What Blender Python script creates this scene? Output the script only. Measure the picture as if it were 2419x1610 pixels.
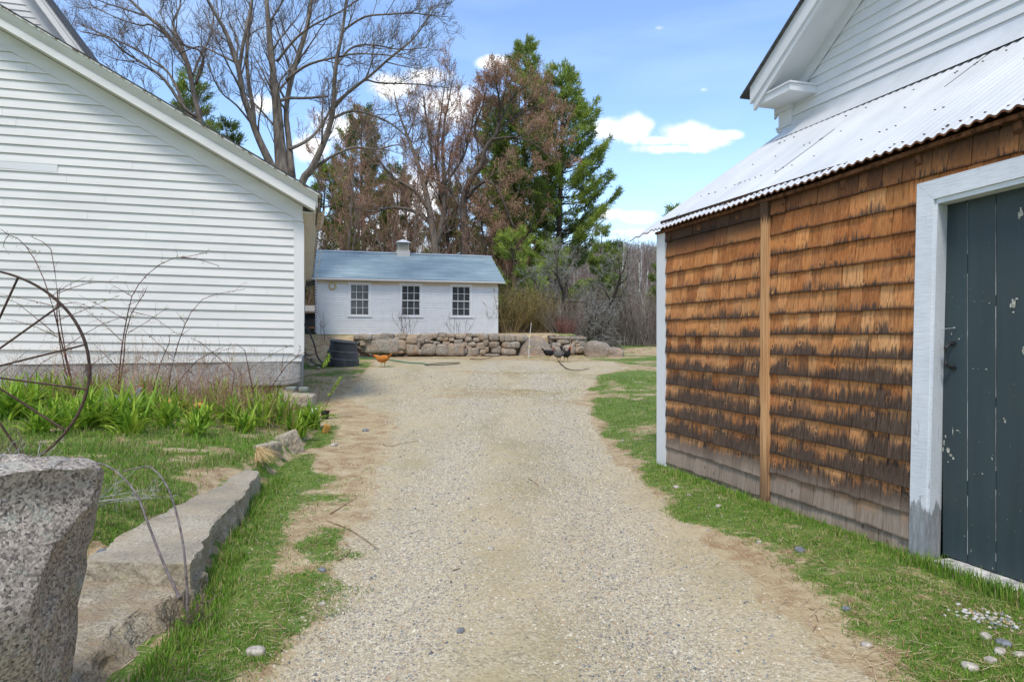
import bpy, math, random
import numpy as np
from mathutils import Vector

# ------------------------------------------------------------------ scene, camera, light
for o in list(bpy.data.objects):
    bpy.data.objects.remove(o)
SC = bpy.context.scene
COL = SC.collection
R = math.radians
FPX, CX, HZ, EYE = 2419 * 24 / 36, 1209.5, 790.0, 1.40     # focal length and horizon in photo pixels

cam_d = bpy.data.cameras.new('camera')
cam = bpy.data.objects.new('camera', cam_d)
COL.objects.link(cam)
cam.location = (0, 0, EYE)
cam.rotation_euler = (R(90), 0, 0)
cam_d.lens, cam_d.sensor_width = 24, 36
cam_d.shift_y = -15 / 2419
cam_d.clip_start, cam_d.clip_end = 0.05, 3000
SC.camera = cam

SUN_EL, SUN_AZ = 59.0, 197.0          # azimuth clockwise from +Y (sun stands behind the camera, to the left)
sx, sy = math.sin(R(SUN_AZ)), math.cos(R(SUN_AZ))
sd = bpy.data.lights.new('sun', 'SUN')
sd.energy, sd.angle, sd.color = 2.0, R(13.0), (1.0, 0.94, 0.85)
so = bpy.data.objects.new('sun', sd)
COL.objects.link(so)
so.location = (sx * 40, sy * 40, 50)
so.rotation_euler = Vector((-sx * math.cos(R(SUN_EL)), -sy * math.cos(R(SUN_EL)), -math.sin(R(SUN_EL)))).to_track_quat('-Z', 'Y').to_euler()

SC.view_settings.view_transform = 'Standard'
SC.view_settings.look = 'None'
SC.view_settings.exposure = 0.66
SC.view_settings.gamma = 1.0
SC.render.engine = 'CYCLES'

CLOUDS = [  # photo direction, half width, half height, density
    (1440, 305, 55, 30, 1), (1495, 302, 45, 34, 1), (1560, 332, 60, 14, .7), (1620, 318, 62, 30, 1), (1665, 330, 62, 26, 1), (1720, 318, 46, 16, .7), (1440, 506, 46, 17, 1), (1500, 512, 60, 18, 1), (1600, 352, 120, 16, .55),
    (930, 205, 80, 34, 1), (1000, 180, 70, 30, 1), (1165, 150, 48, 18, .9), (735, 352, 52, 40, 1), (1060, 250, 110, 60, .9), (1000, 470, 120, 90, .8),
    (1555, 66, 44, 20, -.05), (1662, 212, 44, 18, -.05), (620, 250, 70, 40, .5), (800, 300, 80, 60, .8), (880, 560, 200, 50, 1), (1480, 548, 130, 14, .5), (1180, 590, 90, 40, .8)]


def world():
    w = bpy.data.worlds.new('World')
    SC.world = w
    w.use_nodes = True
    nt = w.node_tree
    nt.nodes.clear()

    def n(t, ins=None, **pr):
        nd = nt.nodes.new(t)
        for k, v in pr.items():
            setattr(nd, k, v)
        for k, v in (ins or {}).items():
            s = nd.inputs[k]
            if isinstance(v, bpy.types.NodeSocket):
                nt.links.new(v, s)
            else:
                s.default_value = v
        return nd

    def m(op, a, b=0.0, c=0.0, clamp=False):
        x = n('ShaderNodeMath', {0: a, 1: b, 2: c}, operation=op)
        x.use_clamp = clamp
        return x.outputs[0]
    sky = n('ShaderNodeTexSky', sky_type='NISHITA')
    sky.sun_disc = False
    sky.sun_elevation = R(SUN_EL)
    sky.sun_rotation = R(SUN_AZ)
    sky.air_density, sky.dust_density, sky.ozone_density = 1.0, 0.3, 3.0
    hsv = n('ShaderNodeHueSaturation', {'Hue': 0.502, 'Saturation': 1.02, 'Value': 1.80, 'Color': sky.outputs[0]})
    tc = n('ShaderNodeTexCoord')
    d = tc.outputs['Generated']
    nz = n('ShaderNodeTexNoise', {'Vector': d, 'Scale': 7.0, 'Detail': 8.0, 'Roughness': 0.62})
    nz2 = n('ShaderNodeTexNoise', {'Vector': d, 'Scale': 26.0, 'Detail': 5.0, 'Roughness': 0.6})
    nz3 = n('ShaderNodeTexNoise', {'Vector': n('ShaderNodeMapping', {'Vector': d, 'Scale': (1.0, 1.0, 5.0)}).outputs[0], 'Scale': 2.2, 'Detail': 6.0})
    sep = n('ShaderNodeSeparateXYZ', {0: d})
    X, Y, Z = sep.outputs
    Yc = m('MAXIMUM', Y, 0.02)
    u = m('DIVIDE', X, Yc)
    v = m('DIVIDE', Z, Yc)
    wob = m('MULTIPLY_ADD', nz.outputs[0], 2.6, -1.3)
    wob = m('ADD', wob, m('MULTIPLY_ADD', nz2.outputs[0], 1.9, -0.95))
    acc = None
    for (px, py, rx, ry, w_) in CLOUDS:
        uc, vc = (px - CX) / FPX, (HZ - py) / FPX
        du = m('MULTIPLY', m('SUBTRACT', u, uc), FPX / rx)
        dv0 = m('SUBTRACT', v, vc)
        dv = m('MULTIPLY', dv0, FPX / ry)
        r2 = m('ADD', m('MULTIPLY', du, du), m('MULTIPLY', dv, dv))
        dens = m('MULTIPLY_ADD', m('SQRT', r2), -1.0, 0.35 + 0.65 * w_)
        acc = dens if acc is None else m('MAXIMUM', acc, dens)
    front = m('GREATER_THAN', Y, 0.05)
    acc = m('ADD', m('ADD', acc, 0.17), m('MULTIPLY', wob, 0.62))
    mask0 = m('MULTIPLY', acc, 1.35, clamp=True)
    mask0 = m('MULTIPLY', m('MULTIPLY', mask0, mask0), m('MULTIPLY_ADD', mask0, -2.0, 3.0))
    mask1 = m('MULTIPLY', mask0, front, clamp=True)
    # unseen cumulus behind the camera, thickened to brighten facing walls; thin high veils
    fill_clouds = m('MULTIPLY', m('SUBTRACT', m('ADD', nz.outputs[0], m('MULTIPLY', nz2.outputs[0], 0.25)), 0.56), 6.0, clamp=True)
    fill_clouds = m('MULTIPLY', fill_clouds, m('SUBTRACT', 1.0, front))
    veil = m('MULTIPLY', m('SUBTRACT', nz3.outputs[0], 0.48), 1.1, clamp=True)
    veil = m('MINIMUM', veil, 0.25)
    low = m('MULTIPLY', m('SUBTRACT', 0.24, Z), 1.7, clamp=True)     # paler air near the horizon
    mask = m('MAXIMUM', mask1, fill_clouds)
    soft = m('MAXIMUM', veil, low)
    c1 = n('ShaderNodeMix', {0: soft, 6: hsv.outputs[0], 7: (5.6, 6.9, 8.6, 1)}, data_type='RGBA')
    shade = n('ShaderNodeMix', {0: m('MULTIPLY', acc, 1.3, clamp=True), 6: (6.4, 7.0, 8.2, 1), 7: (9.6, 9.6, 9.7, 1)}, data_type='RGBA')
    c2 = n('ShaderNodeMix', {0: mask, 6: c1.outputs[2], 7: shade.outputs[2]}, data_type='RGBA')
    bg = n('ShaderNodeBackground', {'Color': c2.outputs[2], 'Strength': 0.10})
    out = n('ShaderNodeOutputWorld', {0: bg.outputs[0]})


world()

# ------------------------------------------------------------------ numeric helpers


def hsh(ix, iy, iz, seed):
    n = (ix.astype(np.int64) * 374761393 + iy.astype(np.int64) * 668265263 + iz.astype(np.int64) * 1274126177 + seed * 97531) & 0xffffffff
    n = ((n ^ (n >> 13)) * 1274126177) & 0xffffffff
    n = (n ^ (n >> 16)) & 0xffffff
    return n / float(0xffffff)


def vn(x, y, z=0.0, seed=0):
    x = np.asarray(x, float); y = np.asarray(y, float); z = np.zeros_like(x) + z
    i, j, k = np.floor(x), np.floor(y), np.floor(z)
    f, g, h = x - i, y - j, z - k
    f, g, h = f * f * (3 - 2 * f), g * g * (3 - 2 * g), h * h * (3 - 2 * h)
    r = 0
    for a in (0, 1):
        for b in (0, 1):
            for c in (0, 1):
                w = (f if a else 1 - f) * (g if b else 1 - g) * (h if c else 1 - h)
                r = r + w * hsh(i + a, j + b, k + c, seed)
    return r


def fbm(x, y, z=0.0, octs=4, seed=0, rough=0.5):
    s, a, t, f = 0, 1.0, 0, 1.0
    for o in range(octs):
        s = s + a * vn(np.asarray(x) * f, np.asarray(y) * f, np.asarray(z) * f, seed + o * 13)
        t += a; a *= rough; f *= 2.03
    return s / t * 2 - 1


def sst(x, a, b):
    t = np.clip((np.asarray(x, float) - a) / (b - a), 0, 1)
    return t * t * (3 - 2 * t)


class G:
    """collects geometry; build() links it as ONE mesh object"""
    def __init__(s):
        s.v, s.f, s.c, s.n = [], [], [], 0

    def add(s, v, f, c=None):
        v = np.asarray(v, float).reshape(-1, 3)
        if c is None:
            c = (0.5, 0.5, 0.5)
        c = np.asarray(c, float)
        if c.ndim == 1:
            c = np.tile(c, (len(v), 1))
        s.v.append(v); s.c.append(c)
        if isinstance(f, np.ndarray):
            s.f.append(f + s.n)
        else:
            by = {}
            for q in f:
                by.setdefault(len(q), []).append(q)
            for q in by.values():
                s.f.append(np.array(q) + s.n)
        s.n += len(v)

    def box(s, x0, x1, y0, y1, z0, z1, c=None):
        s.hexa([(x0, y0, z0), (x1, y0, z0), (x1, y1, z0), (x0, y1, z0), (x0, y0, z1), (x1, y0, z1), (x1, y1, z1), (x0, y1, z1)], c)

    def hexa(s, p, c=None):
        s.add(p, [(3, 2, 1, 0), (4, 5, 6, 7), (0, 1, 5, 4), (1, 2, 6, 5), (2, 3, 7, 6), (3, 0, 4, 7)], c)

    def plate(s, pts, off, c=None):
        """flat polygon given a thickness: off is the vector to its back"""
        n = len(pts)
        p = [Vector(q) for q in pts]
        v = p + [q + Vector(off) for q in p]
        f = [tuple(range(n)), tuple(range(2 * n - 1, n - 1, -1))] + [(i, i + n, (i + 1) % n + n, (i + 1) % n) for i in range(n)]
        s.add([tuple(q) for q in v], f, c)

    def build(s, name, mat, parent=None, smooth=False, **tags):
        me = bpy.data.meshes.new(name)
        if s.v:
            V = np.concatenate(s.v); C = np.concatenate(s.c)
            loops = np.concatenate([a.ravel() for a in s.f])
            tot = np.concatenate([np.full(len(a), a.shape[1]) for a in s.f])
            st = np.concatenate([[0], np.cumsum(tot)[:-1]])
            me.vertices.add(len(V)); me.loops.add(len(loops)); me.polygons.add(len(tot))
            me.vertices.foreach_set('co', V.ravel())
            me.loops.foreach_set('vertex_index', loops.astype(np.int32))
            me.polygons.foreach_set('loop_start', st.astype(np.int32))
            me.polygons.foreach_set('use_smooth', np.full(len(tot), bool(smooth)))
            me.update(calc_edges=True)
            at = me.attributes.new('Col', 'FLOAT_COLOR', 'POINT')
            at.data.foreach_set('color', np.concatenate([C, np.ones((len(C), 1))], 1).ravel())
        me.materials.append(mat)
        o = bpy.data.objects.new(name, me)
        COL.objects.link(o)
        if parent:
            o.parent = parent
        return tag(o, **tags)


def tag(o, label=None, cat=None, group=None, kind=None):
    if label: o['label'] = label
    if cat: o['category'] = cat
    if group: o['group'] = group
    if kind: o['kind'] = kind
    return o


def thing(name, loc=(0, 0, 0), rz=0.0, label=None, cat=None, group=None):
    o = bpy.data.objects.new(name, None)
    COL.objects.link(o)
    o.location = loc
    o.rotation_euler = (0, 0, rz)
    o.empty_display_size = 0.2
    return tag(o, label, cat, group)


def dup(root, loc, rz=0.0, scale=1.0, label=None):
    r = root.copy(); COL.objects.link(r)
    r.location = loc; r.rotation_euler = (0, 0, rz); r.scale = (scale,) * 3
    if label: r['label'] = label
    for ch in list(root.children):
        c = ch.copy(); COL.objects.link(c); c.parent = r
    return r


def tubes(g, polys, col=(0.5, 0.5, 0.5)):
    """polys: (points, radii, sides[, colour])"""
    by = {}
    for q in polys:
        by.setdefault((len(q[0]), q[2]), []).append(q)
    for (N, k), L in by.items():
        P = np.array([q[0] for q in L], float)
        Rr = np.array([q[1] for q in L], float)
        C = np.array([q[3] if len(q) > 3 else col for q in L], float)
        B = len(L)
        T = np.gradient(P, axis=1)
        T /= np.linalg.norm(T, axis=2, keepdims=True) + 1e-9
        mt = T.mean(1)
        ref = np.where(np.abs(mt[:, 2:3]) < 0.8, np.array([[0, 0, 1.0]]), np.array([[1.0, 0, 0]]))[:, None, :]
        u = np.cross(T, np.broadcast_to(ref, T.shape)); u /= np.linalg.norm(u, axis=2, keepdims=True) + 1e-9
        w = np.cross(T, u)
        a = np.arange(k) / k * 2 * np.pi
        ring = P[:, :, None, :] + Rr[:, :, None, None] * (u[:, :, None, :] * np.cos(a)[None, None, :, None] + w[:, :, None, :] * np.sin(a)[None, None, :, None])
        V = ring.reshape(-1, 3)
        i = np.arange(N - 1)[:, None]; j = np.arange(k)[None, :]
        q = np.stack([i * k + j, i * k + (j + 1) % k, (i + 1) * k + (j + 1) % k, (i + 1) * k + j], -1).reshape(-1, 4)
        F = (q[None] + (np.arange(B) * N * k)[:, None, None]).reshape(-1, 4)
        base = g.n
        g.add(V, F, np.repeat(C, N * k, 0))
        if k > 3:
            cap = np.concatenate([np.arange(k)[None, ::-1] + (np.arange(B) * N * k)[:, None], np.arange(k)[None] + (np.arange(B) * N * k + (N - 1) * k)[:, None]])
            g.f.append(cap + base)


def ring_loft(g, rings, k=14, col=(0.5, 0.5, 0.5), cap=True):
    """rings: (centre xyz, ax vector, ay vector); closed surface through ellipses"""
    a = np.arange(k) / k * 2 * np.pi
    V = []
    for c, ux, uy in rings:
        V.append(np.array(c)[None] + np.cos(a)[:, None] * np.array(ux)[None] + np.sin(a)[:, None] * np.array(uy)[None])
    V = np.concatenate(V)
    F = []
    for i in range(len(rings) - 1):
        for j in range(k):
            F.append((i * k + j, i * k + (j + 1) % k, (i + 1) * k + (j + 1) % k, (i + 1) * k + j))
    if cap:
        F.append(tuple(range(k - 1, -1, -1))); F.append(tuple(range((len(rings) - 1) * k, len(rings) * k)))
    g.add(V, F, col)


def cubegrid(n):
    """welded subdivided cube in [-1,1]^3"""
    idx, V, F = {}, [], []

    def vid(p):
        if p not in idx:
            idx[p] = len(V); V.append(p)
        return idx[p]
    for ax in range(3):
        for sgn in (0, n):
            for i in range(n):
                for j in range(n):
                    q = []
                    for (a, b) in ((0, 0), (1, 0), (1, 1), (0, 1)):
                        p = [0, 0, 0]; p[ax] = sgn; p[(ax + 1) % 3] = i + a; p[(ax + 2) % 3] = j + b
                        q.append(vid(tuple(p)))
                    F.append(tuple(q if sgn else q[::-1]))
    return np.array(V, float) / n * 2 - 1, np.array(F)


CG = {}


def rock(g, c, size, rz=0.0, rough=0.06, seed=0, sq=4.0, n=6, fscale=None, taper=None, col=(0.5, 0.5, 0.5), crag=0.0):
    """irregular stone: superellipsoid of squareness sq pushed about by noise"""
    if n not in CG: CG[n] = cubegrid(n)
    V, F = CG[n]
    V = V.copy()
    L = (np.abs(V) ** sq).sum(1) ** (1 / sq)
    V = V / L[:, None]
    S = np.array(size) / 2
    P = V * S
    fs = fscale or 2.2 / max(size)
    nn = V / np.linalg.norm(V, axis=1, keepdims=True)
    d = fbm(P[:, 0] * fs + seed * 7.3, P[:, 1] * fs + 3.1, P[:, 2] * fs + seed, 4, seed)
    P = P + nn * (d * rough * min(size) * 2.2)[:, None]
    if crag:
        e = np.abs(fbm(P[:, 0] * fs * 2.6 + 9, P[:, 1] * fs * 2.6 + seed, P[:, 2] * fs * 1.2, 4, seed + 5))
        P = P - nn * (e * crag)[:, None]
    if taper:
        t = (P[:, 2] / S[2] + 1) / 2
        P[:, 0] *= 1 - taper[0] * (1 - t); P[:, 1] *= 1 - taper[1] * (1 - t)
    ca, sa = math.cos(rz), math.sin(rz)
    x = P[:, 0] * ca - P[:, 1] * sa; y = P[:, 0] * sa + P[:, 1] * ca
    g.add(np.stack([x + c[0], y + c[1], P[:, 2] + c[2]], 1), F, col)


# ------------------------------------------------------------------ places
def at(px, py, Y):
    """point at depth Y seen at photo pixel (px, py)"""
    return ((px - CX) / FPX * Y, Y, EYE - (py - HZ) / FPX * Y)


TH = R(16.7)
U = (math.cos(TH), math.sin(TH))
W = (-math.sin(TH), math.cos(TH))


class Frame:
    def __init__(s, ox, oy): s.o = (ox, oy)

    def _d(s, px, py): return ((px - CX) / FPX, 1.0, -(py - HZ) / FPX)

    def ha(s, px, py, a):     # plane local x = a  -> (b, z)
        d = s._d(px, py)
        t = (a + s.o[0] * U[0] + s.o[1] * U[1]) / (d[0] * U[0] + d[1] * U[1])
        return (t * (d[0] * W[0] + d[1] * W[1]) - (s.o[0] * W[0] + s.o[1] * W[1]), EYE + t * d[2])

    def hb(s, px, py, b):     # plane local y = b  -> (a, z)
        d = s._d(px, py)
        t = (b + s.o[0] * W[0] + s.o[1] * W[1]) / (d[0] * W[0] + d[1] * W[1])
        return (t * (d[0] * U[0] + d[1] * U[1]) - (s.o[0] * U[0] + s.o[1] * U[1]), EYE + t * d[2])

    def w(s, a, b, z=0.0): return (s.o[0] + a * U[0] + b * W[0], s.o[1] + a * U[1] + b * W[1], z)


FB, FH = Frame(1.575, 7.249), Frame(-3.526, 11.5)


def ip(x, xs, ys): return np.interp(x, xs, ys)


def curb_x(y): return ip(y, [0, 2.75, 3.3, 5.64, 7.65, 9.2, 10.3, 11.2, 12.5, 40], [-1.5, -1.55, -1.62, -2.2, -2.5, -2.68, -2.8, -3.25, -3.7, -3.7])


def foot(y): return ip(y, [2, 3.5, 3.6, 4.3, 5, 6.3], [.85, .80, .60, .46, .32, .12])


def wall_y(x): return 23.7 + (np.asarray(x) + 5.8) * 0.2


def height(x, y):
    x = np.asarray(x, float); y = np.asarray(y, float)
    b = ip(y, [-5, 6, 9, 12, 15, 19, 24, 30, 60], [0, 0, .05, .18, .32, .49, .60, .72, 1.6])
    b = b - 0.05 * np.exp(-((x - 0.75) / 0.35) ** 2) * (1 - sst(y, 9, 14)) - 0.05 * np.exp(-((x + 0.75) / 0.35) ** 2) * (1 - sst(y, 9, 14))
    b = b + 0.04 * sst(x, 1.2, 2.0) * (1 - sst(y, 10, 14))
    # raised bed left of the granite kerb, up to the white house
    d = curb_x(y) - x
    soft = ip(y, [0, 8, 9.5, 11, 13], [.10, .12, .35, .5, .5])
    up = np.clip(0.17 + 0.42 * (1 - np.exp(-np.clip(d, 0, 9) / 2.2)), 0, .6)
    up = np.where(y < 6.6, np.minimum(up, np.where(y < 3.85, -.03, .165) + 0.6 * np.clip(d - foot(y), 0, 1)), up)
    bed = sst(d, -0.02, soft) * (1 - sst(y, 12.2, 14.5))
    b = b * (1 - bed) + np.maximum(b, up) * bed
    # bank and terrace behind the dry stone wall
    wy = wall_y(x)
    wd = ip(x, [-9, -5.6, -5.2], [3.5, 1.6, 0.25])
    ter = sst(y, wy - wd * .6 + .35, wy + wd * 0.4 + .45) * (1 - sst(x, 2.3, 3.4)) * (1 - sst(y, 34, 42))
    b = b * (1 - ter) + np.maximum(1.36 + 0.02 * (y - 24), b) * ter
    # low bank of earth at the right
    b = b + 0.16 * np.exp(-((x - 6.2) / 1.6) ** 2 - ((y - 29) / 1.2) ** 2)
    # distant wooded rise
    hill = sst(y, 55, 260) * (20 + 3 * np.sin(x / 60.0 + 0.9) + 1.5 * np.sin(x / 23.0))
    hill = hill * sst(x, -260, 30)*1.0 + hill * 0.55 * (1 - sst(x, -260, 30))
    b = b + hill
    b = b + 0.012 * fbm(x * 1.1, y * 1.1, 0, 3, 5) + 0.05 * fbm(x * .25, y * .25, 0, 2, 9) * sst(y, 14, 30)
    return b


def hgt(x, y): return float(height(np.array([x]), np.array([y]))[0])


def gnd(px, py, lo=1.5, hi=60):
    """ground point seen at a photo pixel"""
    Ys = np.linspace(lo, hi, 4000)
    xs = (px - CX) / FPX * Ys
    zs = EYE - (py - HZ) / FPX * Ys
    h = height(xs, Ys)
    k = np.argmax(h >= zs) if np.any(h >= zs) else len(Ys) - 1
    return (float(xs[k]), float(Ys[k]), float(h[k]))


# ------------------------------------------------------------------ materials
class S:
    def __init__(s, name, rough=0.8, spec=0.3):
        s.m = bpy.data.materials.new(name)
        s.m.use_nodes = True
        s.nt = s.m.node_tree
        s.b = s.nt.nodes['Principled BSDF']
        s.b.inputs['Roughness'].default_value = rough
        s.b.inputs['Specular IOR Level'].default_value = spec
        s.tc = s.nt.nodes.new('ShaderNodeTexCoord')
        s.ob = s.tc.outputs['Object']

    def n(s, t, ins=None, **pr):
        nd = s.nt.nodes.new(t)
        for k, v in pr.items(): setattr(nd, k, v)
        for k, v in (ins or {}).items(): s.set(nd.inputs[k], v)
        return nd

    def set(s, sock, v):
        if isinstance(v, bpy.types.NodeSocket): s.nt.links.new(v, sock)
        else:
            if isinstance(v, (tuple, list)) and len(v) == 3 and sock.type == 'RGBA': v = (*v, 1)
            sock.default_value = v

    def map(s, scale, loc=(0, 0, 0), rot=(0, 0, 0), vec=None):
        return s.n('ShaderNodeMapping', {'Vector': vec or s.ob, 'Scale': scale, 'Location': loc, 'Rotation': rot}).outputs[0]

    def noise(s, scale, detail=4, rough=.55, vec=None, dist=0.0):
        return s.n('ShaderNodeTexNoise', {'Vector': vec or s.ob, 'Scale': scale, 'Detail': detail, 'Roughness': rough, 'Distortion': dist}).outputs[0]

    def vor(s, scale, vec=None, out=0, feature='F1', rand=1.0):
        return s.n('ShaderNodeTexVoronoi', {'Vector': vec or s.ob, 'Scale': scale, 'Randomness': rand}, feature=feature).outputs[out]

    def ramp(s, fac, stops, mode='LINEAR'):
        r = s.n('ShaderNodeValToRGB', {0: fac})
        cr = r.color_ramp; cr.interpolation = mode
        while len(cr.elements) < len(stops): cr.elements.new(0.5)
        for e, (p, c) in zip(cr.elements, stops):
            e.position = p
            e.color = (c, c, c, 1) if isinstance(c, (int, float)) else (*c, 1)
        return r.outputs[0]

    def mix(s, fac, a, b, blend='MIX'):
        return s.n('ShaderNodeMix', {0: fac, 6: a, 7: b}, data_type='RGBA', blend_type=blend).outputs[2]

    def ma(s, op, a, b=0.0, c=0.0, clamp=False):
        x = s.n('ShaderNodeMath', {0: a, 1: b, 2: c}, operation=op); x.use_clamp = clamp
        return x.outputs[0]

    def attr(s):
        a = s.n('ShaderNodeAttribute', attribute_name='Col')
        sp = s.n('ShaderNodeSeparateColor', {0: a.outputs['Color']})
        return a.outputs['Color'], sp.outputs

    def bump(s, h, strength=.3, dist=.01, prev=None):
        ins = {'Strength': strength, 'Distance': dist, 'Height': h}
        if prev: ins['Normal'] = prev
        return s.n('ShaderNodeBump', ins).outputs[0]

    def done(s, col=None, bump=None, rough=None):
        if col is not None: s.set(s.b.inputs['Base Color'], col)
        if bump is not None: s.set(s.b.inputs['Normal'], bump)
        if rough is not None: s.set(s.b.inputs['Roughness'], rough)
        return s.m


def m_flat(name, col, rough=.7, spec=.3, var=.12, scale=12, metal=0.0):
    s = S(name, rough, spec)
    a = s.noise(scale, 5)
    dk = tuple(c * (1 - var * 2) for c in col); lt = tuple(min(1, c * (1 + var)) for c in col)
    s.b.inputs['Metallic'].default_value = metal
    return s.done(s.ramp(a, [(.3, dk), (.7, lt)]), s.bump(s.noise(scale * 4, 4), .25, .004))


def m_paint(name, col=(.77, .775, .78), axis=0, dirt=.25):
    """old white house paint on wood: faint grain, peeling specks, grime"""
    s = S(name, .6, .3)
    sc = [3.0, 3.0, 3.0]; sc[axis] = .5
    fine = [140, 140, 140]; fine[axis] = 4
    base = s.noise(1.6, 5, .6, s.map(tuple(sc)))
    c = s.ramp(base, [(.25, tuple(x * (1 - dirt * .35) for x in col)), (.6, col)])
    gr = s.noise(1, 5, .6, s.map(tuple(fine)))
    c = s.mix(s.ramp(gr, [(.30, .22), (.5, 0.0)]), c, tuple(x * .72 for x in col))
    sp = s.noise(60, 2, .5, s.map((1, 1, 1)))
    pk = s.ma('MULTIPLY', s.ramp(sp, [(.70, 0.0), (.74, 1.0)]), s.ramp(s.noise(4, 3), [(.5, 0.0), (.7, 1.0)]))
    c = s.mix(s.ma('MULTIPLY', pk, dirt * 2.0, clamp=True), c, (.33, .29, .24))
    return s.done(c, s.bump(gr, .25, .002))


def m_leaf(name, tr=.35, rough=.6, gain=1.0):
    """foliage coloured per blade or leaf"""
    s = S(name, rough, .25)
    c, _ = s.attr()
    if gain != 1.0: c = s.mix(1.0, c, (gain,) * 3, 'MULTIPLY')
    s.done(c)
    out = s.nt.nodes['Material Output']
    t = s.n('ShaderNodeBsdfTranslucent', {'Color': c})
    mx = s.n('ShaderNodeMixShader', {0: tr, 1: s.b.outputs[0], 2: t.outputs[0]})
    s.nt.links.new(mx.outputs[0], out.inputs[0])
    return s.m


def m_granite(name, cols, sp=90, lichen=(.32, .36, .26), la=.35, big=2.0, bmp=.6, bd=.012, rust=None):
    s = S(name, .85, .2)
    g1 = s.noise(sp, 3, .7); g2 = s.vor(sp * .9, out=1)
    g2v = s.n('ShaderNodeSeparateColor', {0: g2}).outputs[0]
    f = s.ma('ADD', s.ma('MULTIPLY', g1, .6), s.ma('MULTIPLY', g2v, .45))
    c = s.ramp(f, [(.22, cols[0]), (.42, cols[1]), (.62, cols[2]), (.85, cols[3])])
    b = s.noise(big, 6, .6)
    c = s.mix(s.ramp(b, [(.35, .55), (.6, 0.0)]), c, tuple(x * .55 for x in cols[1]))
    if rust:
        c = s.mix(s.ramp(s.noise(big * 1.7, 5, .6, s.map((1, 1, 1), (5, 2, 1))), [(.45, 0.0), (.7, .7)]), c, rust)
    l = s.noise(big * 5, 7, .7, s.map((1, 1, 1), (3, 7, 2)))
    c = s.mix(s.ma('MULTIPLY', s.ramp(l, [(.55, 0.0), (.64, 1.0)]), la), c, lichen)
    h = s.ma('ADD', s.ma('MULTIPLY', s.noise(big * 7, 8, .65), 1.0), s.ma('MULTIPLY', g1, .12))
    return s.done(c, s.bump(h, bmp, bd * 2.5))


MT = {}
MT['white'] = m_paint('white_paint_boards', (.71, .69, .645), dirt=.4)
MT['white_v'] = m_paint('white_paint_trim', (.71, .695, .655), axis=2, dirt=.3)
MT['white_b'] = m_paint('white_paint_barn', (.66, .67, .675), axis=1, dirt=.3)
MT['white_bv'] = m_paint('white_paint_barn_trim', (.67, .68, .685), axis=2, dirt=.2)
MT['soffit'] = m_paint('soffit_paint', (.72, .68, .60), axis=1, dirt=.4)
MT['asphalt_shingle'] = m_flat('roof_shingles', (.10, .10, .10), .9, .2, .3, 30)
MT['dark'] = m_flat('dark_gap', (.02, .018, .015), .95, .1)
MT['iron'] = m_flat('rusty_iron', (.085, .045, .032), .75, .4, .35, 25)
MT['black_iron'] = m_flat('black_iron', (.018, .017, .017), .5, .5, .3, 30)
MT['concrete'] = m_flat('concrete', (.42, .41, .38), .9, .2, .25, 9)


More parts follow.
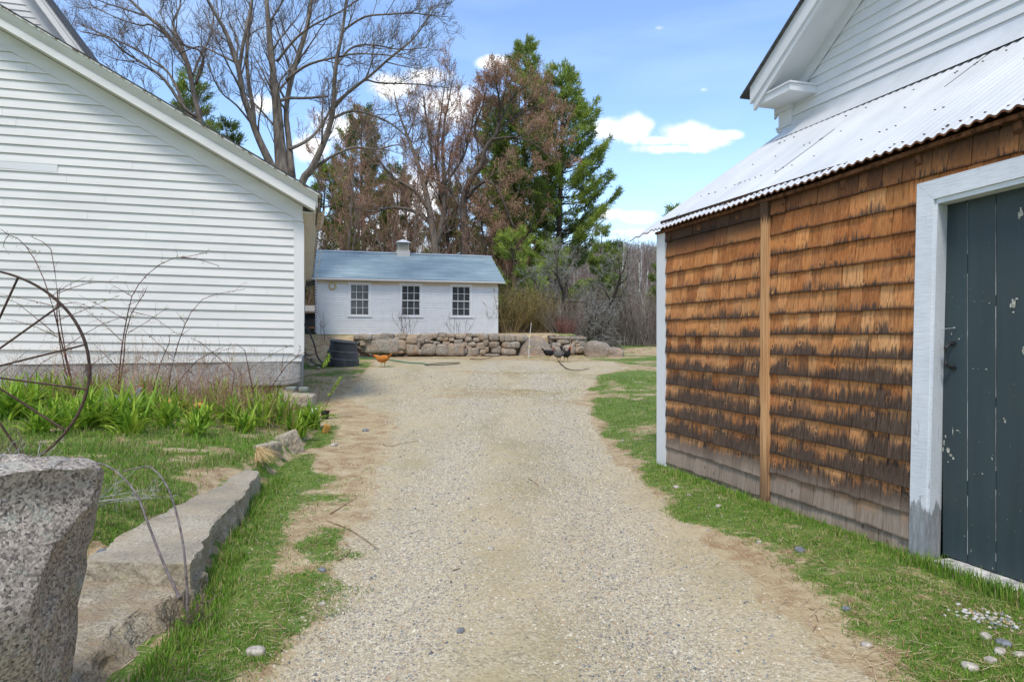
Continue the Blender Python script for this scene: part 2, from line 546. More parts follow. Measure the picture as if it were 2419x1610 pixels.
def m_shingle():
    s = S('cedar_shingle', .8, .2)
    _, (r, v, zl) = s.attr()
    P = s.ob
    gr = s.noise(1, 6, .65, s.map((60, 60, 2.6)))
    gr2 = s.noise(1, 4, .6, s.map((170, 170, 9)))
    base = s.ramp(r, [(0.0, (.25, .075, .020)), (.22, (.38, .125, .032)), (.42, (.50, .18, .048)), (.6, (.55, .225, .068)), (.78, (.42, .14, .036)), (1.0, (.62, .30, .115))])
    r2 = s.ma('FRACT', s.ma('MULTIPLY', r, 13.7))
    r3 = s.ma('FRACT', s.ma('MULTIPLY', r, 57.3))
    # the right of the wall (and middle rows) is a paler tan
    base = s.mix(s.ma('MULTIPLY', s.ramp(zl, [(.25, .6), (.55, .5), (.8, .1)]), r3), base, (.58, .33, .15))
    base = s.mix(s.ramp(gr, [(.32, .85), (.50, 0.0)]), base, (.15, .055, .018))
    base = s.mix(s.ramp(gr, [(.54, 0.0), (.72, .6)]), base, (.72, .37, .14))
    base = s.mix(s.ramp(gr2, [(.50, 0.0), (.72, .4)]), base, (.74, .42, .18))
    base = s.mix(1.0, base, s.ramp(r2, [(0, .78), (.3, .97), (1, 1.12)]), 'MULTIPLY')
    # knots
    kv = s.map((1, 4.2, 3.0))
    kd = s.vor(2.3, kv)
    rings = s.ma('SINE', s.ma('MULTIPLY', s.ma('ADD', kd, s.ma('MULTIPLY', gr, .05)), 150.0))
    kmask = s.ramp(kd, [(.05, 1.0), (.10, .85), (.15, 0.0)])
    halo = s.ramp(kd, [(.12, 0.0), (.16, .8), (.24, 0.0)])
    base = s.mix(s.ma('MULTIPLY', kmask, s.ramp(rings, [(.3, .75), (.8, .1)])), base, (.13, .045, .015))
    # weathering: black rain staining creeping up each course, more of it lower on the wall
    T = s.ramp(zl, [(.0, .85), (.2, .80), (.40, .66), (.50, .52), (.58, .36), (.68, .20), (.82, .08), (1.0, -.1)])
    T = s.ma('ADD', T, s.ma('MULTIPLY', s.ma('SUBTRACT', r2, .5), .38))
    blot = s.noise(2.2, 4, .6, s.map((1, 1, .8)))
    T = s.ma('ADD', T, s.ma('MULTIPLY', s.ma('SUBTRACT', blot, .5), 1.35))
    w = s.ma('SUBTRACT', T, v)
    w = s.ma('ADD', w, s.ma('MULTIPLY', s.ma('SUBTRACT', gr, .5), 2.1))
    w = s.ma('SUBTRACT', w, s.ma('MULTIPLY', halo, .5))
    w = s.ramp(w, [(-0.02, 0.0), (.10, .55), (.34, .98)])
    low = s.ramp(zl, [(.08, 1.0), (.15, 0.0)])
    dk = s.mix(s.ramp(s.noise(1, 5, .6, s.map((90, 90, 4), (4, 4, 4))), [(.3, 0.0), (.75, 1.0)]), (.024, .016, .012), (.125, .088, .066))
    col = s.mix(w, base, dk)
    gy = s.mix(s.ramp(gr, [(.3, 0.0), (.7, 1.0)]), (.20, .15, .112), (.40, .325, .26))
    gy = s.mix(s.ma('MULTIPLY', r, .5), gy, (.24, .18, .135))
    gy = s.mix(s.ma('MULTIPLY', kmask, .6), gy, (.09, .06, .045))
    lowm = s.ma('ADD', low, s.ma('MULTIPLY', s.ma('SUBTRACT', blot, .5), 1.0), clamp=True)
    col = s.mix(s.ma('MULTIPLY', lowm, s.ramp(zl, [(.12, 1.0), (.20, 0.0)])), col, gy)
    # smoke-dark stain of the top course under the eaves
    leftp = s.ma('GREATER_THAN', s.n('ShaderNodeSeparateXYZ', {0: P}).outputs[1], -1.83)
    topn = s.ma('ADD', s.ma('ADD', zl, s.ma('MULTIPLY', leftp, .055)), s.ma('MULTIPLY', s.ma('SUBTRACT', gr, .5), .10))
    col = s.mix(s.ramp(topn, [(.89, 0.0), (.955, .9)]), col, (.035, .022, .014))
    # dark seep just above each butt line
    bt = s.ma('ADD', v, s.ma('MULTIPLY', s.ma('SUBTRACT', blot, .5), .35))
    col = s.mix(s.ramp(bt, [(.0, .75), (.10, 0.0)]), col, (.04, .025, .018))
    col = s.mix(1.0, col, s.ramp(r3, [(0, .84), (.5, 1.0), (1, 1.06)]), 'MULTIPLY')
    h = s.ma('ADD', gr, s.ma('MULTIPLY', gr2, .5))
    return s.done(col, s.bump(h, .5, .004), s.ramp(w, [(0, .65), (1, .9)]))


def m_corrug(name, c0, c1, streak=(.85, .87, .88), rough=.42, sa=.5, metal=.35):
    s = S(name, rough, .5)
    s.b.inputs['Metallic'].default_value = metal
    a = s.noise(1.3, 6, .6, s.map((.8, 1.6, .8)))
    st = s.noise(1, 5, .7, s.map((.7, 9, .7)))
    c = s.ramp(a, [(.3, c0), (.7, c1)])
    c = s.mix(s.ma('MULTIPLY', s.ramp(st, [(.5, 0.0), (.72, 1.0)]), sa), c, streak)
    return s.done(c, s.bump(s.noise(30, 3), .08, .004), s.ramp(st, [(.3, rough - .1), (.7, rough + .12)]))


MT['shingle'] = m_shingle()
MT['galv'] = m_corrug('galvanised_sheet', (.47, .485, .49), (.60, .61, .615), (.66, .67, .67), sa=.35, metal=.0)
MT['galv_blue'] = m_corrug('blue_grey_sheet', (.175, .245, .265), (.26, .335, .355), (.46, .53, .56), .55, sa=.6, metal=.0)
MT['rust_under'] = m_flat('rusty_edge', (.17, .075, .035), .8, .2, .4, 30)


def m_ground():
    s = S('ground_soil', .95, .1)
    _, (gv, gr, di) = s.attr()
    P = s.ob
    # gravel: crushed pale stone in sandy fines
    cell = s.vor(75, out=1); cv = s.n('ShaderNodeSeparateColor', {0: cell}).outputs[0]
    cd = s.vor(75)
    gc = s.ramp(cv, [(0.0, (.12, .12, .125)), (.16, (.28, .245, .20)), (.45, (.43, .365, .25)), (.75, (.53, .46, .32)), (1.0, (.61, .565, .47))])
    big = s.noise(.55, 6, .6); mid = s.noise(3.2, 6, .65); fin = s.noise(38, 4, .6)
    sand = s.ramp(fin, [(.3, (.36, .285, .165)), (.7, (.53, .445, .285))])
    pat = s.ma('ADD', s.ma('ADD', s.ma('MULTIPLY', mid, .6), s.ma('MULTIPLY', big, .4)), s.ma('MULTIPLY', di, .16))
    gcol = s.mix(s.ramp(pat, [(.44, .12), (.66, .85)]), sand, gc)
    gcol = s.mix(s.ramp(s.noise(1.2, 5, .6, s.map((1, .35, 1), (3, 3, 3))), [(.50, 0.0), (.70, .6)]), gcol, (.27, .225, .11))
    # straw and bare reddish earth
    ea = s.noise(5, 7, .65, s.map((1, 1, 1), (2, 9, 4)))
    straw = s.noise(1, 5, .7, s.map((60, 16, 20), (0, 0, 0), (0, 0, .4)))
    dcol = s.ramp(ea, [(.3, (.22, .12, .065)), (.5, (.36, .275, .16)), (.7, (.48, .405, .255))])
    dcol = s.mix(s.ramp(straw, [(.5, 0.0), (.68, .75)]), dcol, (.53, .40, .24))
    # turf base
    tb = s.noise(9, 6, .7, s.map((1, 1, 1), (7, 1, 4)))
    tcol = s.ramp(tb, [(.25, (.045, .085, .015)), (.5, (.10, .17, .03)), (.68, (.20, .22, .06)), (.85, (.36, .27, .13))])
    tcol = s.mix(s.ramp(straw, [(.52, 0.0), (.72, .5)]), tcol, (.42, .33, .17))
    brk = s.ma('MULTIPLY', s.ma('SUBTRACT', s.noise(9, 9, .78), .5), 2.0)
    a = s.ramp(s.ma('ADD', gv, brk), [(.40, 0.0), (.60, 1.0)])
    b = s.ramp(s.ma('ADD', gr, brk), [(.38, 0.0), (.60, 1.0)])
    col = s.mix(a, dcol, gcol)
    col = s.mix(b, col, tcol)
    far = s.ramp(s.n('ShaderNodeSeparateXYZ', {0: s.ob}).outputs[1], [(0, 0), (1, 0)])
    h = s.ma('ADD', s.ma('MULTIPLY', s.ma('SUBTRACT', 1.0, cd), .5), s.ma('ADD', fin, s.ma('MULTIPLY', mid, 1.5)))
    # fallen-leaf brown under the woods
    wood = s.ramp(s.noise(.2, 5, .6), [(.35, (.10, .065, .045)), (.7, (.20, .135, .095))])
    col = s.mix(s.n('ShaderNodeMapRange', {0: s.n('ShaderNodeSeparateXYZ', {0: s.ob}).outputs[1], 1: 32.0, 2: 44.0}).outputs[0], col, wood)
    return s.done(col, s.bump(h, .7, .012))


def masks(x, y):
    x = np.asarray(x, float); y = np.asarray(y, float)
    n1 = fbm(x * .9, y * .9, 0, 4, 21); n2 = fbm(x * 3.1, y * 3.1, 0, 4, 33); n3 = fbm(x * .35, y * .8, 0, 3, 44)
    xr = ip(y, [0, 3, 6, 9, 11, 12.5, 14, 17, 19, 22, 24], [1.46, 1.40, 1.20, 1.10, 1.2, 1.3, 1.5, 2.2, 3.2, 3.2, 1.5])
    xl = ip(y, [0, 2.75, 4.4, 6.3, 9.3, 11, 13, 16, 22], [-.98, -1.0, -1.12, -1.3, -1.55, -2.1, -3.3, -3.6, -4.4])
    jag = n1 * .16 + n2 * .10
    gv = sst(x - xl + jag, -.30, .35) * sst(xr - x + jag, -.26, .14)
    gv = gv * (1 - sst(y + n1 * 1.4, 21.8, 23.2) * .85)
    gv *= 1 - .45 * sst(n3, .15, .5) * sst(y, 9, 13)
    cx = curb_x(y)
    d = x - cx
    # right lawn
    right = sst(x - xr + jag, -.02, .28)
    gr = right * (0.78 + .42 * n1 + .35 * n2)
    bandb = np.exp(-((y - 12.9 - .5 * n1) / .8) ** 2) + .8 * np.exp(-((y - 9.4 - .3 * n1) / .5) ** 2)
    gr = np.where(y > 7.6, gr - .34 * right * bandb * sst(x, 1.2, 1.9), gr)
    gr = np.where(y > 13.5, right * (.60 + .9 * n3 + .6 * n2), gr)
    gr = gr - .12 * right * np.exp(-((x - xr - .12) / .14) ** 2) * (y < 12)
    # left strip between the kerb and the drive
    st = sst(d, 0.0, .03) * (1 - sst(x - xl + jag, -.06, .12))
    near = 1 - sst(d + jag * .7, .22, .50)
    gr = gr + st * np.clip(near * 1.0 + .22 + .95 * n1 + .7 * n2 - sst(y, 6.3, 7.6) * .7, 0, 1.1) * (y < 12)
    gr = gr + .55 * sst(n1 + .4 * n2, .28, .5) * sst(y, 2, 3) * (1 - sst(y, 5.5, 7)) * np.exp(-((x + 1.02) / .22) ** 2)
    # raised bed: turf in front, soil and lilies behind
    inbed = (d < -0.02) & (y < 13)
    lil = sst(y + (x + 3.0) * .0 + n1 * .5, 7.3, 8.2)
    gb = .95 + .35 * n1 - .75 * sst(n2 + n1 * .5, .22, .5)
    gb = gb * (1 - lil) + lil * (.40 + .5 * n1)
    edge = np.exp(-((-d - foot(y) - .03) / .06) ** 2) * (y < 7)
    gb = gb - edge * (.35 + n1)
    gr = np.where(inbed, gb, gr)
    gv = np.where(inbed, 0, gv)
    # yard around the stone wall
    far = (y > 13) & (x < xl)
    gr = np.where(far, .34 + .9 * n1, gr)
    gr = gr + .55 * np.exp(-((y - (wall_y(x) - 1.0)) / .5) ** 2) * (.5 + n1)
    gr = gr + .8 * np.exp(-((y - 19.6) / .7) ** 2) * sst(-x, 2.0, 3.6) * (.6 + n1)
    gr = gr + .35 * sst(n3 + n2 * .3, .05, .4) * sst(y, 10.5, 14) * (1 - sst(y, 22, 24)) * sst(x, -3.5, 1.2)
    gr = np.clip(gr, 0, 1)
    gv = np.clip(gv - gr * .5, 0, 1)
    return gv, gr


def ruts(x, y):
    n1 = fbm(x * .5, y * .35, 0, 3, 55)
    x = x + .18 * n1
    return np.exp(-((np.abs(x - .02) - .66) / .30) ** 2)


def ground():
    def axis(segs):
        out = [segs[0][0]]
        for (a, b, st) in segs:
            n = max(1, int(round((b - a) / st)))
            out += list(np.linspace(a, b, n + 1)[1:])
        return np.array(out)
    xs = axis([(-900, -300, 60), (-300, -60, 12), (-60, -16, 2), (-16, -6, .25), (-6, 3.5, .055), (3.5, 10, .2), (10, 60, 2), (60, 300, 10), (300, 900, 60)])
    ys = axis([(-200, -20, 30), (-20, 1, 1.0), (1, 10, .055), (10, 30, .11), (30, 60, 1.0), (60, 280, 6), (280, 1500, 110)])
    X, Y = np.meshgrid(xs, ys)
    Z = height(X, Y)
    gv, gr = masks(X, Y)
    V = np.stack([X.ravel(), Y.ravel(), Z.ravel()], 1)
    nx, ny = len(xs), len(ys)
    i, j = np.meshgrid(np.arange(nx - 1), np.arange(ny - 1))
    a = (j * nx + i).ravel()
    F = np.stack([a, a + 1, a + nx + 1, a + nx], 1)
    g = G()
    g.add(V, F, np.stack([gv.ravel(), gr.ravel(), ruts(X, Y).ravel()], 1))
    g.build('ground', m_ground(), smooth=True, kind='structure')


ground()

# ------------------------------------------------------------------ clapboards


def clip(poly, a, b, c):
    """keep the part of poly with a*p + b*z <= c"""
    out = []
    for i in range(len(poly)):
        p, q = poly[i], poly[(i + 1) % len(poly)]
        dp, dq = a * p[0] + b * p[1] - c, a * q[0] + b * q[1] - c
        if dp <= 0: out.append(p)
        if (dp < 0 < dq) or (dq < 0 < dp):
            t = dp / (dp - dq)
            out.append((p[0] + t * (q[0] - p[0]), p[1] + t * (q[1] - p[1])))
    return out


def clap(g, poly, z0, e, mp, slope=lambda z: 0.0, th=.017, rng=None, joint=3.2, base=.002):
    """lapped boards filling a convex polygon given as (p, z); mp(p, z, d) places a point d in front of the wall"""
    rng = rng or random.Random(3)
    zs = [q[1] for q in poly]; ps = [q[0] for q in poly]
    i = int(math.floor((min(zs) - z0) / e)) - 3
    while z0 + i * e < max(zs) + 3 * e:
        zb = z0 + i * e + rng.uniform(-.0025, .0025); s0 = slope(z0 + i * e); s1 = slope(z0 + (i + 1) * e)
        zt = z0 + (i + 1) * e + .004
        i += 1
        P = clip(list(poly), s0, -1, -zb)           # z >= zb + s0*p
        P = clip(P, -s1, 1, zt) if len(P) > 2 else P
        if len(P) < 3: continue
        cuts = [min(ps) - 1]
        p = min(ps) + rng.uniform(.3, joint)
        while p < max(ps):
            cuts.append(p); p += rng.uniform(joint * .5, joint * 1.3)
        cuts.append(max(ps) + 1)
        for c0, c1 in zip(cuts[:-1], cuts[1:]):
            Q = clip(clip(P, -1, 0, -(c0 + .0012)), 1, 0, c1 - .0012) if len(cuts) > 2 else P
            if len(Q) < 3: continue
            thk = th + rng.uniform(-.0018, .0018)

            def dep(q):
                t = (q[1] - (zb + s0 * q[0])) / (zt - zb)
                return base + thk * (1 - max(0, min(1, t)))
            V = [mp(q[0], q[1], dep(q)) for q in Q]
            n = len(V)
            B = [mp(q[0], q[1], 0) for q in Q]
            g.add(V + B, [tuple(range(n))] + [(k, k + n, (k + 1) % n + n, (k + 1) % n) for k in range(n)], (rng.random(),) * 3)


def lin(p0, p1):
    m = (p1[1] - p0[1]) / (p1[0] - p0[0])
    return m, p0[1] - m * p0[0]


# ------------------------------------------------------------------ white clapboard farmhouse on the left
def farmhouse():
    H = thing('farmhouse', (FH.o[0], FH.o[1], 0), TH, 'white clapboard farmhouse ell on granite blocks, steep rake and broken gutter', 'house')
    mp = lambda p, z, d: (p, -d, z)
    OV = .30
    # rake lines in the overhang plane (b = -OV)
    m0, k0 = lin(FH.hb(0, 62, -OV), FH.hb(744, 497, -OV))      # underside of the rake board
    m1, k1 = lin(FH.hb(0, 46, -OV), FH.hb(750, 481, -OV))
    m2, k2 = lin(FH.hb(0, 17, -OV - .10), FH.hb(757, 463, -OV - .10))      # top of the rake board
    ms, ks = lin(FH.hb(0, 107, 0), FH.hb(692, 513, 0))         # top edge of the siding
    aL = -13.0
    ac = FH.hb(694, 600, 0)[0]                                 # inner edge of the corner board
    zb = lambda a: 1.083 - .022 * a
    slope = lambda z: -.022 * max(0, 1 - (z - 1.1) / 3.2)
    g = G()
    poly = [(aL, zb(aL) - .0), (ac, zb(ac)), (ac, ms * ac + ks), (aL, ms * aL + ks)]
    clap(g, poly, 1.083, .1385, mp, slope, .023, random.Random(5), 4.5)
    g.build('clapboard_siding', MT['white'], H)
    g = G(); g.box(aL, -.02, .004, .10, .95, 3.2)
    g.plate([(aL, .004, 3.2), (-.02, .004, 3.2), (-.02, .004, m0 * -.02 + k0), (aL, .004, m0 * aL + k0)], (0, .1, 0))
    g.box(-.10, -.02, .10, 18.8, .95, 3.35)
    g.build('wall', MT['white_v'], H)
    g = G(); p0, p1 = FH.hb(2, 383, 0), FH.hb(137, 408, 0)
    g.hexa([(p0[0] - 3, -.026, p1[1] + .075), (p1[0], -.026, p1[1] + .0), (p1[0], -.004, p1[1]), (p0[0] - 3, -.004, p1[1] + .075), (p0[0] - 3, -.021, p1[1] + .215), (p1[0], -.021, p1[1] + .135), (p1[0], -.004, p1[1] + .135), (p0[0] - 3, -.004, p1[1] + .215)])
    g.build('replaced_board', m_paint('newer_white_board', (.68, .675, .655), dirt=.2), H)
    # corner board, frieze, soffit
    g = G()
    zc = ms * ac + ks
    g.hexa([(ac, -.026, 1.06), (0, -.026, 1.06), (0, .004, 1.06), (ac, .004, 1.06), (ac, -.026, zc - .06), (0, -.026, zc - .06), (0, .004, zc - .06), (ac, .004, zc - .06)])
    g.box(.0, .022, -.026, .12, 1.06, zc - .1)
    g.box(ac - .012, .012, -.045, .0, zc - .06, zc - .025)
    g.build('corner_board', MT['white_v'], H)
    g = G()
    g.plate([(aL, -.022, ms * aL + ks), (ac - .0, -.022, zc), (ac, -.022, zc - .025), (0, -.022, zc - .025), (0, -.022, k0), (aL, -.022, m0 * aL + k0)], (0, .026, 0))
    g.plate([(aL, -.034, ms * aL + ks), (ac, -.034, zc), (ac, -.034, zc + .022), (aL, -.034, ms * aL + ks + .022)], (0, .012, 0))
    g.build('frieze_board', MT['white'], H)
    ae = FH.hb(744, 497, -OV)[0]
    g = G()
    g.plate([(aL, -OV + .02, m0 * aL + k0 + .012), (ae, -OV + .02, m0 * ae + k0 + .012), (ae, -.0, m0 * ae + k0 + .012), (aL, -.0, m0 * aL + k0 + .012)], (0, 0, .02))
    g.build('rake_soffit', MT['white'], H)
    g = G()
    g.plate([(aL, -OV - .025, m0 * aL + k0), (ae, -OV - .025, m0 * ae + k0), (ae + .02, -OV - .025, m1 * ae + k1), (aL, -OV - .025, m1 * aL + k1)], (0, .05, 0))
    g.plate([(aL, -OV, m1 * aL + k1), (ae + .03, -OV, m1 * (ae + .03) + k1), (ae + .05, -OV - .10, m2 * (ae + .05) + k2), (aL, -OV - .10, m2 * aL + k2)], (0, .04, 0))
    g.build('rake_board', MT['white'], H)
    # roof slab with a worn wooden edge and dark shingles
    g = G()
    L = 19.2
    z = lambda a, o=0: m2 * a + k2 + o
    a1 = ae + .10
    g.hexa([(aL, -OV - .12, z(aL)), (a1, -OV - .12, z(a1)), (a1, L, z(a1)), (aL, L, z(aL)), (aL, -OV - .12, z(aL, .022)), (a1, -OV - .12, z(a1, .022)), (a1, L, z(a1, .022)), (aL, L, z(aL, .022))])
    s = S('peeling_edge', .8, .2)
    nn = s.noise(9, 6, .7)
    g.build('roof_edge', s.done(s.ramp(nn, [(.40, (.72, .71, .67)), (.50, (.70, .68, .62)), (.56, (.26, .20, .13)), (.7, (.07, .055, .04))])), H)
    g = G()
    rng = random.Random(8)
    g.hexa([(aL, -OV - .13, z(aL, .022)), (a1 + .02, -OV - .13, z(a1, .018)), (a1 + .02, L, z(a1, .018)), (aL, L, z(aL, .022)), (aL, -OV - .13, z(aL, .038)), (a1 + .02, -OV - .13, z(a1, .034)), (a1 + .02, L, z(a1, .034)), (aL, L, z(aL, .038))])
    g.build('roof', MT['asphalt_shingle'], H)
    # eave side: soffit, fascia and gutter remains
    ze = m0 * ae + k0
    g = G(); g.box(.0, ae - .01, -.02, L - .2, ze + .0, ze + .018)
    g.box(-.02, .02, .1, L - .4, ze - .22, ze + .0)
    g.build('eave_soffit', MT['soffit'], H)
    g = G(); g.box(ae - .01, ae + .015, -OV + .03, L - .1, ze - .012, ze + .10); g.box(ae + .017, ae + .045, -OV + .0, L - .1, ze + .06, z(ae + .05, -.003))
    g.build('eave_fascia', MT['soffit'], H)
    g = G()
    def gut(b0, b1, z0, z1, tilt=.0, jag=False):
        prof = [(0, .115), (.0, .0), (.065, .0), (.10, .045), (.10, .085), (.125, .12)]
        pts = []
        for (bb, zz) in ((b0, z0), (b1, z1)):
            pts.append([(ae + .05 + x * math.cos(tilt) - y * math.sin(tilt), bb + (0.05 * math.sin(k * 2.1) if jag else 0), zz + x * math.sin(tilt) + y) for k, (x, y) in enumerate(prof)])
        n = len(prof)
        V = pts[0] + pts[1]
        V2 = [(x - .003, y, zz + .003) for (x, y, zz) in V]
        g.add(V + V2, [(k, k + 1, k + 1 + n, k + n) for k in range(n - 1)] + [(k + 2 * n, k + 3 * n, k + 1 + 3 * n, k + 1 + 2 * n) for k in range(n - 1)])
    gut(-.22, 1.75, ze - .02, ze - .02, .02, True)
    for bb in (.05, .45, 1.0, 1.5):
        g.box(ae + .048, ae + .155, bb, bb + .018, ze - .028, ze - .020)
    g.plate([(ae + .17, -.22, ze + .10), (ae + .24, -.16, ze + .17), (ae + .22, -.05, ze + .16), (ae + .17, -.05, ze + .10)], (.003, 0, .003))
    g.build('broken_gutter', m_flat('beige_gutter', (.56, .44, .31), .5, .4, .15, 5), H)
    hm = m_flat('bent_hanger', (.55, .53, .5), .5, .5)
    for k in range(15):
        g = G()
        b = 2.6 + k * (.55 if k < 4 else .75)
        q = rng.uniform(-.03, .03)
        tubes(g, [([(ae + .04, b, ze + .06), (ae + .16 + q, b, ze + .02), (ae + .22 + q, b + .01, ze - .03 + q), (ae + .20, b + .02, ze + .05)], [.008] * 4, 5)])
        g.build('gutter_hanger', hm, H)
    g = G()
    tubes(g, [([(ae + .2, 7.0, ze - .05), (ae + .22, 9, ze + .01), (ae + .19, 11, ze - .03), (ae + .22, 12.8, ze)], [.006] * 4, 5)])
    g.build('gutter_wire', hm, H)
    # granite underpinning
    gm = m_granite('house_granite', [(.12, .115, .11), (.30, .285, .265), (.44, .42, .39), (.62, .60, .57)], 120, (.40, .38, .33), .25, 1.2, .8, .008)

    def blk(a0, a1, z0, z1, sd, name='foundation_block', d=.42, rough=.035):
        g = G()
        rock(g, ((a0 + a1) / 2, d / 2 + .012, (z0 + z1) / 2), (a1 - a0, d, z1 - z0), 0, rough, sd, 14, 22, 1.6, crag=.035)
        g.build(name, gm, H, smooth=True)
    j = FH.hb(207, 860, 0)[0]
    a_r = FH.hb(705, 860, 0)[0]
    blk(aL + 6, j - .015, .50, zb(-5) - .012, 3)
    blk(j + .015, a_r + .03, .54, 1.088, 8)
    a3, a4 = FH.hb(575, 930, 0)[0], FH.hb(215, 930, 0)[0]
    blk(a4, a3, .10, .585, 14)
    blk(aL + 6, a4 - .05, .0, .50, 15, d=.5)
    # east side foundation, further back
    g = G(); g.box(-.35, -.02, .5, 18.6, .2, .96); g.build('foundation_wall', gm, H)
    # the taller main block: its own gable behind, rake running down to the right
    B2 = 3.2
    q0, q1 = FH.hb(108, 0, B2 - .3), FH.hb(203, 128, B2 - .3)
    mq, kq = lin(q0, q1)
    def Z(a, o): return mq * a + kq - o
    aa, ab = -16.0, q1[0] + 1.6
    g = G()
    g.hexa([(aa, B2 - .34, Z(aa, 0)), (ab, B2 - .34, Z(ab, 0)), (ab, 14, Z(ab, 0)), (aa, 14, Z(aa, 0)), (aa, B2 - .34, Z(aa, -.05)), (ab, B2 - .34, Z(ab, -.05)), (ab, 14, Z(ab, -.05)), (aa, 14, Z(aa, -.05))])
    g.build('roof', MT['asphalt_shingle'], H)
    g = G()
    g.plate([(aa, B2 - .30, Z(aa, .002)), (ab, B2 - .30, Z(ab, .002)), (ab, B2 - .30, Z(ab, .10)), (aa, B2 - .30, Z(aa, .10))], (0, .03, 0))
    g.plate([(aa, B2 - .28, Z(aa, .10)), (ab, B2 - .28, Z(ab, .10)), (ab, B2 - .28, Z(ab, .30)), (aa, B2 - .28, Z(aa, .30))], (0, .03, 0))
    g.plate([(aa, B2 - .28, Z(aa, .30)), (ab, B2 - .28, Z(ab, .30)), (ab, B2, Z(ab, .30)), (aa, B2, Z(aa, .30))], (0, 0, .02))
    g.build('rake_board', MT['white'], H)
    g = G()
    ce = ab - 1.4
    pp = clip([(aa, 3.2), (ce, 3.2), (ce, Z(ce, .62)), (aa, Z(aa, .62))], 0, 1, 9.5)
    clap(g, pp, 3.0, .115, lambda p, z, d: (p, B2 - d, z), rng=random.Random(9))
    g.build('clapboard_siding', MT['white'], H)
    g = G()
    g.plate([(aa, B2 - .02, Z(aa, .62)), (ce, B2 - .02, Z(ce, .62)), (ce, B2 - .02, Z(ce, .29)), (aa, B2 - .02, Z(aa, .29))], (0, .03, 0))
    g.plate([(aa, B2 + .01, 2.0), (ce, B2 + .01, 2.0), (ce, B2 + .01, Z(ce, .06)), (aa, B2 + .01, Z(aa, .06))], (0, .12, 0))
    g.box(ce - .12, ce, B2 + .13, 13.8, 2.0, Z(ce, .1))
    g.build('frieze_board', MT['white'], H)


farmhouse()


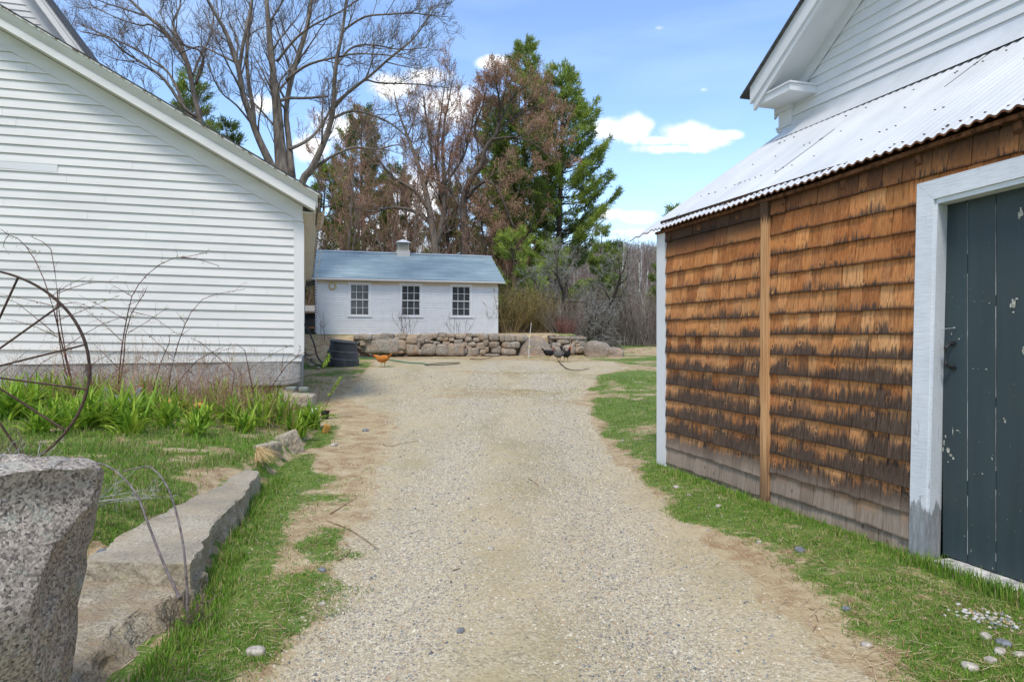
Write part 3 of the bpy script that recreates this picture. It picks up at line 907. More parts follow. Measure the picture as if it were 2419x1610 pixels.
# ------------------------------------------------------------------ barn with its shingled lean-to on the right
def barn():
    B = thing('barn', (FB.o[0], FB.o[1], 0), TH, 'white barn with cedar-shingled lean-to, corrugated metal roof and dark green door', 'barn')
    BN = -8.0
    e0 = FB.ha(1575, 534, -.09); e1 = FB.ha(1935, 419, -.09); e2 = FB.ha(2419, 248, -.09)
    ez = lambda b: float(np.interp(b, [e2[0] - 3, e2[0], e1[0], e0[0], e0[0] + .6], [e2[1], e2[1], e1[1], e0[1], e0[1]]))
    bt0 = FB.ha(2207, 434, -.03)[0]
    rng = random.Random(12)
    # door trim corners from the photo (plane a = -.03)
    TO = FB.ha(2166, 435, -.03); TBo = FB.ha(2145, 1352, -.03); TI = FB.ha(2205, 470, -.03); TBi = FB.ha(2182, 1354, -.03)
    T2 = FB.ha(2419, 366, -.03); T3 = FB.ha(2419, 416, -.03)
    bo = lambda z: TO[0] + (TBo[0] - TO[0]) * (TO[1] - z) / (TO[1] - TBo[1])      # outer edge of the trim
    ztop = TO[1]
    b_far = bo(1.0) - 1.62
    bp1, bp0 = FB.ha(1806, 800, 0)[0], FB.ha(1823, 800, 0)[0]     # post, far and near edge
    bc = FB.ha(1576, 800, 0)[0]
    # shingles
    g = G()

    def course(bmax, bmin_f, z, e, top, lastrow, jit=.004):
        b = bmax - .001
        while b > bmin_f + .02:
            w = rng.choice([rng.uniform(.07, .11), rng.uniform(.10, .16), rng.uniform(.13, .22)])
            b2 = b - w
            if b2 < bmin_f + .05: b2 = bmin_f
            gap = rng.choice([.002, .004, .007])
            zb = z + rng.uniform(-jit, jit) * .7; dz = rng.uniform(-.002, .002)
            zt = min(z + e + .012, ez((b + b2) / 2) + .02)
            if zt - zb < .02:
                b = b2; continue
            th = rng.uniform(.013, .026)
            r = rng.random()
            nseg = 3
            V, C = [], []
            for t in np.linspace(0, 1, nseg + 1):
                zz = zb + (zt - zb) * t
                d = -.004 - th * (1 - t)
                for bb, k in ((b - gap / 2, 0), (b2 + gap / 2, 1)):
                    V.append((d, bb, zz + (dz if k else 0) * (1 - t)))
                    C.append((r, t, max(0, min(1, zz / 2.6))))
            V += [(0, V[0][1], V[0][2]), (0, V[1][1], V[1][2]), (0, V[-1][1], zt), (0, V[-2][1], zt)]
            C += [C[0], C[1], C[-1], C[-2]]
            m = 2 * (nseg + 1)
            F = [(2 * k, 2 * k + 1, 2 * k + 3, 2 * k + 2) for k in range(nseg)] + [(0, m, m + 1, 1)]
            F += [(1, m + 1, m + 2, 3), (3, m + 2, 5), (5, m + 2, 7), (0, 2, m), (2, 4, m + 3), (4, 6, m + 3), (2, m + 3, m)]
            g.add(V, F, C)
            b = b2
    for k in range(-9, 9):
        z = 1.380 + k * .1638
        if z > 2.52 or z < -.12: continue
        course(bc, bp1, z, .1638, 2.6, k == -9)
    for k in range(-9, 9):
        z = 1.402 + k * .1587
        if z > 2.55 or z < -.12: continue
        if z > ztop - .01:
            course(bp0, BN, z, .1587, 2.7, False)
        elif z + .16 > ztop:
            course(bp0, bo(z) - .0, z, .1587, 2.7, False)
            # sliver above the head trim
            course(bo(z), BN, ztop - .02, z + .1587 - ztop + .02, 2.7, False)
        else:
            course(bp0, bo(z + .08), z, .1587, 2.7, False)
            course(b_far - .14, BN, z, .1587, 2.7, False)
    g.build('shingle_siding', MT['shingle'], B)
    g = G()
    g.box(.0, .10, BN, b_far - .02, -.4, 2.6); g.box(.0, .10, TO[0] - .03, 0, -.4, 2.6); g.box(.0, .10, b_far - .02, TO[0] - .03, ztop - .1, 2.6)
    g.box(.10, 1.6, -.10, 0, -.4, 2.5)
    g.plate([(.10, -.10, 2.5), (1.6, -.10, 2.5), (1.6, -.10, 3.6)], (0, .1, 0))
    g.box(.10, 1.6, BN, BN + .1, -.4, 2.5)
    g.build('lean_to_wall', m_flat('old_boards', (.05, .03, .02), .9, .2), B)
    # white corner board and cedar post
    g = G(); g.box(-.028, .0, bc, .03, -.12, ez(0) - .01); g.box(.0, .12, .002, .03, -.12, 2.5)
    g.build('corner_board', MT['white_bv'], B)
    s = S('cedar_post', .75, .25)
    gr = s.noise(1, 5, .6, s.map((50, 50, 2), (3, 1, 0))); kn = s.vor(1.0, s.map((1, 6, 2.2), (0, 1, .7)))
    zz = s.n('ShaderNodeSeparateXYZ', {0: s.ob}).outputs[2]
    c = s.ramp(gr, [(.3, (.30, .14, .06)), (.5, (.52, .27, .115)), (.7, (.62, .38, .19))])
    c = s.mix(s.ramp(kn, [(.05, .9), (.10, 0.0)]), c, (.14, .05, .02))
    c = s.mix(s.ramp(s.ma('ADD', s.ma('MULTIPLY', zz, .4), s.ma('MULTIPLY', gr, .35)), [(.12, .95), (.42, 0.0)]), c, (.09, .062, .048))
    c = s.mix(s.ramp(s.ma('ADD', s.ma('MULTIPLY', zz, .4), s.ma('MULTIPLY', gr, .12)), [(.98, 0.0), (1.06, .9)]), c, (.05, .03, .02))
    c = s.mix(s.ramp(s.noise(1, 3, .6, s.map((1, 110, .9), (4, 0, 0))), [(.70, 0.0), (.72, .8)]), c, (.05, .025, .012))
    g = G()
    pz = np.linspace(-.1, ez(bp0) - .015, 30)
    V, F = [], []
    for i, q in enumerate(pz):
        w1 = .004 * math.sin(q * 5) + .003 * math.sin(q * 13) + (.010 if .85 < q < 1.1 else 0); w2 = .004 * math.cos(q * 4.3)
        for (a, b) in ((0, bp1 + w1), (-.042, bp1 + w1), (-.046, (bp0 + bp1) / 2), (-.042, bp0 + w2), (0, bp0 + w2)):
            V.append((a, b, q))
    for i in range(29):
        for k in range(4): F.append((i * 5 + k, i * 5 + k + 1, i * 5 + k + 6, i * 5 + k + 5))
    g.add(V, F)
    g.build('post', s.done(c, s.bump(gr, .6, .006)), B)

    # door frame
    t = .03
    g = G()
    mi = TI
    g.plate([(-t, TBo[0], TBo[1]), (-t, TBi[0], TBi[1]), (-t, mi[0], mi[1]), (-t, TO[0], TO[1])], (t + .002, 0, 0))
    mh = (T2[1] - TO[1]) / (T2[0] - TO[0]); ml = (T3[1] - mi[1]) / (T3[0] - mi[0])
    bo2 = b_far - .14
    g.plate([(-t, TO[0] - .002, TO[1]), (-t, mi[0] - .002, mi[1]), (-t, b_far + .0, mi[1] + ml * (b_far - mi[0])), (-t, bo2, TO[1] + mh * (bo2 - TO[0]))], (t + .002, 0, 0))
    g.plate([(-t, b_far - .002, .0), (-t, bo2, .0), (-t, bo2, TO[1] + mh * (bo2 - TO[0])), (-t, b_far - .002, mi[1] + ml * (b_far - mi[0]))], (t + .002, 0, 0))
    sw = S('sawn_white_trim', .6, .3)
    z2 = sw.n('ShaderNodeSeparateXYZ', {0: sw.ob}).outputs[2]
    saw = sw.noise(1, 2, .5, sw.map((60, 9, 130), (0, 0, 0), (.25, 0, 0)))
    cc = sw.ramp(sw.noise(2.5, 5), [(.3, (.60, .63, .66)), (.6, (.71, .735, .76))])
    cc = sw.mix(sw.ramp(saw, [(.42, .22), (.5, 0.0)]), cc, (.42, .45, .48))
    edg = sw.ma('ADD', z2, sw.ma('MULTIPLY', sw.ma('SUBTRACT', sw.noise(1, 4, .7, sw.map((40, 40, 4))), .5), .28))
    gyy = sw.ramp(sw.noise(1, 5, .7, sw.map((30, 30, 6))), [(.3, (.13, .135, .14)), (.7, (.38, .39, .40))])
    cc = sw.mix(sw.ramp(edg, [(.355, .92), (.372, 0.0)]), cc, gyy)
    pk = sw.ma('MULTIPLY', sw.ramp(sw.noise(1, 4, .7, sw.map((50, 30, 8), (2, 2, 2))), [(.62, 0.0), (.66, 1.0)]), sw.ramp(z2, [(0.3, .9), (1.0, .12)]))
    cc = sw.mix(pk, cc, (.25, .23, .21))
    MT['sawn'] = sw.done(cc, sw.bump(saw, .5, .003))
    fr = g.build('door_frame', MT['sawn'], B)
    # jamb and head liner, set back from the casing
    ji, jb = FB.ha(2233, 480, .075), FB.ha(2212, 1316, .075)
    g = G()
    g.hexa([(-.018, TBi[0] - .001, TBi[1] + .05), (-.018, mi[0] - .001, mi[1] + .012), (-.018, mi[0] - .02, mi[1] + .012), (-.018, TBi[0] - .02, TBi[1] + .05),
            (.10, jb[0] + .0, jb[1]), (.10, ji[0], ji[1] + .012), (.10, ji[0] - .004, ji[1] + .012), (.10, jb[0] - .004, jb[1])])
    zh = lambda b, base, m: base + m * (b - mi[0])
    g.hexa([(-.018, mi[0], zh(mi[0], mi[1], ml) - .001), (-.018, b_far, zh(b_far, mi[1], ml) - .001), (-.018, b_far, zh(b_far, mi[1], ml) - .03), (-.018, mi[0], zh(mi[0], mi[1], ml) - .03),
            (.10, mi[0], ji[1] + .0), (.10, b_far, ji[1] + ml * (b_far - ji[0])), (.10, b_far, ji[1] - .01 + ml * (b_far - ji[0])), (.10, mi[0], ji[1] - .01)])
    g.box(-.018, .10, b_far, b_far + .025, .02, 2.1)
    g.build('jamb', MT['sawn'], B)
    # plank door
    s = S('dark_green_paint', .5, .4)
    st = s.noise(1, 6, .6, s.map((3, 14, 1.0)))
    c = s.ramp(st, [(.3, (.030, .046, .052)), (.6, (.038, .060, .067)), (.8, (.052, .076, .080))])
    c = s.mix(s.ramp(s.noise(2.0, 5), [(.5, 0.0), (.8, .35)]), c, (.050, .062, .052))
    spk = s.ma('MULTIPLY', s.ramp(s.noise(70, 3, .6), [(.735, 0.0), (.75, 1.0)]), s.ramp(s.noise(5, 3), [(.5, 0.0), (.6, .8)]))
    c = s.mix(spk, c, (.35, .37, .34))
    s.done(c, s.bump(s.noise(1, 5, .6, s.map((10, 160, 3))), .25, .002), s.ramp(st, [(.3, .42), (.7, .62)]))
    D = thing('door', (0, 0, 0)); D.parent = B
    edges = [FB.ha(2235, 800, .09)[0] + .02] + [FB.ha(q, 800, .09)[0] for q in (2287, 2354)]
    wdt = edges[1] - edges[2]
    while edges[-1] - wdt > b_far + .02: edges.append(edges[-1] - wdt)
    edges.append(b_far + .01)
    zd0 = .075
    g = G()
    for b0, b1 in zip(edges[:-1], edges[1:]):
        o = rng.uniform(0, .0025)
        g.hexa([(.085 + o, b1 + .002, zd0), (.085 + o, b0 - .002, zd0), (.125, b0 - .002, zd0), (.125, b1 + .002, zd0), (.085 + o, b1 + .002, 2.24), (.085 + o, b0 - .002, 2.24), (.125, b0 - .002, 2.24), (.125, b1 + .002, 2.24)])
    g.box(.10, .13, b_far, edges[0], zd0 + .01, 2.14)
    dd = g.build('plank', s.m, D)
    g = G()
    for b in edges[1:-1]:
        for i in range(26):
            z0 = rng.uniform(.1, 2.0); L = rng.uniform(.03, .28)
            g.box(.0838, .086, b - .0012, b + rng.uniform(.0, .0012), z0, z0 + L)
    g.build('worn_seam', m_flat('bare_paint_line', (.45, .47, .46), .8, .2), D)
    # bare patches where the paint has lifted
    g = G()
    def chip(px, py, w, h, sd, a=.0845):
        rr = random.Random(sd)
        b, z = FB.ha(px, py, a)
        pts = []
        for k in range(14):
            t = k / 14 * 2 * math.pi
            q = rr.uniform(.45, 1.1)
            pts.append((a - .0012, b + math.cos(t) * w * q, z + math.sin(t) * h * q))
        g.plate(pts[::-1], (.001, 0, 0), (rr.random(),) * 3)
    for (px, py, w, h) in [(2411, 505, .016, .026), (2408, 514, .008, .012), (2412, 492, .006, .006), (2394, 716, .013, .030), (2394, 737, .008, .006), (2401, 706, .010, .009), (2388, 722, .006, .014), (2418, 828, .012, .022),
                           (2302, 712, .004, .004), (2337, 716, .005, .004), (2321, 711, .003, .002), (2248, 789, .004, .007), (2266, 800, .005, .005), (2299, 870, .004, .003), (2330, 872, .007, .004), (2311, 871, .003, .002),
                           (2374, 994, .008, .012), (2371, 988, .005, .005), (2230, 1045, .006, .022), (2228, 1060, .004, .018), (2240, 1062, .012, .020), (2251, 1020, .003, .03), (2246, 1074, .014, .010), (2234, 1030, .006, .010),
                           (2252, 1082, .008, .010), (2262, 1016, .013, .003), (2268, 1020, .008, .003), (2240, 1090, .004, .006), (2344, 1083, .005, .010), (2302, 1119, .003, .002), (2321, 1118, .006, .003), (2279, 1265, .003, .003),
                           (2294, 1300, .002, .010), (2345, 1341, .004, .008), (2240, 690, .003, .002), (2257, 474, .004, .003)]:
        chip(px, py, w, h, px * 7 + py)
    for k in range(40):
        px = rng.uniform(2240, 2415); py = rng.uniform(520, 1290)
        chip(px, py, .0018, .0016, k)
    g.build('bare_patch', m_flat('bare_wood_fleck', (.50, .49, .41), .9, .1, .4, 60), D)
    # handle: bent strap pull
    b, z = FB.ha(2250, 812, .08); b2, z2 = FB.ha(2250, 867, .08)
    g = G()
    pts = [(.083, b, z + .002), (.055, b + .004, z - .004), (.040, b + .010, z - .022), (.036, b + .012, (z + z2) / 2), (.040, b + .010, z2 + .022), (.055, b + .004, z2 + .004), (.083, b, z2 - .002)]
    tubes(g, [(pts, [.010, .011, .012, .013, .012, .011, .010], 8)])
    g.box(.078, .086, b - .02, b + .012, z - .004, z + .014); g.box(.078, .086, b - .02, b + .012, z2 - .014, z2 + .004)
    g.build('door_handle', MT['black_iron'], D)
    g = G()
    b, z = FB.ha(2252, 775, .07)
    bj = FB.ha(2226, 779, .06)[0]
    tubes(g, [([(.06, bj + .01, z - .005), (.055, bj - .01, z - .002), (.062, (b + bj) / 2, z - .002), (.07, b, z + .002), (.076, b - .004, z + .008), (.07, b - .012, z + .004), (.07, b - .004, z - .003)], [.0018] * 7, 6)])
    tubes(g, [([(.084, b - .006, z), (.07, b - .008, z), (.066, b - .003, z + .005), (.07, b - .001, z + .002)], [.0022] * 4, 6)])
    g.build('hook_latch', m_flat('zinc_hook', (.6, .6, .58), .35, .6, metal=.7), D)
    # concrete sill
    g = G()
    rock(g, (.05, (TBi[0] + b_far) / 2 - .02, -.035), (.19, TBi[0] - b_far - .03, .205), 0, .004, 4, 16, 14, 3)
    g.build('door_sill', m_flat('painted_concrete', (.56, .545, .50), .9, .2, .35, 14), B)

    # corrugated roof of the lean-to
    t0, t1 = FB.ha(1850, 312, 1.6), FB.ha(2419, 70, 1.6)
    tz = lambda b: t0[1] + (t1[1] - t0[1]) * (b - t0[0]) / (t1[0] - t0[0])
    f_lo = FB.ha(1524, 561, -.30)
    wl = .076
    bs = np.arange(BN, .20, wl / 8)
    na = 8
    V, C = [], []
    for ia in range(na + 1):
        t = ia / na
        for b in bs:
            a = -.095 + (1.62 + .095) * t
            if b > 0: a_lo = -.095 - .16 * (b / .2); a = a_lo + (1.62 - a_lo) * t
            z = ez(b) * (1 - t) + tz(b) * t + .0085 * math.cos(b / wl * 2 * math.pi) + .006 * math.sin(b * 1.7 + t * 3)
            z += .004 * math.sin(b * 6.1) * (1 - t)
            if b > 0: z -= .09 * (b / .2) * (1 - t)
            V.append((a, b, z))
    nb = len(bs)
    F = [(i * nb + j, (i + 1) * nb + j, (i + 1) * nb + j + 1, i * nb + j + 1) for i in range(na) for j in range(nb - 1)]
    top = np.array(V)
    g = G(); g.add(top, np.array(F))
    g.build('corrugated_roof', MT['galv'], B, smooth=True)
    g = G(); und = top.copy(); und[:, 2] -= .003
    m = nb
    g.add(und, np.array(F)[:, ::-1])
    lip = np.concatenate([top[:m] + [-.003, 0, .003], und[:m] + [-.003, 0, -.007]])
    g.add(lip, [(j, j + 1, j + 1 + m, j + m) for j in range(m - 1)])
    for b in np.arange(-7.5, .1, .61):
        g.box(-.02, .08, b, b + .045, ez(b) - .115, ez(b) - .045)
    g.build('roof_underside', MT['rust_under'], B, smooth=True)
    g = G()
    for b0, b1 in zip(np.linspace(BN, .02, 30)[:-1], np.linspace(BN, .02, 30)[1:]):
        g.hexa([(-.052, b0, ez(b0) - .042), (-.052, b1, ez(b1) - .042), (-.004, b1, ez(b1) - .042), (-.004, b0, ez(b0) - .042), (-.052, b0, ez(b0) - .016), (-.052, b1, ez(b1) - .016), (-.004, b1, ez(b1) - .012), (-.004, b0, ez(b0) - .012)])
    g.build('eave_board', MT['rust_under'], B)
    # roofing nails and lapped sheet seams
    g = G()
    for k in range(150):
        t = rng.choice([.03, .03, .28, .52, .76]) + rng.uniform(-.012, .012)
        b = (round(rng.uniform(-6.8, -.1) / wl)) * wl
        a = -.095 + 1.715 * t
        z = ez(b) * (1 - t) + tz(b) * t + .0125 + .006 * math.sin(b * 1.7 + t * 3)
        rock(g, (a, b, z), (.016, .016, .008), 0, .1, k, 2.2, 2)
    g.build('roofing_nail', MT['iron'], B)
    g = G()
    for (b, tA, tB) in ((-1.45, .25, .62), (-.25, .02, .12), (-2.6, .6, .97), (-4.1, .05, .6)):
        P = []
        b = round(b / wl) * wl + wl * .3
        for t in np.linspace(tA, tB, 8):
            P.append((-.095 + 1.715 * t, b + .004 * math.sin(t * 9), ez(b) * (1 - t) + tz(b) * t + .006 + .006 * math.sin(b * 1.7 + t * 3)))
        tubes(g, [(P, [.0022] * 8, 4)])
    g.build('sheet_seam', MT['dark'], B)
    # flashing where the roof meets the barn wall
    g = G()
    NB = 60
    bs2 = np.linspace(-.02, BN, NB)
    V = []
    for b in bs2:
        s_ = .006 * math.sin(b * 9)
        V += [(1.575, b, tz(b) + .075 + s_), (1.565, b, tz(b) + .030), (1.38, b, ez(b) * .14 + tz(b) * .86 + .017)]
    F = []
    for i in range(NB - 1):
        F += [(i * 3, i * 3 + 1, i * 3 + 4, i * 3 + 3), (i * 3 + 1, i * 3 + 2, i * 3 + 5, i * 3 + 4)]
    g.add(V, F)
    g.build('flashing', m_corrug('flashing_sheet', (.55, .57, .58), (.70, .71, .72), sa=.2, metal=.2), B, smooth=True)
    g = G()
    for k in range(42):
        b = rng.uniform(-6, -.1); b = round(b / wl) * wl
        P = [(1.36 + .03 * math.cos(q), b + .022 * math.sin(q * 1.0) , ez(b) * .15 + tz(b) * .85 + .022 + .004 * math.cos(q)) for q in np.linspace(-1.3, 1.3, 5)]
        tubes(g, [(P, [.0016] * 5, 4)])
    g.build('flashing_gap', MT['dark'], B)

    # barn proper: clapboard gable above the lean-to
    A = 1.6; OVR = 1.25
    mp = lambda p, z, d: (A - d, p, z)
    s0, s1 = FB.ha(1904, 190, A), FB.ha(2032, 0, A)
    ms, ks = lin(s0, s1)
    r0, r1 = FB.ha(1757, 230, OVR - .05), FB.ha(1901, 0, OVR - .05)
    mr, kr = lin(r0, r1)
    q0, q1 = FB.ha(1783, 234, OVR - .03), FB.ha(1935, 0, OVR - .03); mq, kq = lin(q0, q1)
    w0, w1 = FB.ha(1812.6, 217, OVR), FB.ha(1949, 0, OVR); mw, kw = lin(w0, w1)
    bpil = FB.ha(1874, 290, A)[0]; bcor = FB.ha(1848, 290, A)[0]
    bridge = bcor - 5.0
    zsid = lambda b: ms * b + ks
    g = G()
    poly = [(bpil, 3.3), (bpil, min(zsid(bpil), s0[1])), (s0[0], s0[1]), (bridge, zsid(bridge)), (bridge - 3.5, zsid(bridge)), (BN, 3.3)]
    zmin = 3.3
    clap(g, poly[::-1], 3.62, .1045, mp, rng=random.Random(2), th=.016, joint=2.8)
    g.build('clapboard_siding', MT['white_b'], B)
    g = G()
    g.plate([(A, bcor, -.3), (A, bcor, kr + mr * bcor - .1), (A, bridge, kr + mr * bridge - .1), (A, BN - 3, 5.0), (A, BN - 3, -.3)], (.12, 0, 0))
    g.box(A + .12, A + 9, bcor - .12, bcor, -.3, kr + mr * bcor - .3)
    g.build('barn_wall', MT['white_b'], B)
    # corner pilaster with its little base and cap mouldings
    g = G()
    g.box(A - .035, A, bpil - .01, bcor + .02, 3.4, 4.25)
    zz = FB.ha(1850, 300, A)[1]
    g.box(A - .055, A + .06, bpil - .015, bcor + .045, zz - .03, zz - .005); g.box(A - .048, A + .05, bpil - .012, bcor + .035, zz - .06, zz - .035)
    zt = FB.ha(1850, 258, A)[1]
    g.box(A - .07, A + .05, bpil - .03, bcor + .05, zt - .05, zt + .05)
    g.build('pilaster', MT['white_bv'], B)
    # cornice return
    cb0, cz0 = FB.ha(1787, 254, OVR); cb1, cz1 = FB.ha(1866, 209, OVR)
    ctop = FB.ha(1867, 190, OVR)[1]
    zlow = (cz0 + cz1) / 2
    g = G()
    g.box(OVR, A + .1, cb1, cb0, zlow, ctop - .02); g.box(OVR - .015, A + .1, cb1 - .015, cb0 + .015, ctop - .018, ctop + .0)
    g.build('cornice_return', MT['white_bv'], B)
    # rake: roof edge, fascia, moulding, soffit, frieze
    bl = bridge
    rb = r0[0]
    def q4(a, f0, f1, b0, b1): return [(a, b0, f0(b0)), (a, b0, f1(b0)), (a, b1, f1(b1)), (a, b1, f0(b1))]
    fr_ = lambda b: mr * b + kr
    fq = lambda b: mq * b + kq
    fw = lambda b: mw * b + kw
    g = G()
    g.plate(q4(OVR - .05, fr_, fq, cb0 + .05, bl), (.03, 0, 0))
    g.build('rake_board', MT['white_b'], B)
    g = G()
    g.plate(q4(OVR - .028, fq, fw, cb0 + .02, bl), (.04, 0, 0))
    g.build('rake_moulding', MT['white_b'], B)
    g = G()
    g.plate([(OVR, cb0, fw(cb0) + .02), (A + .1, cb0, fw(cb0) + .02), (A + .1, bl, fw(bl) + .02), (OVR, bl, fw(bl) + .02)], (0, 0, .02))
    g.build('rake_soffit', MT['white_b'], B)
    g = G()
    g.plate([(A - .022, s0[0], s0[1]), (A - .022, bl, zsid(bl)), (A - .022, bl, fw(bl) + .03), (A - .022, s0[0] + .5, fw(s0[0] + .5) + .03), (A - .022, s0[0] + .5, ctop)], (.024, 0, 0))
    g.plate([(A - .05, cb0 - .1, fw(cb0 - .1) + .02), (A - .05, bl, fw(bl) + .02), (A - .05, bl, fw(bl) - .10), (A - .05, cb0 - .1, fw(cb0 - .1) - .10)], (.03, 0, 0))
    g.build('frieze_board', MT['white_b'], B)
    g = G()
    th = .018
    for (b0, b1) in ((r0[0] + .02, bl),):
        g.hexa([(OVR - .09, b0, fr_(b0)), (OVR - .09, b1, fr_(b1)), (A + 8, b1, fr_(b1)), (A + 8, b0, fr_(b0)), (OVR - .09, b0, fr_(b0) + th), (OVR - .09, b1, fr_(b1) + th), (A + 8, b1, fr_(b1) + th), (A + 8, b0, fr_(b0) + th)])
    zr = fr_(bl)
    g.hexa([(OVR - .09, bl, zr), (OVR - .09, bl - 5.5, zr - 5.5 * abs(mr)), (A + 8, bl - 5.5, zr - 5.5 * abs(mr)), (A + 8, bl, zr), (OVR - .09, bl, zr + th), (OVR - .09, bl - 5.5, zr - 5.5 * abs(mr) + th), (A + 8, bl - 5.5, zr - 5.5 * abs(mr) + th), (A + 8, bl, zr + th)])
    g.build('roof', MT['asphalt_shingle'], B)


barn()


# ------------------------------------------------------------------ white shed beyond the stone wall
def shed():
    F = Frame(-.0211 * 28.05 + .0, 28.05)
    # origin at the right front corner, local x runs left to right (negative = left)
    o = F.o
    H = thing('shed', (o[0], o[1], 0), TH, 'long low white clapboard shed with three windows and blue-grey metal roof', 'shed')
    Lf, D = -7.16, 3.9
    zb, zt = 1.42, 3.50
    mp = lambda p, z, d: (p, -d, z)
    g = G()
    wins = []
    for (x0, x1, y0, y1) in ((827, 872, 670, 745), (948, 993, 673, 747), (1067, 1111, 676, 748)):
        a0, z1 = F.hb(x0, y0, 0); a1, z0 = F.hb(x1, y1, 0)
        wins.append((a0, a1, z0, z1))
    wz0 = sum(w[2] for w in wins) / 3; wz1 = sum(w[3] for w in wins) / 3
    wins = [(a, b, wz0, wz1) for a, b, _, _ in wins]
    xs = [Lf + .15] + [v for w in wins for v in w[:2]] + [-.13]
    e = .0875; rr = random.Random(6)
    cells = [(xs[0], xs[-1], zb - .02, wz0), (xs[0], xs[-1], wz1, zt - .16)] + [(xs[2 * k], xs[2 * k + 1], wz0, wz1) for k in range(4)]
    for (p0, p1, z0, z1) in cells:
        clap(g, [(p0, z0), (p1, z0), (p1, z1), (p0, z1)], zb, e, mp, rng=rr, th=.022, joint=3.5)
    g.build('clapboard_siding', MT['white_b'], H)
    g = G()
    g.box(Lf, 0, .002, .05, zb - .6, wz0); g.box(Lf, 0, .002, .05, wz1, zt)
    for k in range(4): g.box(xs[2 * k] - (.15 if k == 0 else 0), xs[2 * k + 1] + (.13 if k == 3 else 0), .002, .05, wz0, wz1)
    g.box(-.06, 0, .05, D, zb - .6, zt); g.box(Lf, Lf + .06, .05, D, zb - .6, zt); g.box(Lf, 0, D - .06, D, zb - .6, zt)
    g.plate([(0, 0, zt), (0, D, zt), (0, D / 2, zt + 1.05)], (-.06, 0, 0)); g.plate([(Lf, 0, zt), (Lf, D, zt), (Lf, D / 2, zt + 1.05)], (.06, 0, 0))
    g.build('wall', MT['white_b'], H)
    g = G(); g.box(Lf, Lf + .15, -.024, .0, zb - .1, zt - .16); g.box(-.13, 0, -.024, .0, zb - .1, zt - .16); g.box(0, .02, -.024, .12, zb - .1, zt - .16)
    g.build('corner_board', MT['white_bv'], H)
    g = G(); g.box(Lf, 0, -.03, .0, zt - .16, zt)
    g.box(Lf - .2, .28, -.26, 0, zt - .0, zt + .012)
    g.build('frieze_board', m_paint('cream_frieze', (.60, .52, .41), dirt=.5), H)
    glass = S('old_glass', .12, .6)
    c = glass.ramp(glass.noise(3.5, 4), [(.35, (.030, .032, .033)), (.7, (.075, .078, .078))])
    glass.done(glass.mix(glass.ramp(glass.noise(60, 2), [(.68, 0.0), (.72, .4)]), c, (.3, .3, .3)), glass.bump(glass.noise(6, 2), .1, .01))
    for k, (a0, a1, z0, z1) in enumerate(wins):
        Wn = thing('window', (0, 0, 0)); Wn.parent = H
        g = G()
        cw = .07
        g.box(a0 - cw, a0, -.032, .0, z0 - .0, z1 + cw); g.box(a1, a1 + cw, -.032, 0, z0, z1 + cw); g.box(a0 - cw - .01, a1 + cw + .01, -.036, 0, z1 + .003, z1 + cw + .01)
        g.build('window_frame', MT['white_bv'], Wn)
        g = G(); g.box(a0 - cw - .04, a1 + cw + .04, -.055, 0, z0 - .045, z0 - .003)
        g.build('window_sill', MT['white_b'], Wn)
        g = G()
        zm = (z0 + z1) / 2 - .0
        for (s0, s1, dd) in ((zm, z1, -.012), (z0, zm + .02, .008)):
            g.box(a0, a0 + .035, dd, dd + .025, s0, s1); g.box(a1 - .035, a1, dd, dd + .025, s0, s1)
            g.box(a0 + .035, a1 - .035, dd, dd + .025, s1 - .035, s1); g.box(a0 + .035, a1 - .035, dd, dd + .025, s0, s0 + (.05 if s0 == z0 else .03))
            for q in (1 / 3, 2 / 3):
                x = a0 + (a1 - a0) * q; g.box(x - .009, x + .009, dd + .003, dd + .02, s0 + .03, s1 - .03)
            zc = (s0 + s1) / 2; g.box(a0 + .03, a1 - .03, dd + .005, dd + .018, zc - .008, zc + .008)
        g.build('sash', MT['white_bv'], Wn)
        g = G(); g.box(a0 + .01, a1 - .01, .034, .040, z0 + .01, z1 - .01)
        g.build('pane', glass.m, Wn)
    # roof: fine corrugations run up the slope
    E = F.hb(1194, 665, -.25)
    rd = (FB,)
    ea, ezz = E
    w = 2.25
    rz = ezz + 1.29
    la = Lf - .22
    wl = .09
    A = np.arange(la, ea + .001, wl / 4)
    for nm, y0, z0, y1, z1 in (('roof', -.25, ezz, -.25 + w, rz), ('roof', -.25 + 2 * w, ezz, -.25 + w, rz)):
        g = G()
        V = []
        for t in (0, .5, 1):
            for a in A:
                V.append((a, y0 + (y1 - y0) * t, z0 + (z1 - z0) * t + .008 * math.cos(a / wl * 2 * math.pi) - (.012 * math.sin((a - la) / (ea - la) * 3.1) if t == 1 else 0)))
        n = len(A)
        Fc = [(i * n + j, i * n + j + 1, (i + 1) * n + j + 1, (i + 1) * n + j) for i in (0, 1) for j in range(n - 1)]
        g.add(V, Fc)
        g.add([(x, y, z - .004) for x, y, z in V], [q[::-1] for q in Fc])
        g.build(nm, MT['galv_blue'], H, smooth=True)
    g = G()
    g.box(la, ea - .01, -.245, -.225, ezz - .085, ezz - .012)
    for yy0, yy1 in ((-.235, -.25 + w), (-.265 + 2 * w, -.25 + w)):
        g.hexa([(ea - .03, yy0, ezz - .09), (ea - .008, yy0, ezz - .09), (ea - .008, yy1, rz - .09), (ea - .03, yy1, rz - .09), (ea - .03, yy0, ezz - .012), (ea - .008, yy0, ezz - .012), (ea - .008, yy1, rz - .012), (ea - .03, yy1, rz - .012)])
    g.build('fascia', MT['white_b'], H)
    g = G()
    yr = -.25 + w
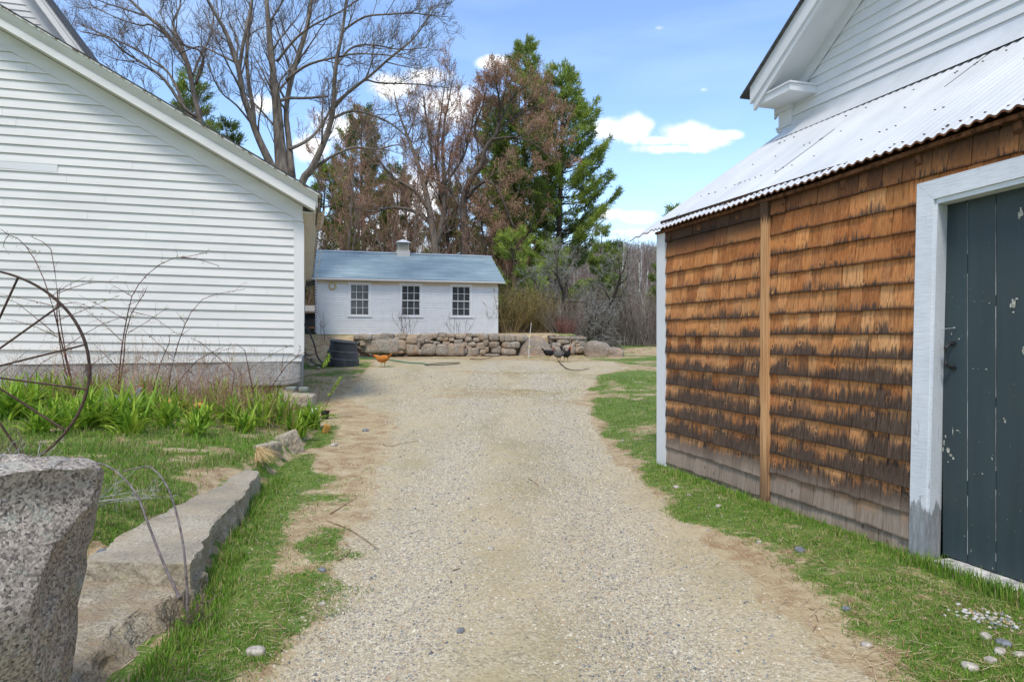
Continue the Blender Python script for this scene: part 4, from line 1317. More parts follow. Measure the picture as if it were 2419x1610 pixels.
    for sgn in (-1, 1):
        g.hexa([(la, yr, rz + .012), (ea, yr, rz + .012), (ea, yr + sgn * .13, rz - .055), (la, yr + sgn * .13, rz - .055), (la, yr, rz + .018), (ea, yr, rz + .018), (ea, yr + sgn * .13, rz - .049), (la, yr + sgn * .13, rz - .049)])
    g.build('ridge_cap', m_corrug('ridge_sheet', (.30, .37, .41), (.42, .49, .53), sa=.4), H)
    # cupola
    Cu = thing('cupola', (0, 0, 0)); Cu.parent = H
    ca = F.hb(952, 590, yr - .1)[0]
    g = G(); g.box(ca - .27, ca + .27, yr - .27, yr + .27, rz - .17, rz + .10)
    g.build('cupola_base', m_paint('worn_cupola', (.60, .58, .53), dirt=.9), Cu)
    g = G()
    for x in (-.23, .195): g.box(ca + x, ca + x + .035, yr - .23, yr + .23, rz + .10, rz + .42)
    for k in range(6):
        z = rz + .13 + k * .048
        g.hexa([(ca - .195, yr - .24, z), (ca + .195, yr - .24, z), (ca + .195, yr - .20, z + .035), (ca - .195, yr - .20, z + .035), (ca - .195, yr - .24, z + .010), (ca + .195, yr - .24, z + .010), (ca + .195, yr - .20, z + .045), (ca - .195, yr - .20, z + .045)])
    g.box(ca - .2, ca + .2, yr - .19, yr + .2, rz + .1, rz + .41)
    g.build('louvre', m_paint('louvre_paint', (.50, .46, .38), dirt=.6), Cu)
    g = G()
    g.add([(ca - .33, yr - .33, rz + .42), (ca + .33, yr - .33, rz + .42), (ca + .33, yr + .33, rz + .42), (ca - .33, yr + .33, rz + .42), (ca - .05, yr - .05, rz + .56), (ca + .05, yr - .05, rz + .56), (ca + .05, yr + .05, rz + .56), (ca - .05, yr + .05, rz + .56)],
          [(3, 2, 1, 0), (0, 1, 5, 4), (1, 2, 6, 5), (2, 3, 7, 6), (3, 0, 4, 7), (4, 5, 6, 7)])
    rock(g, (ca, yr, rz + .57), (.05, .05, .04), n=3, sq=2)
    g.build('cupola_roof', MT['galv'], Cu)
    # coiled yellow cord on the wall with its line running under the eaves
    t = thing('coiled_cord', F.w(*F.hb(785, 675, -.05)[:1], -.05, 0)[:2] + (F.hb(785, 675, -.05)[1],), TH, 'yellow cord coiled and hung on the shed wall beside the left window', 'cord')
    g = G()
    P = []
    for k in range(90):
        q = k / 90 * 2 * math.pi * 6
        r = .13 + .02 * math.sin(q * .37)
        P.append((r * .85 * math.cos(q), -.01 * math.sin(q * 1.7), r * math.sin(q)))
    tubes(g, [(P, [.010] * 90, 5)])
    tubes(g, [([(.0, 0, .13), (.5, 0, .17), (1.4, 0, .16), (2.1, 0, .10)], [.006] * 4, 4), ([(-.05, 0, .14), (-.3, 0, .20)], [.006] * 2, 4), ([(.12, 0, .05), (.16, -.01, -.05), (.13, -.01, -.12)], [.009] * 3, 5)])
    g.build('coil', m_flat('yellow_cord', (.58, .43, .17), .7, .3), t)


shed()

# ------------------------------------------------------------------ stones in the foreground and the kerb of the raised bed
GR_POST = m_granite('speckled_pink_granite', [(.035, .037, .038), (.27, .235, .20), (.49, .42, .345), (.62, .575, .51)], 140, (.36, .42, .36), .55, 2.2, .9, .012)
GR_KERB = m_granite('flaked_gneiss', [(.15, .12, .085), (.35, .295, .205), (.45, .39, .285), (.58, .52, .42)], 120, (.34, .31, .14), .55, 3.0, 1.0, .012, rust=(.30, .20, .12))
GR_SLAB = m_granite('weathered_slab', [(.15, .125, .095), (.34, .295, .22), (.43, .38, .29), (.55, .50, .40)], 140, (.36, .33, .20), .4, 2.0, .6, .008, rust=(.36, .28, .18))


def stone(name, label, c, size, mat=GR_SLAB, rz=0.0, cat='stone', group=None, z=None, **k):
    g = G()
    rock(g, (0, 0, 0), size, 0, **k)
    o = g.build(name, mat, smooth=k.get('n', 6) < 12, label=label, cat=cat, group=group)
    o.location = (c[0], c[1], c[2] if z is None else z)
    o.rotation_euler = (0, 0, rz)
    return o


def big_post():
    g = G()
    n = 70
    rock(g, (0, 0, 0), (.86, .42, 1.25), 0, .030, 11, 16, n, 3.2, crag=.06)
    V = g.v[0]
    t = (V[:, 2] + .62) / 1.25
    V[:, 0] += np.where(V[:, 0] > 0, (t - 1) * .17, 0)
    # the near right edge is knocked off in a slanting facet
    f = V[:, 0] * .80 + (-V[:, 1]) * .62 - .30 - .06 * np.sin(V[:, 2] * 9)
    V[:, 0] -= np.where(f > 0, f * .75, 0); V[:, 1] += np.where(f > 0, f * .55, 0)
    V[:, 2] -= np.where(t > .8, (V[:, 0] + .4) * .085 * (t - .8) * 5, 0)
    o = g.build('granite_block', GR_POST, smooth=False, label='tall rough pinkish granite block in the near left corner, blotched with lichen', cat='stone')
    o.location = (-1.735, 2.02, .435)
    o.rotation_euler = (0, 0, R(4))


big_post()


def split_slab(name, label, left, right, base, bottom, mat, seed, n=54, side=.035, fine=.014, top=.006, group='granite kerb stones of the raised bed'):
    """split granite block: left / right top edges near to far, base = right edge at the ground; crisp broken arrises"""
    if n not in CG: CG[n] = cubegrid(n)
    V, F = CG[n]
    u, v, w = (V[:, 0] + 1) / 2, (V[:, 1] + 1) / 2, (V[:, 2] + 1) / 2
    def edge(E):
        E = np.array(E, float); t = np.linspace(0, 1, len(E))
        return np.stack([np.interp(v, t, E[:, k]) for k in range(E.shape[1])], 1)
    L, Rr, B = edge(left), edge(right), edge(base)
    lean = (1 - w)[:, None]
    Rx = Rr[:, :2] * (1 - lean) + B[:, :2] * lean
    xy = L[:, :2] * (1 - u)[:, None] + Rx * u[:, None]
    zt = L[:, 2] * (1 - u) + Rr[:, 2] * u
    z = bottom + (zt - bottom) * w
    P = np.concatenate([xy, z[:, None]], 1)
    nz_ = lambda f, sd, o=4: fbm(P[:, 0] * f + sd, P[:, 1] * f, P[:, 2] * f * .7, o, seed + sd)
    R1, R2 = nz_(3.2, 1), nz_(11, 2, 5)
    ridge = np.abs(nz_(6, 3)) * 1.6
    right_f = sst(u, .90, 1.0); left_f = sst(1 - u, .90, 1.0); near_f = sst(1 - v, .95, 1.0); far_f = sst(v, .95, 1.0)
    d = side * R1 * 1.6 + fine * R2 * 2 - side * ridge * .6
    P[:, 0] += (right_f - left_f) * d
    P[:, 1] += (far_f - near_f) * d
    tf = sst(w, .94, 1.0)
    P[:, 2] += tf * (top * R1 * 2.2 + top * R2 * 1.2) - tf * np.maximum(right_f, near_f) * np.abs(R2) * .02
    g = G(); g.add(P, F)
    return g.build(name, mat, smooth=False, label=label, cat='stone', group=group)


split_slab('kerb_stone', 'nearest kerb block, yellow-brown and deeply flaked, beside the tall granite block',
           [(-2.35, 2.2, .09), (-2.35, 2.9, .10), (-2.30, 3.80, .10)], [(-1.66, 2.2, .10), (-1.69, 2.70, .10), (-1.76, 3.00, .105), (-1.72, 3.25, .10), (-1.64, 3.45, .10), (-1.68, 3.8, .09)],
           [(-1.42, 2.2, 0), (-1.45, 2.75, 0), (-1.50, 2.95, 0), (-1.54, 3.2, 0), (-1.58, 3.42, 0), (-1.66, 3.8, 0)], -.16, GR_KERB, 31, side=.06, fine=.022, top=.008)
split_slab('kerb_stone', 'longest flat grey kerb slab, narrowing away along the left edge of the drive',
           [(-2.27, 3.60, .205), (-2.35, 4.3, .20), (-2.37, 5.0, .19), (-2.37, 5.5, .185), (-2.42, 6.2, .175)], [(-1.68, 3.55, .21), (-1.80, 4.0, .195), (-1.92, 4.44, .185), (-2.03, 5.16, .18), (-2.16, 5.7, .175), (-2.30, 6.2, .168)],
           [(-1.66, 3.55, 0), (-1.78, 4.0, 0), (-1.91, 4.6, 0), (-2.02, 5.16, 0), (-2.15, 5.7, 0), (-2.28, 6.2, 0)], -.10, GR_SLAB, 47, n=80, side=.03, fine=.012, top=.005)
x, y, z = gnd(646, 1098)
stone('kerb_stone', 'small upright grey kerb stone just beyond the end of the long slab', (-2.56, 7.15, .10), (.14, .34, .34), GR_SLAB, R(-20), seed=5, sq=12, n=18, rough=.07, crag=.05, group='granite kerb stones of the raised bed')
stone('kerb_stone', 'tilted wedge-shaped kerb stone under the last lily clump', (-2.60, 7.85, .10), (.16, .38, .32), GR_SLAB, R(-38), seed=9, sq=10, n=18, rough=.08, crag=.05, group='granite kerb stones of the raised bed').rotation_euler = (R(14), R(-16), R(-38))
stone('flat_rock', 'flat tan rock lying under the corner of the farmhouse foundation', (-3.52, 11.0, .34), (.72, .42, .24), GR_SLAB, R(6), seed=21, sq=6, n=20, rough=.07, crag=.05)
stone('packing_stone', 'greenish brick-like stone wedged below the foundation corner', (-3.62, 11.2, .515), (.17, .12, .07), m_flat('green_stone', (.20, .23, .20), .9, .2), 0, seed=2, sq=8, n=6, rough=.03, cat='stone')
stone('packing_stone', 'second greenish stone wedged below the foundation corner, leaning right', (-3.42, 11.2, .50), (.15, .12, .08), bpy.data.materials['green_stone'], .4, seed=6, sq=7, n=6, rough=.05, cat='stone')
for i, (px, w) in enumerate([(600, .5), (645, .42), (672, .3)]):
    x, y, z = at(px, 925, 11.55)
    stone('packing_stone', ['brown rubble stone in the dark gap below the foundation block, left of three', 'brown rubble stone in the dark gap below the foundation block, middle of three', 'brown rubble stone in the dark gap below the foundation block, right of three'][i],
          (x, y + .1, .40), (w, .35, .26), GR_KERB, 0, seed=40 + i, sq=4, n=9, rough=.09, cat='stone')
stone('foundation_step', 'weathered lower step stone below the farmhouse wall, left of the dark gap', (-5.05, 10.9, .34), (.9, .35, .20), GR_SLAB, TH, seed=61, sq=7, n=10, rough=.05, cat='stone')

# small loose stones
PALE = m_flat('pale_pebble', (.47, .42, .35), .8, .2, .3, 40)
GREY = m_flat('grey_pebble', (.20, .21, .22), .8, .25, .3, 40)
LOOSE = [(602, 1543, .085, 0, 'cream rounded stone on bare dirt at the lower left of the drive'), (242, 1372, .075, 1, 'grey stone resting between the two nearest kerb stones'),
         (1158, 1297, .05, 0, 'flat pale stone in the middle of the gravel drive'), (1697, 1197, .055, 0, 'white stone in the grass below the cedar post'),
         (1597, 1152, .06, 0, 'white stone in the grass near the lean-to corner'), (1794, 1281, .04, 0, 'small white stone in the grass midway along the shingled wall'),
         (1890, 1302, .07, 1, 'dark grey stone in the grass midway along the shingled wall'), (2292, 1580, .065, 0, 'white stone at the bottom edge of the right lawn'),
         (2362, 1543, .06, 0, 'white flat stone on the lawn, below a grey one'), (2372, 1524, .06, 1, 'grey flat stone on the lawn below the green door'),
         (2340, 1563, .05, 0, 'small white stone on the lawn near the bottom right'), (2330, 1505, .05, 0, 'pale stone on the lawn just below the pebble heap'),
         (2409, 1551, .05, 0, 'pale stone on the lawn at the right border of the picture'), (1088, 1492, .045, 1, 'blue-grey cube-like stone on the gravel near the bottom'),
         (761, 1348, .055, 1, 'grey stone on the dirt left of the gravel'), (760, 1344 + 84, .04, 0, 'pale stone among the grass tufts left of the gravel'), (1628, 1170, .04, 0, 'pale stone in the grass left of the cedar post'),
         (863, 1018, .09, 1, 'brown clod on the drive right of the lily clumps'), (790, 1053, .10, 0, 'pale elongated stone on the earth beyond the kerb'), (2047, 1529, .05, 0, 'pale stone on the dirt edge at lower right'),
         (1500, 1102, .04, 0, 'white speck of stone in the lawn near the corner board'), (1470, 1040, .04, 0, 'small white stone in the far lawn patch'), (1900 + 100, 1440, .045, 1, 'grey stone at the edge of drive and lawn, right')]
for i, (px, py, sz, dk, lab) in enumerate(LOOSE):
    x, y, z = gnd(px, py)
    stone('loose_stone', lab, (x, y, z + sz * .08), (sz, sz * .75, sz * .55), GREY if dk else PALE, i * 1.3, seed=i, sq=3, n=5, rough=.09, cat='stone', group='loose stones on the ground')
# heap of pebbles in front of the door
g = G(); rr = random.Random(4)
for k in range(130):
    u = rr.random()
    px, py = 2268 + 135 * u + rr.gauss(0, 14), 1447 + 32 * u + rr.gauss(0, 9)
    x, y, z = gnd(px, py); s_ = rr.uniform(.007, .021)
    rock(g, (x, y, z + s_ * .3), (s_ * rr.uniform(.8, 1.5), s_, s_ * .7), rr.random() * 6, .1, k, 2.6, 3, col=rr.choice([(.50, .48, .44), (.52, .51, .48), (.45, .40, .32), (.20, .22, .25), (.40, .27, .15)]))
sm = S('pebble_colours', .75, .3); cc_, _ = sm.attr(); PEB = sm.done(cc_)
g.build('pebble_patch', PEB, smooth=True, label='patch of small white and grey pebbles in the grass before the door', cat='pebbles', kind='stuff')

# loose gravel standing proud of the drive


def gravel():
    rng = np.random.default_rng(7)
    N = 400000
    Y = 2.2 + 17 * rng.random(N) ** 1.9
    X = rng.uniform(-.8, .8, N) * Y * 0 + rng.uniform(-1, 1, N) * (1.0 + .16 * Y)
    gv, gr = masks(X, Y)
    pat = fbm(X * 1.6, Y * 1.1, 0, 4, 71)
    tr = np.exp(-((np.abs(X) - .62) / .35) ** 2) * .5
    keep = rng.random(N) < np.clip(gv * (.30 + .75 * pat + 1.1 * ruts(X, Y)) + .02, .0, 1)
    keep &= (X - curb_x(Y) > .08)
    X, Y = X[keep], Y[keep]
    N = len(X)
    Z = height(X, Y)
    s = np.clip(rng.lognormal(-5.55, .42, N), .0022, .014) * (1 + .08 * np.clip(Y - 3, 0, 12))
    base = np.array([(1, 0, 0), (0, 1, 0), (-1, 0, 0), (0, -1, 0), (0, 0, 1)], float)
    P = base[None] * rng.uniform(.55, 1.25, (N, 5, 1)) * s[:, None, None]
    P[:, :, 2] *= .75
    P += rng.normal(0, .12, P.shape) * s[:, None, None]
    a = rng.uniform(0, 6.28, N); ca, sa = np.cos(a)[:, None], np.sin(a)[:, None]
    Q = np.stack([P[:, :, 0] * ca - P[:, :, 1] * sa, P[:, :, 0] * sa + P[:, :, 1] * ca, P[:, :, 2]], -1)
    Q += np.stack([X, Y, Z + s * .05], 1)[:, None, :]
    F = np.array([(0, 1, 4), (1, 2, 4), (2, 3, 4), (3, 0, 4)])
    F = (F[None] + (np.arange(N) * 5)[:, None, None]).reshape(-1, 3)
    pal = np.array([(.52, .465, .35), (.58, .53, .41), (.46, .385, .255), (.36, .32, .25), (.26, .25, .235), (.14, .145, .155), (.17, .19, .20), (.50, .41, .30), (.38, .26, .16)])
    ci = rng.choice(len(pal), N, p=[.18, .18, .18, .13, .09, .06, .05, .10, .03])
    C = np.repeat(pal[ci] * rng.uniform(.8, 1.1, (N, 1)), 5, 0)
    g = G(); g.add(Q.reshape(-1, 3), F, C)
    g.build('gravel', PEB, kind='stuff', label='loose crushed gravel on the drive', cat='gravel')


gravel()


# ------------------------------------------------------------------ old iron wheel leaning in the bed
def wheel():
    Y = 5.2
    cx, cy, cz = at(-78, 880, Y)
    Rv = 251 / FPX * Y
    t = thing('iron_wheel', (cx + .02, cy, cz), R(17), 'large rusty iron rake wheel with thin spokes standing in the lily bed', 'wheel')
    g = G()
    n = 96
    V, F = [], []
    for k in range(n):
        a = k / n * 2 * math.pi
        w = .003 * math.sin(a * 3)
        for (r, y) in ((Rv, -.020), (Rv, .020), (Rv - .008, .022), (Rv - .016, .012), (Rv - .016, -.012), (Rv - .008, -.022)):
            V.append(((r + w) * math.cos(a), y + .006 * math.sin(a * 2), (r + w) * math.sin(a)))
    for k in range(n):
        k2 = (k + 1) % n
        for j in range(6): F.append((k * 6 + j, k2 * 6 + j, k2 * 6 + (j + 1) % 6, k * 6 + (j + 1) % 6))
    g.add(V, F); g.build('rim', MT['iron'], t, smooth=False)
    g = G()
    ring_loft(g, [((0, -.09, 0), (.035, 0, 0), (0, 0, .035)), ((0, -.085, 0), (.055, 0, 0), (0, 0, .055)), ((0, .085, 0), (.055, 0, 0), (0, 0, .055)), ((0, .09, 0), (.035, 0, 0), (0, 0, .035))], 16)
    g.build('hub', MT['iron'], t)
    for k in range(14):
        a = R(-12 + 1.5) + k / 14 * 2 * math.pi
        yy = .075 if k % 2 else -.075
        g = G()
        tubes(g, [([(.045 * math.cos(a), yy, .045 * math.sin(a)), (Rv * .5 * math.cos(a), yy * .5 + .004, Rv * .5 * math.sin(a)), ((Rv - .012) * math.cos(a), 0, (Rv - .012) * math.sin(a))], [.0085] * 3, 6)])
        g.build('spoke', MT['iron'], t)


wheel()


# ------------------------------------------------------------------ dry stone wall
def dry_wall():
    Yw = lambda px: 23.55 + (px - 820) / 565 * 1.8
    m = m_granite('fieldstone', [(.12, .105, .09), (.27, .235, .19), (.38, .33, .27), (.52, .48, .42)], 40, (.36, .37, .31), .5, 1.6, .8, .02, rust=(.40, .25, .14))
    s_ = m.node_tree
    T = thing('dry_stone_wall', (0, 0, 0), 0, 'low dry-laid fieldstone wall below the white shed', 'wall')
    # stones read off the photo: centre and size in a 4.612x enlargement with origin (700, 750)
    ST = [(910, 312, 370, 150), (1142, 300, 104, 112), (1252, 335, 186, 138), (1432, 345, 176, 128), (1582, 350, 146, 128), (1730, 348, 180, 140), (1925, 372, 122, 82), (2030, 375, 66, 56), (2170, 345, 110, 90), (2270, 370, 90, 80),
          (718, 215, 196, 76), (865, 224, 104, 54), (982, 212, 140, 78), (1085, 242, 74, 50), (1148, 202, 104, 62), (1252, 246, 140, 78), (1350, 254, 92, 62), (1408, 206, 142, 66), (1506, 200, 66, 56), (1590, 188, 96, 52),
          (1425, 252, 66, 42), (1560, 232, 64, 42), (1690, 195, 90, 44), (1768, 212, 62, 40), (1616, 232, 72, 50), (1690, 240, 60, 38), (1520, 275, 84, 34), (1630, 282, 80, 40), (1470, 262, 34, 28), (1870, 236, 80, 52), (1815, 210, 58, 40),
          (1750, 262, 72, 40), (1830, 292, 58, 52), (1905, 290, 90, 50), (2035, 210, 104, 74), (2150, 215, 112, 80), (1960, 240, 76, 44), (2005, 310, 104, 74), (1875, 325, 64, 40), (2075, 350, 46, 60), (2150, 285, 116, 44), (2060, 262, 60, 38),
          (2240, 225, 50, 74), (700, 262, 90, 26), (720, 290, 60, 34), (660, 215, 50, 40), (1030, 195, 40, 30), (1940, 190, 60, 36), (1880, 180, 60, 26), (1320, 205, 36, 30), (1838, 365, 40, 48), (1930, 415, 180, 26), (2120, 408, 190, 26), (1980, 330, 40, 40),
          (810, 200, 34, 40), (1330, 300, 40, 60), (1500, 300, 40, 44), (1660, 300, 50, 40), (1790, 250, 40, 34), (1128, 372, 80, 40), (1345, 378, 50, 50)]
    # right-hand length beyond: enlargement 4.126 with origin (1140, 520)
    ST2 = [(266, 1148, 108, 62), (375, 1152, 118, 66), (188, 1150, 52, 66), (275, 1215, 178, 70), (268, 1283, 112, 60), (100, 1215, 100, 54), (130, 1272, 92, 50), (20, 1200, 60, 50), (40, 1255, 40, 40), (205, 1330, 80, 20),
           (780, 1182, 130, 48), (905, 1180, 76, 42), (965, 1192, 92, 76), (840, 1262, 130, 104), (940, 1262, 76, 64), (720, 1215, 90, 40), (880, 1215, 50, 40), (930, 1220, 50, 34), (715, 1262, 90, 90), (985, 1252, 50, 40)]
    L = [(700 + a / 4.612, 750 + b / 4.612, c / 4.612, d / 4.612) for a, b, c, d in ST] + [(1140 + a / 4.126, 520 + b / 4.126, c / 4.126, d / 4.126) for a, b, c, d in ST2]
    rr = random.Random(10)
    for i, (px, py, w, h) in enumerate(L):
        Y = Yw(px)
        x, y, z = at(px, py, Y)
        g = G()
        sw, sh = w / FPX * Y * 1.05, h / FPX * Y * 1.08
        d = min(.5, max(.22, (sw + sh) * .55))
        rock(g, (x, y + d * .42 + rr.uniform(-.03, .03), z), (sw, d, sh), R(rr.uniform(-4, 14)), .055, i, rr.choice([3.2, 4, 6]), 8)
        g.build('stone', m, T, smooth=True)
    # earth and small hearting stones behind the face
    g = G()
    for px0, px1 in ((835, 1215), (1296, 1378)):
        n = 24
        V = []
        for k in range(n):
            px = px0 + (px1 - px0) * k / (n - 1); Y = Yw(px) + .20
            x, y, _ = at(px, 800, Y)
            V += [(x, y, .45), (x, y, 1.33), (x, y + .4, 1.34)]
        g.add(V, [(k * 3, k * 3 + 3, k * 3 + 4, k * 3 + 1) for k in range(n - 1)] + [(k * 3 + 1, k * 3 + 4, k * 3 + 5, k * 3 + 2) for k in range(n - 1)])
    for k in range(230):
        px = rr.choice([rr.uniform(836, 1212), rr.uniform(1296, 1380)]); Y = Yw(px) + .12
        z = rr.uniform(.62, 1.34); x, y, _ = at(px, 800, Y)
        s1 = rr.uniform(.07, .16)
        rock(g, (x, y, z), (s1 * 1.4, s1, s1), rr.random(), .09, k, 3, 3)
    g.build('hearting', m_granite('hearting_stone', [(.05, .04, .032), (.14, .11, .085), (.22, .175, .135), (.33, .28, .22)], 40, (.25, .25, .2), .3, 2, .8), T)
    # boulders and the capstone
    Y = Yw(1262)
    x, y, z = at(1264, 820, Y - .05)
    bm = m_granite('tan_boulder', [(.12, .10, .08), (.24, .195, .155), (.31, .26, .21), (.42, .37, .32)], 45, (.45, .44, .38), .4, 1.0, .6, .02, rust=(.42, .26, .15))
    g = G()
    rock(g, (0, 0, 0), (1.42, .9, 1.45), 0, .03, 3, 2.6, 16)
    V = g.v[0]; V[:, 0] *= 1 - .38 * np.clip(V[:, 2] / .72, -.4, 1)
    g.build('boulder', bm, smooth=True, label='big smooth tan boulder set in the stone wall behind the fence stake', cat='boulder').location = (x + .02, y + .28, .62)
    x, y, z = at(1427, 830, 24.6)
    g = G(); rock(g, (0, 0, 0), (1.0, .8, .95), 0, .05, 14, 3, 14, crag=.03); V = g.v[0]; V[:, 0] += V[:, 2] * -.25
    g.build('boulder', bm, smooth=True, label='low tan boulder beyond the right end of the stone wall', cat='boulder').location = (x - .16, y + .2, .68)
    g = G(); rock(g, (0, 0, 0), (.62, .5, .62), 0, .05, 19, 3.4, 12, crag=.03)
    g.build('boulder', bm, smooth=True, label='smaller brown boulder leaning right of the low tan boulder', cat='boulder').location = (x + .40, y - .1, .64)
    g = G()
    x0, y0, z0 = at(1297, 797, Yw(1297)); x1, y1, z1 = at(1383, 799, Yw(1383))
    rock(g, (0, 0, 0), (x1 - x0 + .05, .5, .095), 0, .03, 4, 9, 12)
    o = g.build('cap_slab', m, smooth=True, label='long thin flat slab capping the right end of the stone wall', cat='stone')
    o.location = ((x0 + x1) / 2, (y0 + y1) / 2 + .22, (z0 + z1) / 2); o.rotation_euler = (0, R(1.0), math.atan2(y1 - y0, x1 - x0))


dry_wall()


# ------------------------------------------------------------------ tub, hoses, sticks and other farmyard things
def lathe(g, prof, k=28, col=(.5, .5, .5)):
    a = np.arange(k) / k * 2 * np.pi
    V = [(r * math.cos(q), r * math.sin(q), z) for r, z in prof for q in a]
    F = [(i * k + j, i * k + (j + 1) % k, (i + 1) * k + (j + 1) % k, (i + 1) * k + j) for i in range(len(prof) - 1) for j in range(k)]
    g.add(V, F, col)


def tub():
    x, y, z = gnd(798, 866)
    t = thing('stock_tub', (x, y + .42, z - .02), 0, 'black ribbed plastic tub turned upside down on the drive by the farmhouse corner', 'tub')
    t.rotation_euler = (R(2), R(6), 0)
    s = S('black_plastic', .45, .4)
    a = s.noise(5, 6, .6); w = s.noise(1, 4, .6, s.map((6, 6, 1.2)))
    c = s.ramp(a, [(.3, (.022, .024, .028)), (.7, (.060, .064, .072))])
    c = s.mix(s.ramp(w, [(.6, 0.0), (.75, .35)]), c, (.16, .15, .14))
    pm = s.done(c, None, s.ramp(a, [(.3, .35), (.7, .6)]))
    g = G()
    lathe(g, [(.478, 0), (.485, .06), (.475, .24), (.452, .245), (.45, .262), (.440, .265), (.428, .45), (.405, .455), (.402, .47), (.394, .474), (.378, .68), (.395, .70), (.392, .735), (.37, .74)], 40)
    g.build('body', pm, t, smooth=False)
    g = G(); lathe(g, [(.37, .742), (.36, .72), (.0, .715)], 40)
    g.build('base_panel', pm, t)
    for zz, r in ((.252, .464), (.462, .418), (.735, .400)):
        g = G()
        P = [((r) * math.cos(q), (r) * math.sin(q), zz) for q in np.linspace(0, 2 * math.pi, 49)]
        tubes(g, [(P, [.010] * 49, 6)])
        g.build('rib', m_flat('scuffed_rib', (.20, .21, .22), .5, .4, .3, 14) if zz == .252 else bpy.data.materials['scuffed_rib'], t, smooth=True)
    g = G(); tubes(g, [([(.0, -.33, .745), (.02, 0, .765), (-.04, .3, .745)], [.008] * 3, 5)])
    g.build('stick', m_flat('dry_stick', (.36, .27, .18), .9, .1), t)


tub()


def line(name, label, cat, pts, rad, mat, sides=6, group=None, taper=1.0, sub=6):
    P = np.array(pts, float)
    t = np.linspace(0, len(P) - 1, (len(P) - 1) * sub + 1)
    # smooth curve through the points
    out = []
    for q in t:
        i = min(int(q), len(P) - 2); f = q - i
        p0 = P[max(i - 1, 0)]; p1 = P[i]; p2 = P[i + 1]; p3 = P[min(i + 2, len(P) - 1)]
        out.append(.5 * ((2 * p1) + (-p0 + p2) * f + (2 * p0 - 5 * p1 + 4 * p2 - p3) * f * f + (-p0 + 3 * p1 - 3 * p2 + p3) * f ** 3))
    n = len(out)
    g = G(); tubes(g, [(out, list(np.linspace(rad, rad * taper, n)), sides)])
    return g.build(name, mat, smooth=True, label=label, cat=cat, group=group)


line('drain_pipe', 'black plastic pipe arching from behind the farmhouse down to the tub', 'pipe',
     [at(712, 758, 18.6), at(728, 780, 18.5), at(742, 812, 18.4), at(750, 842, 18.3), at(766, 862, 18.2)], .022, MT['black_iron'], 8)
line('drain_pipe', 'thin black pipe on the ground running from the farmhouse corner to the tub', 'pipe',
     [tuple(np.array(gnd(716, 845)) + (0, 0, .1)), tuple(np.array(gnd(735, 858)) + (0, 0, .06)), tuple(np.array(gnd(762, 868)) + (0, 0, .03))], .018, MT['black_iron'], 8)
hp = [gnd(*q) for q in ((838, 845), (880, 848), (925, 852), (965, 858), (1000, 860), (1012, 864))]
line('garden_hose', 'green garden hose lying across the yard behind the orange hen', 'hose', [(a, b, c + .025) for a, b, c in hp], .018, m_flat('green_hose', (.06, .22, .13), .5, .4), 8)
g = G()
a0 = gnd(1004, 863); a1 = gnd(1085, 859)
for k in range(14):
    u = k / 14; x = a0[0] + (a1[0] - a0[0]) * u; yy = a0[1] + (a1[1] - a0[1]) * u
    zz = hgt(x, yy) + .02 + .03 * math.sin(u * 3.1)
    g.box(x, x + (a1[0] - a0[0]) / 14 + .01, yy - .12 - .06 * math.sin(u * 5), yy + .25, zz, zz + .014)
g.build('dark_mat', m_flat('old_rubber', (.085, .075, .065), .9, .2), label='flat dark mat lying on the gravel at the end of the green hose', cat='mat')
STK = m_flat('grey_twig', (.17, .125, .09), .9, .1, .3, 20)
line('fallen_stick', 'thin crooked stick lying before the stone wall', 'stick', [tuple(np.array(gnd(*q)) + (0, 0, .03)) for q in ((1110, 849), (1135, 850), (1150, 848), (1163, 844))], .016, STK, 5, taper=.5)
line('fallen_stick', 'long curved bare branch lying on the far gravel near the dark hens', 'stick', [tuple(np.array(gnd(*q)) + (0, 0, .03)) for q in ((1319, 853), (1326, 862), (1340, 873), (1365, 877), (1393, 872))], .018, STK, 5, taper=.5)
STW = m_flat('tan_twig', (.33, .23, .14), .9, .1, .3, 20)
for i, (pp, lb) in enumerate([(((771, 1230), (795, 1240), (822, 1250), (850, 1268), (894, 1299)), 'longest tan twig slanting across the left of the gravel'), (((780, 1215), (805, 1200), (842, 1177)), 'tan twig at the grass edge left of the gravel'),
                              (((1248, 1131), (1262, 1140), (1272, 1149)), 'small forked twig in the centre of the drive'), (((1070, 1350), (1088, 1345)), 'short twig in the middle of the gravel'),
                              (((798, 1325), (815, 1318), (828, 1300)), 'bent twig on the dirt patch left of the gravel'), (((905, 1052), (925, 1055), (950, 1048), (990, 1043)), 'reddish twig where the drive widens')]):
    line('twig', lb, 'twig', [tuple(np.array(gnd(*q)) + (0, 0, .008)) for q in pp], .0045 if i else .005, STW, 5, group='twigs on the drive', taper=.5)
x, y, z = gnd(771, 1022)
o = stone('clay_brick', 'ochre broken brick on the earth beside the last lily clump', (x, y, z + .05), (.085, .085, .13), m_flat('ochre_brick', (.42, .24, .06), .9, .2), .5, seed=3, sq=9, n=6, rough=.03, cat='brick'); o.rotation_euler = (R(12), R(14), .5)
x, y, z = gnd(768, 990)
t = thing('flower_pot', (x, y, z), 0, 'small black plastic flower pot beside the last lily clump', 'pot')
g = G(); lathe(g, [(.045, .0), (.062, .11), (.068, .11), (.070, .13), (.060, .13), (.045, .03)], 20); g.build('pot_wall', MT['black_iron'], t)
g = G(); lathe(g, [(.058, .10), (.03, .112), (0, .115)], 20); g.build('soil', MT['dark'], t)
x, y, z = gnd(742, 978)
stone('white_stone', 'chalky white stone behind the last lily clump', (x, y, z + .05), (.13, .08, .10), m_flat('white_stone', (.66, .66, .62), .8, .2), 0, seed=7, sq=3, n=6, rough=.1)
